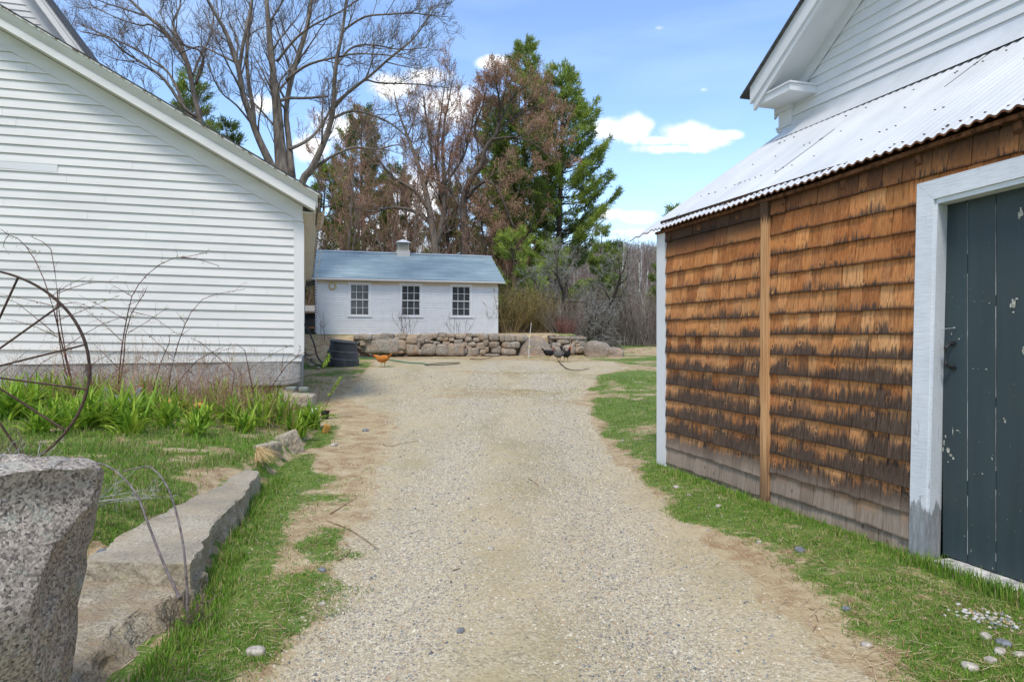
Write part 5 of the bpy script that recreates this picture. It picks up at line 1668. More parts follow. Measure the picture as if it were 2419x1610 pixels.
# rubble and leaves between house and tub
for i, (px, py, s_) in enumerate([(716, 850, .30), (728, 838, .36), (740, 852, .24), (722, 828, .26), (735, 866, .20), (752, 872, .16)]):
    x, y, z = gnd(px, py)
    stone('rubble_stone', ['flat grey rubble stone nearest the farmhouse corner', 'largest rubble stone between farmhouse and tub', 'brownish rubble stone left of the tub', 'rearmost rubble stone by the black pipe', 'small rubble stone at the foot of the heap', 'smallest rubble stone touching the tub'][i],
          (x, y, z + s_ * .2), (s_, s_ * .7, s_ * .5), GR_SLAB if i % 2 else GR_KERB, i, seed=80 + i, sq=3.5, n=7, rough=.1, group='rubble heap behind the farmhouse corner')


def fence_stake():
    x, y, z = gnd(1249, 845)
    t = thing('fence_stake', (x, y, z), 0, 'thin white electric-fence stake in front of the tan boulder', 'stake')
    g = G(); tubes(g, [([(0, 0, 0), (.02, 0, .6), (.09, 0, 1.22)], [.012, .012, .010], 6)])
    g.build('rod', m_flat('white_rod', (.70, .70, .66), .5, .4), t)
    for zz in (.38, .75):
        g = G(); rock(g, (.01 + zz * .05, -.02, zz), (.05, .05, .05), 0, .02, 1, 3, 3)
        g.build('insulator', m_flat('yellow_insulator', (.75, .62, .05), .5, .4), t)
    line('walking_stick', 'light brown forked branch leaning against the stone wall between the hens', 'stick',
         [at(1352, 834, 24.2), at(1348, 815, 24.4), at(1347, 802, 24.5), at(1350, 788, 24.6)], .022, STW, 6, taper=.6)


fence_stake()


def hutch():
    x, y, z = at(729, 774, 31)
    t = thing('hutch', (x, y, 1.42), TH, 'small dark wooden hutch with pale sloping roof behind the farmhouse corner', 'hutch')
    g = G(); g.box(-.55, .55, 0, .8, .05, .95)
    g.build('body', m_flat('dark_hutch', (.05, .055, .06), .8, .2), t)
    g = G(); g.hexa([(-.7, -.15, 1.0), (.7, -.15, 1.0), (.7, 1.0, 1.3), (-.7, 1.0, 1.3), (-.7, -.15, 1.04), (.7, -.15, 1.04), (.7, 1.0, 1.34), (-.7, 1.0, 1.34)])
    g.build('roof', m_flat('pale_felt', (.34, .32, .28), .9, .1), t)
    g = G(); g.box(.0, .35, -.01, .0, .25, .35)
    g.build('hatch', m_flat('rust_hatch', (.35, .18, .11), .9, .1), t)


hutch()
# striped pole standing at the shed's left corner
t = thing('striped_pole', FH.w(0, 0)[:2] + (0,), 0, 'slim pole wound with purple and white cord at the shed left corner', 'pole')
t.location = at(746, 784, 25.8)
g = G(); tubes(g, [([(0, 0, 0), (.01, 0, 1.0), (0, 0, 2.05)], [.035] * 3, 8)]); g.build('pole_shaft', m_flat('white_pole', (.62, .62, .66), .6, .3), t)
g = G(); P = [(.040 * math.cos(q), .040 * math.sin(q), q / 120 * 2.05) for q in np.linspace(0, 120, 400)]
tubes(g, [(P, [.013] * 400, 5)]); g.build('cord', m_flat('purple_cord', (.14, .09, .15), .8, .2), t)


# ------------------------------------------------------------------ hens
def hen(px, py, face, cols, label, s=1.0, pose='peck', comb=True, Y=None, sink=0.0):
    if Y: x, y, z = at(px, py, Y)
    else: x, y, z = gnd(px, py)
    t = thing('hen', (x, y, z - sink), face, label, 'hen', 'hens about the yard')
    t.scale = (s,) * 3
    body, dark, leg = cols
    bm = S('plumage', .85, .15)
    a = bm.noise(22, 5, .65, bm.map((1, 1, 1.6)))
    b = bm.vor(38, bm.map((1, 1.2, 1)))
    f = bm.ma('ADD', bm.ma('MULTIPLY', a, .7), bm.ma('MULTIPLY', b, .5))
    fm = bm.done(bm.ramp(f, [(.30, dark), (.55, body), (.8, tuple(min(1, c * 1.35) for c in body))]), bm.bump(b, .8, .02))
    g = G()
    # local x is forward; rings: centre x, z, half height, half width
    if pose == 'peck':
        R_ = [(-.20, .285, .012, .006), (-.17, .275, .055, .025), (-.12, .26, .085, .065), (-.04, .235, .105, .092), (.04, .225, .105, .095), (.11, .24, .085, .075), (.155, .275, .058, .050), (.19, .305, .042, .036), (.225, .315, .034, .029), (.25, .312, .032, .027), (.27, .305, .020, .018), (.278, .30, .006, .006)]
    else:
        R_ = [(-.22, .36, .012, .006), (-.19, .34, .055, .022), (-.13, .29, .085, .06), (-.05, .25, .10, .088), (.03, .24, .105, .090), (.09, .265, .085, .068), (.115, .32, .052, .045), (.125, .37, .036, .033), (.135, .405, .033, .028), (.155, .425, .030, .026), (.178, .425, .018, .017), (.186, .423, .006, .006)]
    rings = []
    for i, (cx_, cz_, hh, hw) in enumerate(R_):
        j0, j1 = max(0, i - 1), min(len(R_) - 1, i + 1)
        dx, dz = R_[j1][0] - R_[j0][0], R_[j1][1] - R_[j0][1]
        l = math.hypot(dx, dz)
        rings.append(((cx_, 0, cz_), (0, hw, 0), (-dz / l * hh, 0, dx / l * hh)))
    ring_loft(g, rings, 16)
    g.build('body', fm, t, smooth=True)
    # tail fan and folded wings
    g = G()
    for k in range(9):
        a_ = R(-26 + 6.5 * k)
        up = R(38 if pose == 'peck' else 58)
        L = .15 - .006 * abs(k - 4)
        b0 = (-.15, .02 * math.sin(a_ * 2), .285 if pose == 'peck' else .33)
        tip = (b0[0] - L * math.cos(up), b0[1] + L * math.sin(a_) * .5, b0[2] + L * math.sin(up))
        g.hexa([(b0[0], b0[1] - .012, b0[2] - .02), (b0[0], b0[1] + .012, b0[2] - .02), (tip[0], tip[1] + .016, tip[2] - .022), (tip[0], tip[1] - .016, tip[2] - .022),
                (b0[0], b0[1] - .010, b0[2] + .02), (b0[0], b0[1] + .010, b0[2] + .02), (tip[0] - .012, tip[1] + .012, tip[2] + .018), (tip[0] - .012, tip[1] - .012, tip[2] + .018)])
    g.build('tail', fm, t, smooth=True)
    for sg in (-1, 1):
        g = G()
        ring_loft(g, [((-.19, sg * .045, .265), (0, .006, 0), (0, 0, .01)), ((-.12, sg * .078, .26), (0, .010, 0), (.01, 0, .042)), ((-.02, sg * .094, .25), (0, .012, 0), (.01, 0, .058)), ((.06, sg * .088, .255), (0, .012, 0), (0, 0, .045)), ((.09, sg * .075, .26), (0, .006, 0), (0, 0, .015))], 12)
        g.build('wing', fm, t, smooth=True)
        g = G()
        lx = -.01 + sg * .025
        tubes(g, [([(lx, sg * .045, .16), (lx - .012, sg * .045, .09), (lx + .004, sg * .045, .008)], [.026, .010, .008], 7)])
        for q in (-.5, 0, .5):
            tubes(g, [([(lx, sg * .045, .010), (lx + .05 * math.cos(q), sg * .045 + .05 * math.sin(q), .004)], [.006, .003], 5)])
        tubes(g, [([(lx, sg * .045, .010), (lx - .025, sg * .045, .004)], [.005, .003], 5)])
        g.build('leg', m_flat('hen_leg', leg, .7, .3) if 'hen_leg' not in bpy.data.materials else bpy.data.materials['hen_leg'], t)
    hx, hz = (.27, .305) if pose == 'peck' else (.178, .425)
    g = G(); tubes(g, [([(hx, 0, hz), (hx + .018, 0, hz - .004), (hx + .032, 0, hz - .012)], [.011, .007, .001], 6)])
    g.build('beak', m_flat('beak_horn', (.45, .32, .14), .5, .4) if 'beak_horn' not in bpy.data.materials else bpy.data.materials['beak_horn'], t)
    if comb:
        cm = bpy.data.materials.get('comb_red') or m_flat('comb_red', (.50, .030, .025), .6, .3)
        g = G()
        for k in range(4):
            g.hexa([(hx - .05 + k * .016, -.004, hz + .022), (hx - .036 + k * .016, -.004, hz + .022), (hx - .036 + k * .016, .004, hz + .022), (hx - .05 + k * .016, .004, hz + .022),
                    (hx - .048 + k * .016, -.002, hz + .050 + .008 * (k in (1, 2))), (hx - .044 + k * .016, -.002, hz + .050), (hx - .044 + k * .016, .002, hz + .050), (hx - .048 + k * .016, .002, hz + .050 + .008 * (k in (1, 2)))])
        g.build('comb', cm, t)
        g = G()
        for sg in (-1, 1):
            rock(g, (hx - .012, sg * .022, hz - .005), (.034, .016, .044), 0, .04, 3, 2.2, 4); rock(g, (hx - .004, sg * .012, hz - .040), (.018, .012, .038), 0, .04, 5, 2.2, 4)
        g.build('wattle', cm, t, smooth=True)
        g = G()
        for sg in (-1, 1): rock(g, (hx - .016, sg * .028, hz + .008), (.009, .007, .009), 0, 0, 1, 2, 3)
        g.build('eyes', MT['black_iron'], t)
    return t


BUFF = ((.50, .19, .045), (.30, .09, .02), (.50, .35, .12))
hen(904, 867, R(168), BUFF, 'orange-buff hen foraging on the drive right of the black tub', 1.0, 'peck', True)
BLK = ((.022, .020, .020), (.008, .008, .008), (.2, .18, .14))
hen(1297, 850, R(25), BLK, 'black hen with raised tail against the big tan boulder', 1.0, 'peck', False)
hen(1319, 855, R(150), ((.12, .11, .10), (.05, .045, .04), (.2, .18, .14)), 'speckled grey hen, left of the pair before the wall', .95, 'stand', True)
hen(1338, 855, R(-50), BLK, 'black hen with bright red comb, right of the pair before the wall', 1.05, 'stand', True)
x, y, z = gnd(316, 990)
hen(300, 1003, R(40), ((.26, .27, .29), (.06, .06, .07), (.3, .28, .2)), 'barred grey hen with red face sitting among the lilies left of the buff one', 1.05, 'stand', True, Y=8.6)
hen(438, 1023, R(-25), ((.62, .36, .11), (.42, .20, .05), (.5, .35, .12)), 'yellow-buff hen with red face sitting among the lilies below the granite', 1.15, 'peck', True, Y=8.6)


# ------------------------------------------------------------------ trees
def unit(v): return v / (np.linalg.norm(v) + 1e-9)


def perp(rng, t):
    r = np.array([rng.gauss(0, 1), rng.gauss(0, 1), rng.gauss(0, 1)])
    return unit(r - t * r.dot(t))


class Tree:
    def __init__(s, seed, nch=(9, 6, 5), ang=(35, 65), up=.25, ratio=.55, rmin=.006, wob=.18, droop=0.0, tw=3):
        s.r = random.Random(seed); s.nch = nch; s.ang = ang; s.up = up; s.ratio = ratio; s.rmin = rmin; s.wob = wob; s.droop = droop; s.tw = tw
        s.big, s.fine, s.tips = [], [], []

    def limb(s, pts, rad, L, lvl=0, t0=.25, sides=8, kids=None):
        """pts, rad: a given main limb; L: length of its side branches"""
        s.big.append((pts, rad, sides))
        s.kids(np.array(pts, float), rad, L, lvl, t0, kids)

    def kids(s, P, rad, L, lvl, t0, n=None):
        if lvl >= len(s.nch): return
        n = n or s.nch[lvl]
        seg = np.linalg.norm(np.diff(P, axis=0), axis=1); cum = np.concatenate([[0], np.cumsum(seg)]); tot = cum[-1]
        for k in range(n):
            t = t0 + (1 - t0) * (k + s.r.random()) / n
            d = t * tot
            i = min(np.searchsorted(cum, d) - 1, len(P) - 2); i = max(i, 0)
            f = (d - cum[i]) / (seg[i] + 1e-9)
            p = P[i] + (P[i + 1] - P[i]) * f
            tg = unit(P[i + 1] - P[i])
            r0 = (rad[i] + (rad[i + 1] - rad[i]) * f)
            a = R(s.r.uniform(*s.ang))
            dr = unit(tg * math.cos(a) + perp(s.r, tg) * math.sin(a) + np.array([0, 0, s.up]))
            Lk = L * s.r.uniform(.55, 1.1) * (1.15 - .6 * t)
            s.grow(p, dr, Lk, max(min(r0 * s.r.uniform(.4, .6), Lk * .017), s.rmin), lvl + 1)

    def grow(s, p, d, L, r, lvl):
        n = 5 if lvl < len(s.nch) else 4
        pts = [p]; q = p; dd = d
        for k in range(n - 1):
            dd = unit(dd + s.wob * np.array([s.r.gauss(0, 1), s.r.gauss(0, 1), s.r.gauss(0, 1)]) * .8 + np.array([0, 0, s.up * .35 - s.droop * k / n]))
            q = q + dd * L / (n - 1); pts.append(q)
        rad = list(np.linspace(r, max(r * .3, s.rmin * .45), n))
        (s.big if lvl <= 1 else s.fine).append((pts, rad, 6 if r > .035 else (4 if r > .018 else 3)))
        if lvl >= len(s.nch):
            s.tips.append(q); s.tips.append(pts[-2])
            return
        s.kids(np.array(pts), rad, L * s.ratio, lvl, .2)


def bark(name, c0, c1, c2, lichen=None):
    s = S(name, .9, .15)
    a = s.noise(1, 6, .7, s.map((9, 9, 2.2)))
    c = s.ramp(a, [(.3, c0), (.5, c1), (.72, c2)])
    if lichen: c = s.mix(s.ramp(s.noise(3.5, 5, .7), [(.52, 0.0), (.66, .75)]), c, lichen)
    return s.done(c, s.bump(a, .9, .03))


BK_MAPLE = bark('maple_bark', (.085, .068, .052), (.19, .158, .127), (.31, .27, .22))
BK_TWIG = bark('maple_twigs', (.10, .08, .064), (.17, .138, .112), (.25, .21, .175))
BK_RED = bark('budding_twigs', (.19, .11, .08), (.31, .19, .135), (.40, .27, .20))
BK_DARK = bark('dark_bark', (.035, .027, .022), (.085, .068, .055), (.16, .13, .105))
BK_LICHEN = bark('lichened_twigs', (.10, .09, .08), (.22, .21, .19), (.36, .36, .33), (.34, .37, .31))
LEAF = m_leaf('foliage')
LEAF_P = m_leaf('pine_needles', .4, .6)


def cards(g, C, n, spread, size, pal, rng, aim=None, asp=.5):
    """n small leaf faces round every centre"""
    C = np.repeat(np.asarray(C, float), n, 0)
    M = len(C)
    if not M: return
    D = rng.normal(0, 1, (M, 3))
    if aim is not None: D = D * .6 + np.repeat(np.asarray(aim, float), n, 0)
    D /= np.linalg.norm(D, axis=1, keepdims=True)
    B = C + rng.normal(0, spread, (M, 3))
    Wd = np.cross(D, rng.normal(0, 1, (M, 3))); Wd /= np.linalg.norm(Wd, axis=1, keepdims=True)
    sz = size * rng.uniform(.6, 1.3, (M, 1))
    V = np.stack([B - Wd * sz * asp * .5, B + Wd * sz * asp * .5, B + D * sz + Wd * sz * asp * .12, B + D * sz - Wd * sz * asp * .12], 1)
    pal = np.array(pal)
    c = pal[rng.integers(0, len(pal), M)] * rng.uniform(.75, 1.2, (M, 1))
    g.add(V.reshape(-1, 3), np.arange(M * 4).reshape(-1, 4), np.repeat(c, 4, 0))


def bare_tree(label, group, base, tr, bkm, twm, bud=None, name='bare_tree', cat='tree', seed=1, trunk_extra=None):
    t = thing(name, base, 0, label, cat, group)
    b = np.array(base)
    g = G()
    mv = lambda L: [([tuple(np.array(p) - b) for p in q[0]],) + tuple(q[1:]) for q in L]
    tubes(g, mv(tr.big)); g.build('trunk', bkm, t, smooth=True)
    g = G(); tubes(g, mv(tr.fine)); c = g.build('crown', twm, t)
    if bud:
        g = G(); rng = np.random.default_rng(seed)
        T = np.array(tr.tips) - b
        cards(g, T, bud[0], bud[1], bud[2], bud[3], rng, asp=.7)
        g.build('buds', LEAF, t)
    return t


def px_limb(L, Y, dY=0.0, bow=0.0):
    """pixel polyline (px, py, width px) -> points and radii at depth Y drifting by dY"""
    n = len(L); P, Rr = [], []
    for i, (px, py, w) in enumerate(L):
        u = i / (n - 1)
        y = Y + dY * u + bow * math.sin(u * 3.1)
        P.append(np.array(at(px, py, y))); Rr.append(w * .72 / FPX * y / 2)
    # round the path with midpoints
    Q, S_ = [P[0]], [Rr[0]]
    for i in range(n - 1):
        a, b_ = P[i], P[i + 1]
        t0 = P[max(i - 1, 0)]; t1 = P[min(i + 2, n - 1)]
        for f in (.33, .66, 1.0):
            Q.append(.5 * ((2 * a) + (-t0 + b_) * f + (2 * t0 - 5 * a + 4 * b_ - t1) * f * f + (-t0 + 3 * a - 3 * b_ + t1) * f ** 3))
            S_.append(Rr[i] * (1 - f) + Rr[i + 1] * f)
    return Q, S_


def maples():
    Y = 24.0
    base = (at(690, 560, Y)[0], Y, hgt(at(690, 560, Y)[0], Y) - .1)
    tr = Tree(5, nch=(9, 8, 5), ang=(26, 60), up=.22, ratio=.70, rmin=.0064, wob=.20)
    gz = lambda px: HZ + (EYE - base[2]) / Y * FPX
    trunk = [(690, gz(690), 70), (684, 560, 56), (676, 470, 50), (668, 415, 46), (660, 330, 36), (654, 250, 30), (646, 180, 22), (638, 100, 19), (632, 30, 15), (626, -60, 12), (618, -170, 8)]
    P, r = px_limb(trunk, Y); tr.limb(P, r, 3.2, 0, .42, 12, 16)
    for L, dY, ln, k in [
        ([(676, 470, 30), (645, 400, 28), (612, 330, 23), (590, 270, 21), (573, 220, 19), (563, 160, 17), (535, 80, 13), (510, 35, 11), (480, -20, 9), (440, -110, 6)], -2.0, 2.8, 14),
        ([(565, 165, 14), (575, 100, 11), (588, 40, 9), (600, -30, 7), (610, -120, 4)], 1.0, 2.0, 9),
        ([(600, 290, 16), (597, 250, 14), (585, 180, 12), (584, 105, 11), (592, 40, 9), (599, -40, 7)], 1.8, 2.0, 9),
        ([(690, 420, 26), (682, 330, 19), (676, 260, 17), (690, 180, 18), (712, 110, 16), (726, 60, 14), (737, -10, 11), (752, -110, 7)], 1.5, 2.6, 14),
        ([(695, 520, 30), (715, 428, 25), (735, 400, 23), (762, 344, 20), (783, 282, 18), (788, 234, 16), (793, 155, 13), (807, 86, 11), (819, 0, 8), (835, -90, 5)], -1.5, 2.2, 12),
        ([(791, 245, 10), (840, 205, 10), (879, 175, 9), (920, 138, 8), (975, 93, 6), (1010, 45, 4), (1040, 5, 2.5)], -1.0, 1.9, 12),
        ([(790, 255, 9), (820, 222, 8), (860, 190, 7), (893, 196, 6), (950, 198, 5), (1000, 200, 4), (1060, 208, 2)], 1.5, 1.6, 12),
        ([(786, 280, 10), (831, 262, 9), (879, 272, 7), (920, 290, 6), (960, 322, 4), (985, 345, 2)], .5, 1.6, 11),
        ([(722, 415, 11), (760, 385, 10), (793, 365, 9), (838, 348, 8), (893, 352, 6), (940, 342, 4), (985, 355, 2)], -1.5, 1.6, 11),
        ([(814, 70, 8), (862, 40, 7), (920, 34, 6), (975, 31, 5), (1010, 36, 4), (1060, 40, 2)], -.5, 1.6, 12),
        ([(792, 160, 8), (820, 122, 7), (850, 107, 7), (893, 108, 6), (950, 118, 4), (1010, 112, 2.5)], 1.0, 1.6, 12),
        ([(676, 190, 10), (715, 160, 9), (752, 145, 8), (803, 134, 7), (845, 127, 6), (920, 131, 4), (990, 142, 2)], -2.0, 1.7, 13),
        ([(684, 352, 12), (712, 340, 11), (738, 322, 10), (762, 292, 9), (790, 240, 7), (800, 190, 5)], 2.0, 1.4, 8),
        ([(655, 240, 12), (685, 232, 10), (720, 232, 9), (775, 228, 7)], 1.0, 1.4, 7),
        ([(655, 145, 9), (695, 95, 8), (740, 60, 7), (800, 30, 5), (860, -10, 4)], -1.0, 1.9, 10),
        ([(600, 300, 8), (560, 250, 6), (520, 215, 5), (490, 150, 4)], -1.5, 1.4, 8),
        ([(560, 150, 8), (520, 130, 6), (470, 110, 5), (420, 130, 3)], 1.5, 1.5, 9)]:
        P, r = px_limb(L, Y, dY); tr.limb(P, r, ln, 0, .25, 8, k)
    bare_tree('biggest leafless maple with many rising stems behind the farmhouse roof', 'bare maples behind the farmhouse', base, tr, BK_MAPLE, BK_TWIG)

    Y = 26.0
    base = (at(480, 560, Y)[0], Y, hgt(at(480, 560, Y)[0], Y) - .1)
    tr = Tree(8, nch=(9, 8, 5), ang=(26, 60), up=.2, ratio=.70, rmin=.0066, wob=.22)
    for L, dY, ln, k in [
        ([(484, HZ + (EYE - base[2]) / Y * FPX, 34), (480, 400, 26), (472, 283, 20), (458, 224, 17), (447, 165, 17), (435, 135, 15), (410, 100, 13), (380, 65, 12), (350, 40, 10), (318, 10, 8), (285, -20, 7), (230, -70, 4)], 0, 2.4, 16),
        ([(452, 180, 13), (430, 110, 12), (415, 80, 12), (410, 50, 8), (425, 15, 6), (430, -40, 4)], 1.0, 2.0, 9),
        ([(470, 280, 12), (435, 255, 11), (390, 190, 10), (345, 155, 8), (290, 120, 6), (255, 90, 5), (190, 75, 3)], -1.5, 1.9, 13),
        ([(474, 300, 12), (440, 262, 10), (400, 175, 8), (330, 122, 6), (240, 80, 4), (175, 52, 3)], 1.5, 1.9, 13),
        ([(478, 320, 12), (440, 300, 9), (400, 265, 8), (350, 235, 6), (300, 205, 4), (250, 150, 3)], -1.0, 1.5, 10),
        ([(462, 200, 9), (480, 150, 9), (472, 120, 8), (440, 110, 6), (420, 95, 4)], -1.0, 1.5, 8),
        ([(452, 190, 8), (470, 140, 7), (500, 80, 6), (505, 10, 4)], 1.0, 1.6, 8),
        ([(410, 100, 7), (360, 60, 6), (330, 60, 5), (270, 40, 4), (210, 10, 3)], 1.0, 1.7, 10),
        ([(350, 40, 7), (290, 20, 5), (230, 0, 4), (190, -30, 3)], -1.2, 1.7, 9)]:
        P, r = px_limb(L, Y, dY); tr.limb(P, r, ln, 0, .3, 8, k)
    bare_tree('slender leafless maple arching left above the farmhouse roof edge', 'bare maples behind the farmhouse', base, tr, BK_MAPLE, BK_TWIG)

    redpal = [(.40, .20, .12), (.46, .27, .15), (.34, .17, .11), (.48, .33, .18)]
    Y = 38.0
    bx = at(1020, 560, Y)[0]; base = (bx, Y, hgt(bx, Y) - .1); gz = HZ + (EYE - base[2]) / Y * FPX
    tr = Tree(15, nch=(13, 9, 7), ang=(25, 62), up=.25, ratio=.60, rmin=.0085, wob=.24)
    for L, dY, ln, k in [
        ([(1030, gz, 34), (1028, 590, 26), (1018, 520, 22), (1005, 450, 18), (985, 380, 13), (962, 320, 9), (940, 260, 5), (930, 210, 3)], 0, 3.4, 16),
        ([(1026, 590, 22), (1046, 520, 18), (1050, 440, 14), (1046, 360, 11), (1050, 290, 8), (1062, 230, 5), (1068, 190, 3)], 1.5, 3.2, 15),
        ([(1014, 500, 14), (980, 450, 12), (930, 420, 10), (890, 370, 7), (860, 320, 5), (850, 260, 3)], -2, 3.0, 14),
        ([(1020, 530, 14), (980, 500, 12), (930, 490, 9), (880, 500, 6), (830, 490, 3)], 1, 2.6, 12),
        ([(1004, 440, 11), (1020, 380, 9), (1010, 300, 7), (1000, 230, 4)], -1, 2.8, 12),
        ([(1046, 440, 10), (1090, 380, 8), (1110, 320, 6), (1120, 250, 3)], -2, 2.8, 12)]:
        P, r = px_limb(L, Y, dY); tr.limb(P, r, ln, 0, .2, 8, k)
    bare_tree('budding red maple with wide brown twiggy crown rising above the shed cupola', 'budding maples behind the shed', base, tr, BK_MAPLE, BK_RED, (1, .04, .055, redpal), seed=2)

    Y = 36.0
    bx = at(1100, 600, Y)[0]; base = (bx, Y, hgt(bx, Y) - .1); gz = HZ + (EYE - base[2]) / Y * FPX
    tr = Tree(25, nch=(14, 9, 8), ang=(25, 64), up=.24, ratio=.60, rmin=.008, wob=.25)
    for L, dY, ln, k in [
        ([(1104, gz, 36), (1100, 580, 30), (1096, 516, 26), (1096, 465, 23), (1113, 423, 19), (1137, 389, 17), (1146, 351, 15), (1172, 317, 11), (1178, 290, 9), (1200, 250, 6), (1225, 205, 4)], 0, 3.3, 14),
        ([(1146, 351, 10), (1128, 325, 8), (1122, 300, 7), (1140, 250, 5), (1150, 200, 3)], 1.0, 2.8, 12),
        ([(1160, 330, 9), (1200, 325, 8), (1240, 330, 6), (1275, 350, 4), (1310, 385, 3)], -1.5, 2.6, 14),
        ([(1172, 317, 8), (1215, 280, 7), (1255, 255, 5), (1290, 260, 3)], 1.5, 2.8, 14),
        ([(1178, 290, 8), (1180, 240, 6), (1170, 195, 4)], -1.0, 2.4, 12),
        ([(1100, 470, 13), (1140, 430, 10), (1170, 440, 8), (1195, 490, 6), (1215, 540, 4)], -2.0, 2.2, 10),
        ([(1098, 500, 12), (1070, 460, 9), (1060, 400, 7), (1070, 340, 4)], 1.5, 2.8, 12)]:
        P, r = px_limb(L, Y, dY); tr.limb(P, r, ln, 0, .25, 8, k)
    bare_tree('crooked dark-trunked maple with russet buds in front of the tall pines', 'budding maples behind the shed', base, tr, BK_DARK, BK_RED, (1, .06, .075, redpal), seed=3)

    def random_tree(label, grp, px, Y, H, r0, seed, bkm=BK_MAPLE, twm=BK_TWIG, bud=None, nch=(10, 6, 5), L=3.0, up=.3, name='bare_tree', lean=0.0, cat='tree', wob=.22, rmin=.011, droop=0.0, ang=(30, 62), split=3, ratio=.55):
        bx = at(px, 700, Y)[0]; base = np.array([bx, Y, hgt(bx, Y) - .1])
        tr = Tree(seed, nch=nch, ang=ang, up=up, ratio=ratio, rmin=rmin, wob=wob, droop=droop)
        rr = tr.r
        for q in range(split):
            P = [base + np.array([rr.uniform(-.1, .1), rr.uniform(-.1, .1), 0])]
            d = unit(np.array([lean + rr.gauss(0, .16 * (q > 0) + .04), rr.gauss(0, .16 * (q > 0) + .04), 1.0]))
            n = 9; hh = H * (1 if q == 0 else rr.uniform(.7, .95))
            for k in range(n):
                d = unit(d + np.array([rr.gauss(0, wob * .5), rr.gauss(0, wob * .5), .12]))
                P.append(P[-1] + d * hh / n)
            rad = list(np.linspace(r0 * (1 if q == 0 else .7), .015, n + 1))
            tr.limb([tuple(p) for p in P], rad, L, 0, .25, 7)
        return bare_tree(label, grp, tuple(base), tr, bkm, twm, bud, name, cat, seed)
    random_tree('bare brown maple behind the left end of the shed roof', 'budding maples behind the shed', 880, 42, 13.0, .17, 33, BK_MAPLE, BK_RED, (1, .04, .055, redpal), nch=(14, 9, 7), L=3.6, rmin=.010)
    random_tree('thin bare tree seen through the gutter gap left of the shed roof', 'budding maples behind the shed', 800, 36, 10.5, .13, 34, BK_MAPLE, BK_RED, (1, .04, .055, redpal), nch=(13, 8, 6), L=3.0, rmin=.009)
    random_tree('low russet tree filling the gap between crooked maple and pines', 'budding maples behind the shed', 1180, 39, 9.5, .12, 35, BK_DARK, BK_RED, (1, .05, .07, redpal), nch=(13, 9, 6), L=2.8, rmin=.009)
    random_tree('small bare tree right behind the middle of the shed ridge', 'budding maples behind the shed', 960, 35, 7.0, .09, 36, BK_MAPLE, BK_RED, None, nch=(10, 6, 5), L=2.2, rmin=.009)
    random_tree('dense russet-twigged maple filling the middle of the tree group', 'budding maples behind the shed', 1075, 41, 15.5, .17, 37, BK_DARK, BK_RED, (1, .05, .07, redpal), nch=(15, 9, 7), L=3.9, rmin=.010)
    random_tree('fine-twigged brown maple just left of the cupola, behind the shed', 'budding maples behind the shed', 925, 40, 12.0, .14, 38, BK_MAPLE, BK_RED, (1, .04, .055, redpal), nch=(14, 8, 6), L=3.3, rmin=.010)
    # old apple tree with pale lichened twigs, and a broken one beside it
    random_tree('old apple tree with pale lichened twigs behind the big tan boulder', 'old apple trees by the wall', 1318, 30, 4.3, .15, 51, BK_DARK, BK_LICHEN, None, nch=(11, 8, 6), L=2.0, up=.02, wob=.42, rmin=.0075, droop=.25, ang=(45, 85), cat='tree', name='apple_tree', ratio=.62)
    random_tree('low broken apple tree with drooping twigs right of the cap slab', 'old apple trees by the wall', 1392, 29, 2.4, .13, 57, BK_DARK, BK_LICHEN, None, nch=(12, 8, 5), L=1.9, up=-.02, wob=.45, rmin=.0075, droop=.35, ang=(50, 88), cat='tree', name='apple_tree', lean=.5)
    random_tree('gnarled leaning apple tree stretching its limb toward the barn', 'old apple trees by the wall', 1400, 33, 5.4, .14, 58, BK_DARK, BK_LICHEN, None, nch=(10, 7, 5), L=2.3, up=.03, wob=.4, rmin=.008, droop=.2, ang=(45, 80), cat='tree', name='apple_tree', lean=.18)


maples()


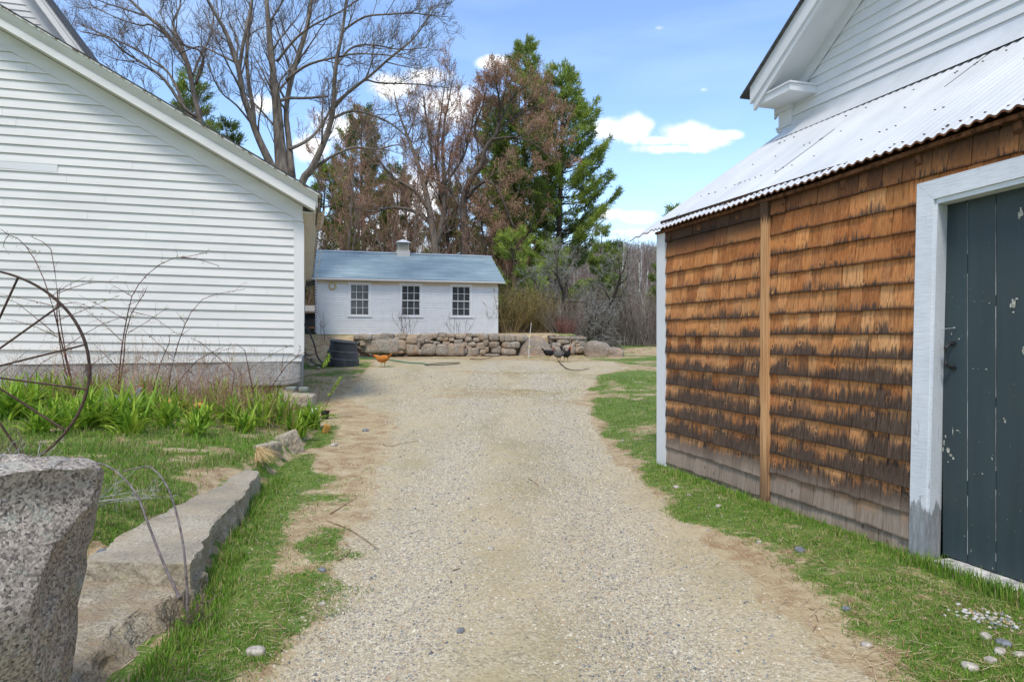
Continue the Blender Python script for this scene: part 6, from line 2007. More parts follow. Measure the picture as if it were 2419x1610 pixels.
def pine(label, px, ytop, Y, wpx, seed, base_w=1.0, light=1.0, bare=.12, dens=1.0, sprawl=1.0, name='pine_tree', group='white pines around the yard'):
    rng = np.random.default_rng(seed); rr = random.Random(seed)
    bx = at(px, 700, Y)[0]; bz = hgt(bx, Y) - .1
    top = at(px, ytop, Y)[2]
    H = top - bz
    Wm = wpx / FPX * Y * .5
    t = thing(name, (bx, Y, bz), 0, label, 'pine', group)
    lean = (rr.gauss(0, .01), rr.gauss(0, .01))
    tp = [(lean[0] * H * u + .12 * math.sin(u * 5 + seed), lean[1] * H * u, H * u) for u in np.linspace(0, 1, 12)]
    P = np.array(tp)
    r0 = max(.07, H * .016)
    poly = [(tp, list(np.linspace(r0, .02, 12)), 8)]
    C, A, size = [], [], []
    nw = int(H / .62 * dens ** .5)
    for k in range(nw):
        u = bare + (1 - bare) * (k + rr.random() * .6) / nw
        prof = (1 - u) ** .62 * (min(1, (u - bare) / .22 + .55)) * 1.15
        ctr = np.array([np.interp(u, np.linspace(0, 1, 12), P[:, j]) for j in range(3)])
        nb = 4 + int(2.4 * rr.random())
        a0 = rr.random() * 6.28
        for b in range(nb):
            a = a0 + b / nb * 6.28 + rr.uniform(-.35, .35)
            L = Wm * prof * rr.choice([.5, .75, .95, 1.1, 1.25]) + .25
            rise = .05 + .75 * u
            pts = []
            n = 7
            for j in range(n):
                v = j / (n - 1)
                pts.append(ctr + np.array([math.cos(a + .15 * v) * L * v, math.sin(a + .15 * v) * L * v, L * (rise * v * .6 - .22 * v * (1 - v) + .30 * v ** 3)]))
            poly.append(([tuple(q) for q in pts], list(np.linspace(.012 + L * .011, .008, n)), 4))
            m = max(5, int(L * 20 * dens))
            for q in range(m):
                v = rr.uniform(.30, 1.02) ** .8
                p = np.array([np.interp(v, np.linspace(0, 1, n), [w[j] for w in pts]) for j in range(3)])
                side = rr.uniform(-1, 1) * (L * .24 * (1.15 - v) + .10) * sprawl + rr.gauss(0, .04)
                fw = abs(side) * .6
                p = p + np.array([-math.sin(a) * side + math.cos(a) * fw, math.cos(a) * side + math.sin(a) * fw, abs(side) * .12 + rr.gauss(0, .035) + .05])
                C.append(p); A.append((math.cos(a) * .8, math.sin(a) * .8, .75))
    C = np.array(C); A = np.array(A)
    g = G(); tubes(g, poly); g.build('trunk', BK_DARK, t, smooth=True)
    g = G()
    l = light * .84
    dark = [(.14 * l, .20 * l, .045 * l), (.165 * l, .23 * l, .045 * l), (.11 * l, .165 * l, .045 * l)]
    lite = [(.33 * l, .42 * l, .075 * l), (.39 * l, .47 * l, .08 * l), (.26 * l, .35 * l, .07 * l)]
    tone = fbm(C[:, 0] * .55 + seed, C[:, 1] * .55, C[:, 2] * .55, 2, seed)
    m = tone + rng.normal(0, .2, len(C)) > 0.03
    s_ = .045 + .0032 * Y
    for sel, pal in ((m, lite), (~m, dark)):
        if sel.any():
            cards(g, C[sel], 12, s_ * .50, s_ * 1.30, pal, rng, A[sel], asp=.20)
    g.build('crown', LEAF_P, t)
    return t


pine('tallest dark pine with its tip just left of the spreading pine', 1238, 98, 44, 190, 3, bare=.22)
pine('big spreading pine at the right edge of the tree group, arms reaching over the sky', 1322, 160, 41, 265, 4, bare=.26, light=1.15, sprawl=1.2)
pine('pine crown peeking out behind the russet maple, left of the tallest pine', 1168, 240, 46, 150, 6, bare=.15)
pine('green pine behind the brown maples left of the shed cupola', 858, 258, 47, 170, 7, bare=.1, light=.9)
pine('lower pine touching the broken gutter at the farmhouse corner', 765, 385, 38, 150, 8, bare=.05)
pine('pine seen through bare twigs right above the cupola', 940, 400, 52, 130, 9, bare=.05, light=.95)
pine('dark pine showing above the sloping farmhouse roof, behind the slender maple', 455, 178, 33, 165, 10, bare=.1)
pine('second pine above the farmhouse roof, lower down the slope', 540, 285, 36, 120, 11, bare=.05)
pine('bushy young pine just right of the shed roof end', 1215, 545, 34, 125, 12, bare=.02, light=1.35)
pine('young pine behind the apple tree, under the spreading pine', 1300, 575, 37, 120, 13, bare=.02, light=1.2)
pine('small distant pine standing alone right of the spreading pine', 1420, 532, 62, 62, 14, bare=.05, dens=.7)
pine('tiny distant pine at the foot of the clouds, next to the lone pine', 1455, 572, 66, 40, 15, bare=.05, dens=.7)
pine('pine tip sticking up behind the corrugated roof', 1590, 486, 48, 60, 16, bare=.3, dens=.7)
pine('dense green conifer in the brush beside the lean-to corner', 1560, 655, 46, 70, 17, bare=.0, light=1.0, name='conifer', group='young conifers in the brush')
pine('yellow-green young conifer in the brush, left of the dense one', 1492, 735, 43, 62, 18, bare=.0, light=1.4, name='conifer', group='young conifers in the brush')
pine('sparse young conifer on the slope above the low tan boulder', 1455, 690, 52, 56, 19, bare=.0, light=1.0, name='conifer', group='young conifers in the brush')
pine('pine hidden behind the shed roof middle, lowest of the row', 1060, 440, 50, 120, 20, bare=.1, light=.9)


def stems(name, label, cat, N, xr, yr, hr, seed, pal, twigs=7, rad=(.008, .02), kind='stuff', splay=.18, base=None, bud=None, mat=None, tl=.45, dens=None):
    """many thin upright stems with side twigs in one mesh"""
    rng = np.random.default_rng(seed)
    Y = rng.uniform(*yr, N); X = rng.uniform(*xr, N)
    if dens is not None:
        X = (X if dens != 'px' else (X - CX) / FPX * Y)
    Z = height(X, Y)
    Hh = rng.uniform(*hr, N)
    polys = []
    pal = np.array(pal)
    rr = random.Random(seed)
    tips = []
    for i in range(N):
        r = rr.uniform(*rad); c = tuple(pal[rr.randrange(len(pal))] * rr.uniform(.75, 1.2))
        p = np.array([X[i], Y[i], Z[i] - .05]); d = unit(np.array([rr.gauss(0, splay), rr.gauss(0, splay), 1.0]))
        pts = [p]
        for k in range(4):
            d = unit(d + np.array([rr.gauss(0, .10), rr.gauss(0, .10), .03])); pts.append(pts[-1] + d * Hh[i] / 4)
        polys.append((pts, [r, r * .85, r * .65, r * .45, r * .25], 3, c))
        for k in range(twigs):
            u = rr.uniform(.25, 1) * 4; j = min(int(u), 3)
            q = pts[j] + (pts[j + 1] - pts[j]) * (u - j)
            L = Hh[i] * tl * rr.uniform(.3, 1) * (1.2 - u / 4)
            e = unit(np.array([rr.gauss(0, 1), rr.gauss(0, 1), .75]))
            m = q + e * L * .5; tpt = m + unit(e + np.array([rr.gauss(0, .3), rr.gauss(0, .3), .35])) * L * .5
            polys.append(([q, m, tpt], [r * .42, r * .32, r * .2], 3, c)); tips.append(tpt); tips.append(m)
    g = G(); tubes(g, polys)
    if bud: cards(g, np.array(tips), bud[0], bud[1], bud[2], bud[3], rng, asp=.6)
    return g.build(name, mat or LEAF_S, label=label, cat=cat, kind=kind)


sm_ = S('twig_colours', .9, .1); c_, _ = sm_.attr(); LEAF_S = sm_.done(c_)
GREYB = [(.16, .125, .10), (.21, .175, .145), (.12, .09, .07), (.27, .235, .20)]
PURP = [(.155, .115, .095), (.19, .145, .12), (.23, .19, .16), (.13, .095, .08), (.30, .27, .24)]
stems('hillside_wood', 'bare grey-brown wood covering the far rise', 'wood', 3400, (1130, 1640), (118, 262), (5.5, 9), 1, PURP, 16, (.04, .085), dens='px', splay=.05, tl=.35)
stems('hillside_wood', 'bare wood on the far rise behind the buildings', 'wood', 1500, (-200, 1130), (110, 250), (6, 10), 2, PURP, 12, (.06, .12), dens='px', splay=.05, tl=.35)
stems('brush', 'tangle of bare brown brush at the field edge', 'brush', 1900, (1290, 1620), (33, 44), (1.2, 3.4), 3, GREYB, 9, (.007, .016), dens='px', splay=.25)
stems('brush', 'bare saplings standing in the brush', 'brush', 480, (1280, 1640), (46, 110), (2.2, 4.6), 4, PURP, 18, (.018, .035), dens='px', splay=.08)
stems('brush', 'bare brush behind the shed and farmhouse', 'brush', 900, (640, 1200), (33, 46), (2.0, 5.5), 5, [(.22, .14, .10), (.28, .19, .13), (.18, .14, .11)], 10, (.009, .02), dens='px', splay=.15)
BIRCH = m_flat('birch_bark', (.60, .58, .54), .8, .2, .3, 6)
for i, (px, Y, y0, y1) in enumerate([(1521, 48, 790, 620), (1533, 58, 760, 640), (1470, 64, 690, 560), (1507, 70, 700, 590)]):
    b = at(px, y0, Y); tp = at(px - 10 + 6 * i, y1, Y)
    bz = hgt(b[0], Y) - .1
    tr = Tree(70 + i, nch=(8, 5), ang=(20, 45), up=.3, rmin=.012, wob=.15)
    P = [(b[0] + (tp[0] - b[0]) * u + .1 * math.sin(u * 6 + i), Y, bz + (tp[2] - bz) * u) for u in np.linspace(0, 1, 8)]
    tr.limb(P, list(np.linspace(.075, .02, 8)), 1.6, 0, .35, 7)
    bare_tree(['white birch trunk nearest the barn corner', 'second white birch, just right of the nearest', 'white birch left on the hillside', 'thin white birch between the other hillside ones'][i], 'white birches in the brush', (b[0], Y, bz), tr, BIRCH, BK_LICHEN, name='birch_tree')


def bush(name, label, px, Y, w, h, N, pal, bud, seed, group=None, cat='bush', stem_r=(.006, .012)):
    rr = random.Random(seed); rng = np.random.default_rng(seed)
    bx = at(px, 700, Y)[0]; bz = hgt(bx, Y)
    t = thing(name, (bx, Y, bz), 0, label, cat, group)
    polys, tips = [], []
    for i in range(N):
        a = rr.random() * 6.28; q = rr.random() ** .5
        p = np.array([math.cos(a) * q * w * .28, math.sin(a) * q * w * .2, -.05])
        d = unit(np.array([math.cos(a) * q * w / h * .62 + rr.gauss(0, .1), math.sin(a) * q * .4 + rr.gauss(0, .1), 1.0]))
        H_ = h * rr.uniform(.55, 1.02) * (1.05 - .3 * q); pts = [p]
        for k in range(5):
            d = unit(d + np.array([rr.gauss(0, .12), rr.gauss(0, .12), -.01])); pts.append(pts[-1] + d * H_ / 5)
        r = rr.uniform(*stem_r)
        c = tuple(np.array(pal[rr.randrange(len(pal))]) * rr.uniform(.8, 1.2))
        polys.append((pts, list(np.linspace(r, r * .3, 6)), 3, c))
        for k in range(9):
            u = rr.uniform(.2, 1) * 5; j = min(int(u), 4)
            s0 = pts[j] + (pts[j + 1] - pts[j]) * (u - j)
            L = h * .24 * rr.uniform(.4, 1)
            e = unit(d * .6 + np.array([rr.gauss(0, .6), rr.gauss(0, .6), .4]))
            polys.append(([s0, s0 + e * L * .5, s0 + e * L + np.array([0, 0, .05])], [r * .5, r * .4, r * .25], 3, c)); tips += [s0 + e * L, s0 + e * L * .5]
    g = G(); tubes(g, polys); g.build('stems', LEAF_S, t)
    if bud:
        g = G(); cards(g, np.array(tips), bud[0], bud[1], bud[2], bud[3], rng, asp=.6); g.build('leaves', LEAF, t)
    return t


OL = [(.22, .17, .08), (.28, .21, .10), (.18, .13, .07)]
OB = [(.24, .22, .05), (.30, .24, .06), (.20, .18, .05)]
bush('leafing_bush', 'tall olive leafing bush against the right end of the shed', 1200, 28.8, 2.3, 2.3, 170, OL, (1, .05, .06, OB), 1, 'leafing bushes behind the wall')
bush('leafing_bush', 'rounded olive bush behind the big tan boulder', 1262, 29.4, 2.4, 2.2, 190, OL, (1, .05, .06, OB), 2, 'leafing bushes behind the wall')
bush('leafing_bush', 'greyish thin bush below the old apple tree', 1335, 28.6, 2.0, 1.5, 120, GREYB, None, 3, 'leafing bushes behind the wall')
bush('red_twig_bush', 'low bush of reddish twigs above the cap slab', 1335, 27.2, 1.0, .8, 60, [(.17, .075, .065), (.20, .10, .08)], None, 4)
bush('bramble_bush', 'thin bare bramble against the shed wall under the middle window', 962, 26.1, .9, 1.25, 9, [(.15, .10, .09)], None, 5, 'brambles against the shed wall', stem_r=(.007, .010))
bush('bramble_bush', 'sparse bare bramble against the shed wall under the right window', 1080, 26.9, 1.2, 1.1, 7, [(.22, .17, .15)], None, 6, 'brambles against the shed wall', stem_r=(.006, .009))
bush('bramble_bush', 'single thin sapling before the shed left corner', 768, 24.2, .3, 1.5, 3, [(.15, .10, .09)], None, 7, 'brambles against the shed wall', stem_r=(.008, .012))


# ------------------------------------------------------------------ daylilies
LP = [(.26, .40, .035), (.19, .33, .03), (.33, .46, .045), (.13, .25, .025), (.40, .50, .07)]


def clump_mesh(seed, n=38, h=.36):
    rng = np.random.default_rng(seed); g = G()
    for i in range(n):
        a = rng.uniform(0, 6.28); L = h * rng.uniform(.65, 1.25); w = rng.uniform(.010, .020); lean = rng.uniform(.15, .95)
        x0, y0 = rng.normal(0, .05, 2); K = 7
        out = np.array([math.cos(a), math.sin(a), 0]); side = np.array([-math.sin(a), math.cos(a), 0])
        V = []; p = np.array([x0, y0, -.02]); th = lean * .35
        c = np.array(LP[rng.integers(0, 5)]) * rng.uniform(.8, 1.15)
        C = []
        for k in range(K):
            u = k / (K - 1)
            ww = w * (1 - u ** 2.2) * (0.7 + .5 * math.sin(u * 2.6)) + .0006
            fold = ww * .5
            V += [p - side * ww, p + np.array([0, 0, -fold]) * 1.0, p + side * ww]
            cc = c * (1.35 - .5 * u if u < .25 else 1.0 + .1 * u); C += [cc, cc * .9, cc]
            th += lean * .30
            p = p + (out * math.sin(th) + np.array([0, 0, math.cos(th)])) * L / (K - 1)
        F = []
        for k in range(K - 1):
            F += [(3 * k, 3 * k + 1, 3 * k + 4, 3 * k + 3), (3 * k + 1, 3 * k + 2, 3 * k + 5, 3 * k + 4)]
        g.add(V, F, C)
    return g


CL = [(735, 1010, 1.0, 'daylily clump at the tip of the bed, just above the tilted kerb stone'), (668, 1000, 1.0, 'daylily clump above the small upright kerb stone'), (612, 1008, .95, 'pale daylily clump at the lower front of the lily row, right part'),
      (640, 962, .85, 'daylily clump in front of the flat tan rock'), (585, 968, .95, 'daylily clump under the dark gap in the foundation'), (545, 1000, .9, 'daylily clump left of the palest one in the front row'),
      (505, 975, .95, 'daylily clump right of the yellow-buff hen'), (525, 948, .8, 'daylily clump at the foot of the lower granite block, right end'), (418, 985, .9, 'daylily clump hiding the feet of the yellow-buff hen'),
      (375, 958, .95, 'daylily clump left of the yellow-buff hen, below the lower granite block'), (340, 990, 1.0, 'daylily clump right below the barred grey hen'), (290, 1000, 1.0, 'daylily clump left below the barred grey hen'),
      (262, 955, .9, 'daylily clump left of the barred grey hen, by the wall'), (245, 1010, 1.05, 'broad daylily clump between barred hen and wheel rim'), (205, 985, 1.0, 'daylily clump touching the wheel rim from the right'),
      (160, 950, .9, 'daylily clump by the cane bush stems, behind the wheel'), (122, 945, .9, 'daylily clump seen through the wheel, near the wall'), (70, 960, 1.0, 'daylily clump seen through the wheel between two spokes'),
      (30, 950, .95, 'daylily clump at the left picture border, by the wall'), (50, 990, 1.0, 'daylily clump seen through the lower half of the wheel'), (8, 995, 1.0, 'daylily clump at the left picture border, in front'),
      (185, 1015, .9, 'front daylily clump just inside the wheel rim'), (390, 1010, .9, 'front daylily clump between the two garden hens'), (460, 1030, .7, 'small daylily clump in the front row below the yellow-buff hen'),
      (310, 1025, .8, 'small front daylily clump below the barred grey hen'), (575, 1020, .7, 'small front daylily clump near the kerb'), (345, 935, .8, 'daylily clump against the granite between the two hens'),
      (225, 940, .8, 'daylily clump against the granite below the block joint'), (480, 1005, .8, 'daylily clump directly below the red comb of the buff hen'), (700, 1030, .75, 'small daylily clump hanging over the kerb edge'),
      (130, 1005, .85, 'daylily clump near the bare red earth inside the wheel'), (90, 1025, .7, 'small daylily clump low inside the wheel')]
meshes = []
for i, (px, py, sc, lab) in enumerate(CL):
    x, y, z = gnd(px, py)
    k = i % 5
    if i < 5:
        o = clump_mesh(100 + i, 58, .42).build('daylily_clump', LEAF, label=lab, cat='plant', group='daylily clumps in the bed')
        meshes.append(o)
    else:
        o = meshes[k].copy(); COL.objects.link(o); o['label'] = lab
    o.location = (x, y, z); o.rotation_euler = (0, 0, i * 2.4); o.scale = (sc * 1.12,) * 3
for px, py, lab, s_ in ((1382, 838, 'leafy green plant at the foot of the stone wall end', 1.5), (1412, 839, 'yellow-green plant before the low tan boulder', 1.2)):
    x, y, z = gnd(px, py - 1); o = meshes[3].copy(); COL.objects.link(o); o.name = 'leafy_plant'; o['label'] = lab; o['group'] = 'leafy plants by the wall end'
    o.location = (x, y - .1, z); o.scale = (s_,) * 3


# ------------------------------------------------------------------ bare rose canes before the farmhouse wall (traced in a 2.904x enlargement with origin (0, 500))
def canes(label, Y, L, rad, seed, mat, bud=True, group='rose bushes before the farmhouse wall', twn=9):
    rr = random.Random(seed); rng = np.random.default_rng(seed)
    t = None; polys, tips = [], []
    b0 = at(L[0][0][0] / 2.904, 500 + L[0][0][1] / 2.904, Y)
    base = np.array([b0[0], Y, hgt(b0[0], Y)])
    t = thing('rose_bush', tuple(base), 0, label, 'bush', group)
    for i, pts in enumerate(L):
        r = rad * (1.0 if i < 3 else .55)
        yy = Y + rr.uniform(-.25, .25)
        P = [np.array(at(a / 2.904, 500 + b / 2.904, yy + .15 * math.sin(k))) - base for k, (a, b) in enumerate(pts)]
        if i == 0: P[0] = P[0] * 0 + np.array([0, 0, -.05])
        n = len(P)
        polys.append(([tuple(p) for p in P], list(np.linspace(r, r * .35, n)), 6))
        seg = [np.linalg.norm(P[k + 1] - P[k]) for k in range(n - 1)]
        for k in range(n - 1):
            m = max(1, int(seg[k] * twn))
            for q in range(m):
                u = rr.random(); p = P[k] + (P[k + 1] - P[k]) * u; d = unit(P[k + 1] - P[k])
                e = unit(d * .6 + perp(rr, d)); Lt = rr.choice([.03, .05, .10, .18])
                p1 = p + e * Lt * .5; p2 = p1 + unit(e + perp(rr, e) * .4) * Lt * .5
                polys.append(([p, p1, p2], [.0022, .0018, .001], 3)); tips += [p, p2]
    g = G(); tubes(g, polys); g.build('canes', mat, t, smooth=True)
    if bud:
        g = G(); cards(g, np.array(tips), 2, .012, .017, [(.26, .30, .06), (.30, .26, .10), (.20, .13, .07)], rng, asp=.7); g.build('buds', LEAF, t)


CANE = m_flat('red_brown_cane', (.135, .050, .040), .6, .35, .3, 30)
CANE2 = m_flat('brown_cane', (.15, .085, .06), .7, .3, .3, 30)
canes('tallest reddish rose bush, its canes rising behind the iron wheel', 9.3, [
    [(545, 1290), (480, 1130), (430, 930), (395, 780), (370, 680), (340, 580), (300, 460), (240, 330), (180, 240), (120, 180), (60, 160), (5, 120)],
    [(540, 1290), (450, 1100), (410, 900), (390, 700), (395, 560), (375, 400), (350, 260), (300, 210), (210, 170)],
    [(530, 1300), (455, 1000), (415, 760), (400, 640), (410, 520)],
    [(395, 860), (250, 790), (140, 755), (40, 735)], [(370, 830), (200, 690), (110, 620), (0, 580)], [(345, 640), (180, 600), (0, 560)], [(395, 560), (500, 520), (600, 490), (700, 480), (800, 482), (920, 490)],
    [(350, 580), (470, 500), (590, 445)], [(430, 940), (560, 850), (700, 770), (850, 720), (960, 715)], [(60, 160), (30, 200), (20, 250)], [(180, 240), (230, 275)], [(380, 640), (520, 620), (640, 660)],
    [(200, 1150), (280, 1040), (420, 960), (520, 900)], [(0, 1110), (120, 1010), (210, 935)], [(400, 740), (540, 690), (700, 620), (820, 575)]], .0105, 3, CANE)
canes('middle rose bush with one long cane arching right above the siding', 9.25, [
    [(805, 1250), (820, 1080), (840, 900), (860, 780), (880, 680), (905, 580), (950, 500), (1010, 430), (1100, 360), (1200, 315), (1300, 305), (1420, 280)],
    [(815, 1240), (850, 1000), (860, 850), (900, 700), (990, 560), (1010, 515)],
    [(1240, 312), (1360, 325), (1500, 370)], [(835, 885), (700, 760), (560, 650), (450, 600)], [(880, 830), (1000, 760), (1100, 690), (1165, 655)], [(865, 740), (700, 650), (540, 570)],
    [(905, 580), (820, 530), (750, 490)], [(890, 680), (1050, 720), (1150, 790), (1230, 850)], [(880, 640), (960, 605)], [(820, 1080), (700, 960), (640, 900)], [(560, 1110), (680, 1010), (800, 960), (900, 940)], [(600, 1230), (760, 1120), (860, 1050)]], .009, 4, CANE)
canes('right rose bush with an arching cane pointing at the corner board', 9.3, [
    [(1140, 1310), (1170, 1100), (1200, 980), (1230, 880), (1270, 770), (1310, 690), (1390, 600), (1480, 565), (1560, 550), (1680, 530)],
    [(1150, 1290), (1260, 1120), (1350, 1020), (1440, 970), (1530, 930)], [(1050, 1220), (1100, 1040), (1160, 900), (1165, 840)],
    [(1270, 765), (1205, 680)], [(1240, 850), (1320, 790)], [(960, 990), (1080, 1070)], [(1250, 1310), (1340, 1190), (1420, 1060), (1520, 950), (1600, 930)], [(1190, 1000), (1080, 900), (970, 800)], [(1340, 1130), (1240, 1040), (1120, 990)]], .008, 5, CANE)
canes('low rose bush under the house corner with a red shoot leaning right', 9.2, [
    [(1750, 1380), (1800, 1280), (1870, 1190), (1960, 1060), (2040, 990), (2120, 950), (2200, 960)],
    [(1580, 1300), (1610, 1100), (1500, 1000), (1380, 900), (1310, 865)], [(1750, 1300), (1700, 1050), (1680, 950), (1620, 905)],
    [(1890, 1160), (2000, 1155), (2100, 1125), (2170, 1105)], [(1610, 1150), (1750, 1050), (1900, 960), (2000, 910)], [(1660, 1290), (1650, 1080), (1660, 1050)], [(1930, 1100), (1940, 1010), (1950, 980)], [(2040, 990), (2060, 940), (2050, 910)]], .008, 6, CANE)
CANEG = m_flat('green_shoot', (.22, .26, .06), .7, .3)
for i, (L, lb) in enumerate([([(747, 962), (756, 915), (766, 873), (775, 845), (778, 838)], 'leafing green shoot standing beyond the bed near the tub'), ([(760, 985), (785, 920), (797, 903), (805, 890)], 'shorter leafing shoot leaning right beyond the bed')]):
    b = at(*L[0], 10.4); bz = hgt(b[0], 10.4)
    t = thing('leafing_shoot', (b[0], 10.4, bz), 0, lb, 'shoot', 'leafing shoots by the house corner')
    P = [np.array(at(a, c, 10.4)) - np.array([b[0], 10.4, bz]) for a, c in L]; P[0] = np.array([0, 0, 0])
    g = G(); tubes(g, [(P, list(np.linspace(.006, .002, len(P))), 5)]); g.build('stem', CANE2, t)
    g = G(); g = G(); cards(g, [P[-2] + (P[-1] - P[-2]) * u for u in np.linspace(-2.5, 1, 26)], 3, .016, .035, [(.30, .40, .05), (.24, .36, .05)], np.random.default_rng(i), asp=.6); g.build('leaves', LEAF, t)

# dry weed stalks and dead twigs among them


def dry_stalks():
    rr = random.Random(31); polys = []
    pal = [(.34, .22, .12), (.22, .10, .07), (.42, .31, .18), (.18, .11, .08), (.28, .15, .10)]
    for i in range(760):
        px = rr.choice([rr.uniform(0, 700), rr.uniform(240, 640)]); Yb = rr.uniform(8.2, 9.6)
        x = (px - CX) / FPX * Yb
        if x > curb_x(Yb) - .1: continue
        p = np.array([x, Yb, hgt(x, Yb)]); h = rr.uniform(.25, .95) * (1.0 if rr.random() < .7 else .6)
        d = unit(np.array([rr.gauss(0, .22), rr.gauss(0, .1), 1.0])); pts = [p]
        for k in range(4):
            d = unit(d + np.array([rr.gauss(0, .12), rr.gauss(0, .08), 0])); pts.append(pts[-1] + d * h / 4)
        c = pal[rr.randrange(5)]; r = rr.uniform(.0012, .0028)
        polys.append((pts, list(np.linspace(r, r * .5, 5)), 3, c))
        for k in range(rr.choice([2, 4, 8])):
            j = rr.choice([2, 3, 3, 4]); q = pts[j]; e = unit(d + perp(rr, d) * .9) * rr.uniform(.03, .12)
            polys.append(([q, q + e * .6 + np.array([0, 0, .01]), q + e], [r * .6] * 3, 3, c))
    # crossing runners
    for i in range(120):
        px = rr.uniform(0, 680); Yb = rr.uniform(8.6, 9.6); x = (px - CX) / FPX * Yb; p = np.array([x, Yb, hgt(x, Yb) + rr.uniform(.0, .3)])
        a = rr.choice([-1, 1]) * rr.uniform(.3, .9); L = rr.uniform(.3, .8); pts = [p]
        d = unit(np.array([a, rr.gauss(0, .1), rr.uniform(.3, 1)]))
        for k in range(5):
            d = unit(d + np.array([.03 * a, 0, -.10])); pts.append(pts[-1] + d * L / 5)
        polys.append((pts, list(np.linspace(.003, .0012, 6)), 3, rr.choice([(.17, .065, .05), (.22, .10, .07), (.14, .07, .05)])))
    g = G(); tubes(g, polys)
    g.build('dry_stalks', LEAF_S, label='dry weed stalks and thin runners in the lily bed', cat='weeds', kind='stuff')


dry_stalks()


def dead_shrub(label, px, py, Y, h, w, seed, col, n=7, r=.006, name='dead_shrub', dirx=0.0, group='dead grey shrubs by the wheel'):
    x, y, z = at(px, py, Y); z = hgt(x, Y)
    tr = Tree(seed, nch=(6, 4), ang=(30, 60), up=.1, ratio=.5, rmin=.0018, wob=.22)
    rr = tr.r
    for k in range(n):
        d = unit(np.array([dirx + rr.gauss(0, w), rr.gauss(0, w * .6), 1.0])); P = [np.array([x + rr.gauss(0, .05), Y + rr.gauss(0, .05), z - .03])]
        for q in range(5):
            d = unit(d + np.array([rr.gauss(0, .12) + dirx * .1, rr.gauss(0, .12), -.02])); P.append(P[-1] + d * h * rr.uniform(.8, 1.1) / 5)
        tr.limb(P, list(np.linspace(r, r * .35, 6)), h * .35, 0, .2, 5)
    bare_tree(label, group, (x, Y, z), tr, col, col, name=name, cat='shrub')


GRT = m_flat('silver_twig', (.36, .34, .31), .9, .1, .3, 30)
GRB = m_flat('brown_twig', (.20, .15, .115), .9, .1, .3, 30)
dead_shrub('silvery dead shrub standing behind the granite block at the left border', 60, 1060, 4.4, .42, .35, 1, GRT, 5, .005)
dead_shrub('second silvery dead shrub, right of the first, before the wheel', 125, 1075, 4.0, .38, .30, 2, GRT, 3, .0045)
dead_shrub('flat grey dead branch lying over the grass right of the wheel rim', 150, 1085, 4.3, .62, .3, 3, GRT, 4, .004, dirx=2.6)
dead_shrub('brown dead shrub at the very left border above the granite block', 5, 1050, 4.6, .40, .4, 4, GRB, 6, .004)
SP = m_flat('grey_violet_cane', (.20, .17, .165), .7, .3, .3, 30)


def fcane(label, L, Y, r):
    P = [np.array(at(a / 2.57, 1000 + b / 2.57, Y + .04 * k)) for k, (a, b) in enumerate(L)]
    o = line('arching_cane', label, 'cane', [tuple(p) for p in P], r, SP, 7, 'arching canes at the kerb joint', taper=.4)
    return o


fcane('left arching grey cane growing from the joint between the kerb stones', [(1090, 1060), (1065, 1005), (990, 840), (900, 610), (840, 450), (760, 340), (660, 260), (560, 230), (480, 200)], 3.30, .0075)
fcane('right arching grey cane growing from the joint between the kerb stones', [(1150, 1290), (1135, 1150), (1135, 1000), (1110, 720), (1050, 470), (990, 340), (920, 270), (870, 262), (740, 290)], 3.30, .0075)
x, y, z = gnd(437, 1480)
dead_shrub('tuft of dry brown twigs at the foot of the kerb joint', 437, 1470, 3.24, .22, .5, 9, GRB, 9, .004, name='twig_tuft', group=None)


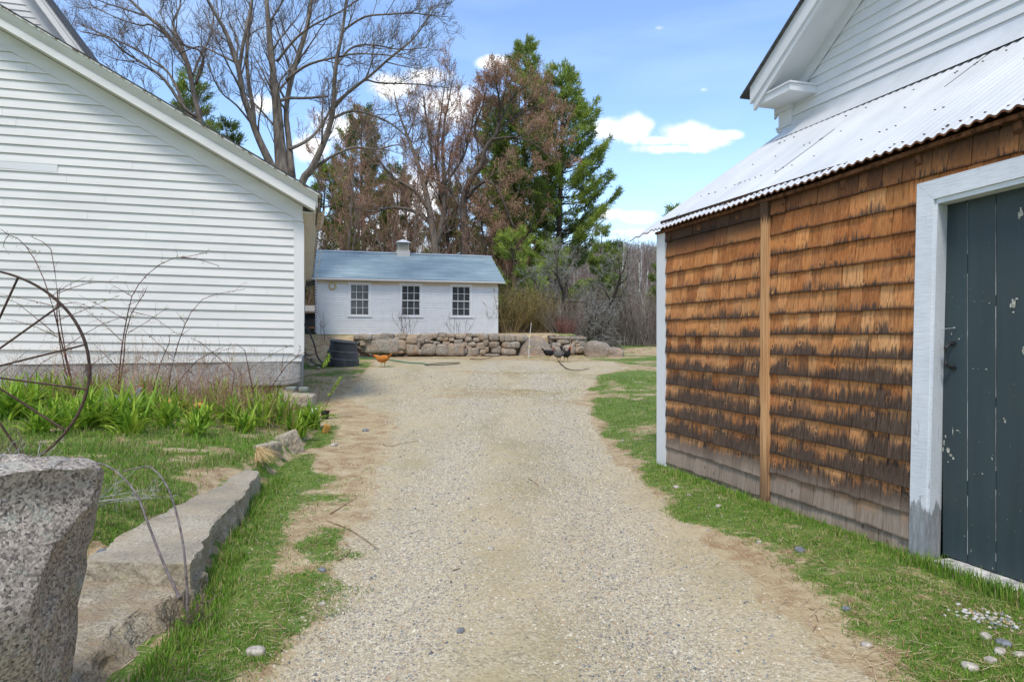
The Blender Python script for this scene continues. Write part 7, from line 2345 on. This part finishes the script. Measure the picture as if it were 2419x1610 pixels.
# ------------------------------------------------------------------ grass
def grass():
    rng = np.random.default_rng(11)
    P = []

    def blades(X, Y, Z, L, Wd, lean, pal, wts, g, curve=.6):
        N = len(X)
        a = rng.uniform(0, 6.28, N)
        out = np.stack([np.cos(a), np.sin(a), np.zeros(N)], 1); side = np.stack([-np.sin(a), np.cos(a), np.zeros(N)], 1)
        b = np.stack([X, Y, Z - .004], 1)
        up = np.array([0, 0, 1.0])
        l1 = lean * rng.uniform(.3, 1.2, N)
        m = b + (up * np.cos(l1 * .5)[:, None] + out * np.sin(l1 * .5)[:, None]) * (L * .55)[:, None]
        t = m + (up * np.cos(l1 * (1 + curve))[:, None] + out * np.sin(l1 * (1 + curve))[:, None]) * (L * .5)[:, None]
        w = (Wd / 2)[:, None]
        V = np.stack([b - side * w, b + side * w, m - side * w * .8, m + side * w * .8, t], 1)
        F4 = np.array([(0, 1, 3, 2)]); F3 = np.array([(2, 3, 4)])
        off = (np.arange(N) * 5)[:, None, None]
        pal = np.array(pal); c = pal[rng.choice(len(pal), N, p=wts)] * rng.uniform(.75, 1.2, (N, 1))
        tone = (1 + .22 * fbm(X * 1.3, Y * 1.3, 0, 3, 91))[:, None]
        base = g.n
        g.add(V.reshape(-1, 3), (F4[None] + off).reshape(-1, 4), np.repeat(c * tone, 5, 0))
        g.f.append((F3[None] + off).reshape(-1, 3) + base)
    pal = [(.105, .225, .022), (.15, .29, .028), (.20, .33, .04), (.32, .34, .09), (.48, .39, .21), (.36, .25, .13)]
    g = G()
    N = 520000
    Y = 1.9 + 14.5 * rng.random(N) ** 1.55
    X = rng.uniform(-1, 1, N) * (Y * .78 + .1)
    gv, gr = masks(X, Y)
    d = X - curb_x(Y)
    pr = np.clip((gr - .12) * 1.5 * (.75 + 1.1 * fbm(X * 7, Y * 7, 0, 3, 61)), 0, 1)
    ok = rng.random(N) < pr
    barn_b = (X - FB.o[0]) * U[0] + (Y - FB.o[1]) * U[1]        # distance in front of the shingled wall (negative)
    bb = (X - FB.o[0]) * W[0] + (Y - FB.o[1]) * W[1]
    ok &= ~((barn_b > -.05) & (bb < .1))
    hb_ = (X - FH.o[0]) * W[0] + (Y - FH.o[1]) * W[1]; ha_ = (X - FH.o[0]) * U[0] + (Y - FH.o[1]) * U[1]
    ok &= ~((hb_ > -.0) & (ha_ < .0))
    slab = (d < 0.02) & (d > -foot(Y) - .0) & (Y < 6.28)
    ok &= ~slab
    ok &= ~((np.abs(X + 1.8) < .5) & (np.abs(Y - 2.02) < .25))
    X, Y, d, barn_b, bb = X[ok], Y[ok], d[ok], barn_b[ok], bb[ok]
    tall = np.where((d > 0) & (d < .22) & (Y < 6.6), 1.0 - d / .30, 0) + np.where((barn_b > -.22) & (barn_b < 0) & (bb < 0), .55 + (bb < -3.3) * .5, 0)
    L = (rng.uniform(.014, .036, len(X)) + tall * rng.uniform(.02, .075, len(X))) * (1 + .012 * Y) + .065 * ((d < 0) & (Y > 3.8)) * rng.random(len(X)) ** 1.5
    Wd = .0022 + .00045 * Y + .0008 * (tall > 0)
    dry = np.clip(.30 - .75 * fbm(X * 1.7, Y * 1.7, 0, 4, 65), 0, .9) * (tall < .3)
    s1 = rng.random(len(X)) < dry
    Z = height(X, Y)
    for sel, w in ((~s1, (.24, .32, .24, .13, .05, .02)), (s1, (.06, .10, .16, .22, .30, .16))):
        blades(X[sel], Y[sel], Z[sel], L[sel], Wd[sel], np.where(tall[sel] > 0, .55, 1.0), pal, w, g)
    g.build('grass', LEAF, label='short patchy spring grass', cat='grass', kind='stuff')
    # fallen straw, dead stems and leaf litter
    g = G()
    N = 60000
    Y = 2.1 + 13 * rng.random(N) ** 1.4; X = rng.uniform(-1, 1, N) * (Y * .76)
    gv, gr = masks(X, Y); d = X - curb_x(Y)
    pr = np.clip(.9 - gv - .2 * gr, 0, 1) * np.clip(.35 + 1.3 * fbm(X * 2.2, Y * 2.2, 0, 4, 77), 0, 1) * .8
    bb_ = (X - FB.o[0]) * U[0] + (Y - FB.o[1]) * U[1]; hb_ = (X - FH.o[0]) * W[0] + (Y - FH.o[1]) * W[1]; ha_ = (X - FH.o[0]) * U[0] + (Y - FH.o[1]) * U[1]
    ok = (rng.random(N) < pr) & (bb_ < -.03) & ~((hb_ > 0) & (ha_ < 0)) & ~((np.abs(X + 1.8) < .5) & (np.abs(Y - 2.02) < .25))
    X, Y = X[ok], Y[ok]; n = len(X); Z = height(X, Y) + .004
    a = rng.uniform(0, 6.28, n); L = rng.uniform(.02, .10, n); w = rng.uniform(.0012, .003, n) * (1 + .06 * Y)
    dx, dy = np.cos(a) * L / 2, np.sin(a) * L / 2; sx_, sy_ = -np.sin(a) * w / 2, np.cos(a) * w / 2
    za = rng.uniform(0, .012, n); zb = rng.uniform(0, .012, n)
    V = np.stack([np.stack([X - dx - sx_, Y - dy - sy_, Z + za], 1), np.stack([X - dx + sx_, Y - dy + sy_, Z + za], 1), np.stack([X + dx + sx_, Y + dy + sy_, Z + zb], 1), np.stack([X + dx - sx_, Y + dy - sy_, Z + zb], 1)], 1)
    pl = np.array([(.50, .38, .22), (.40, .27, .15), (.30, .18, .10), (.58, .47, .30), (.22, .12, .07)])
    g.add(V.reshape(-1, 3), np.arange(n * 4).reshape(-1, 4), np.repeat(pl[rng.integers(0, 5, n)], 4, 0))
    g.build('straw_litter', LEAF_S, label='dry straw and dead stems strewn on the soil', cat='straw', kind='stuff')


grass()


def straw_tuft():
    rr = random.Random(5); polys = []
    x, y = -2.42, 6.62; z = hgt(x, y)
    for i in range(160):
        a = rr.uniform(-1.2, .5); L = rr.uniform(.12, .26)
        d = unit(np.array([math.cos(a), math.sin(a) - .3, rr.uniform(-.1, .35)])); p = np.array([x - .08, y + .05, z + .10 + rr.gauss(0, .02)])
        polys.append(([p, p + d * L * .5, p + d * L + np.array([0, 0, -.07])], [.0018, .0014, .0008], 3, rr.choice([(.55, .38, .18), (.46, .30, .14), (.60, .45, .24)])))
    g = G(); tubes(g, polys)
    g.build('straw_tuft', LEAF_S, label='tuft of dry orange straw hanging at the far end of the long kerb slab', cat='grass tuft')


straw_tuft()
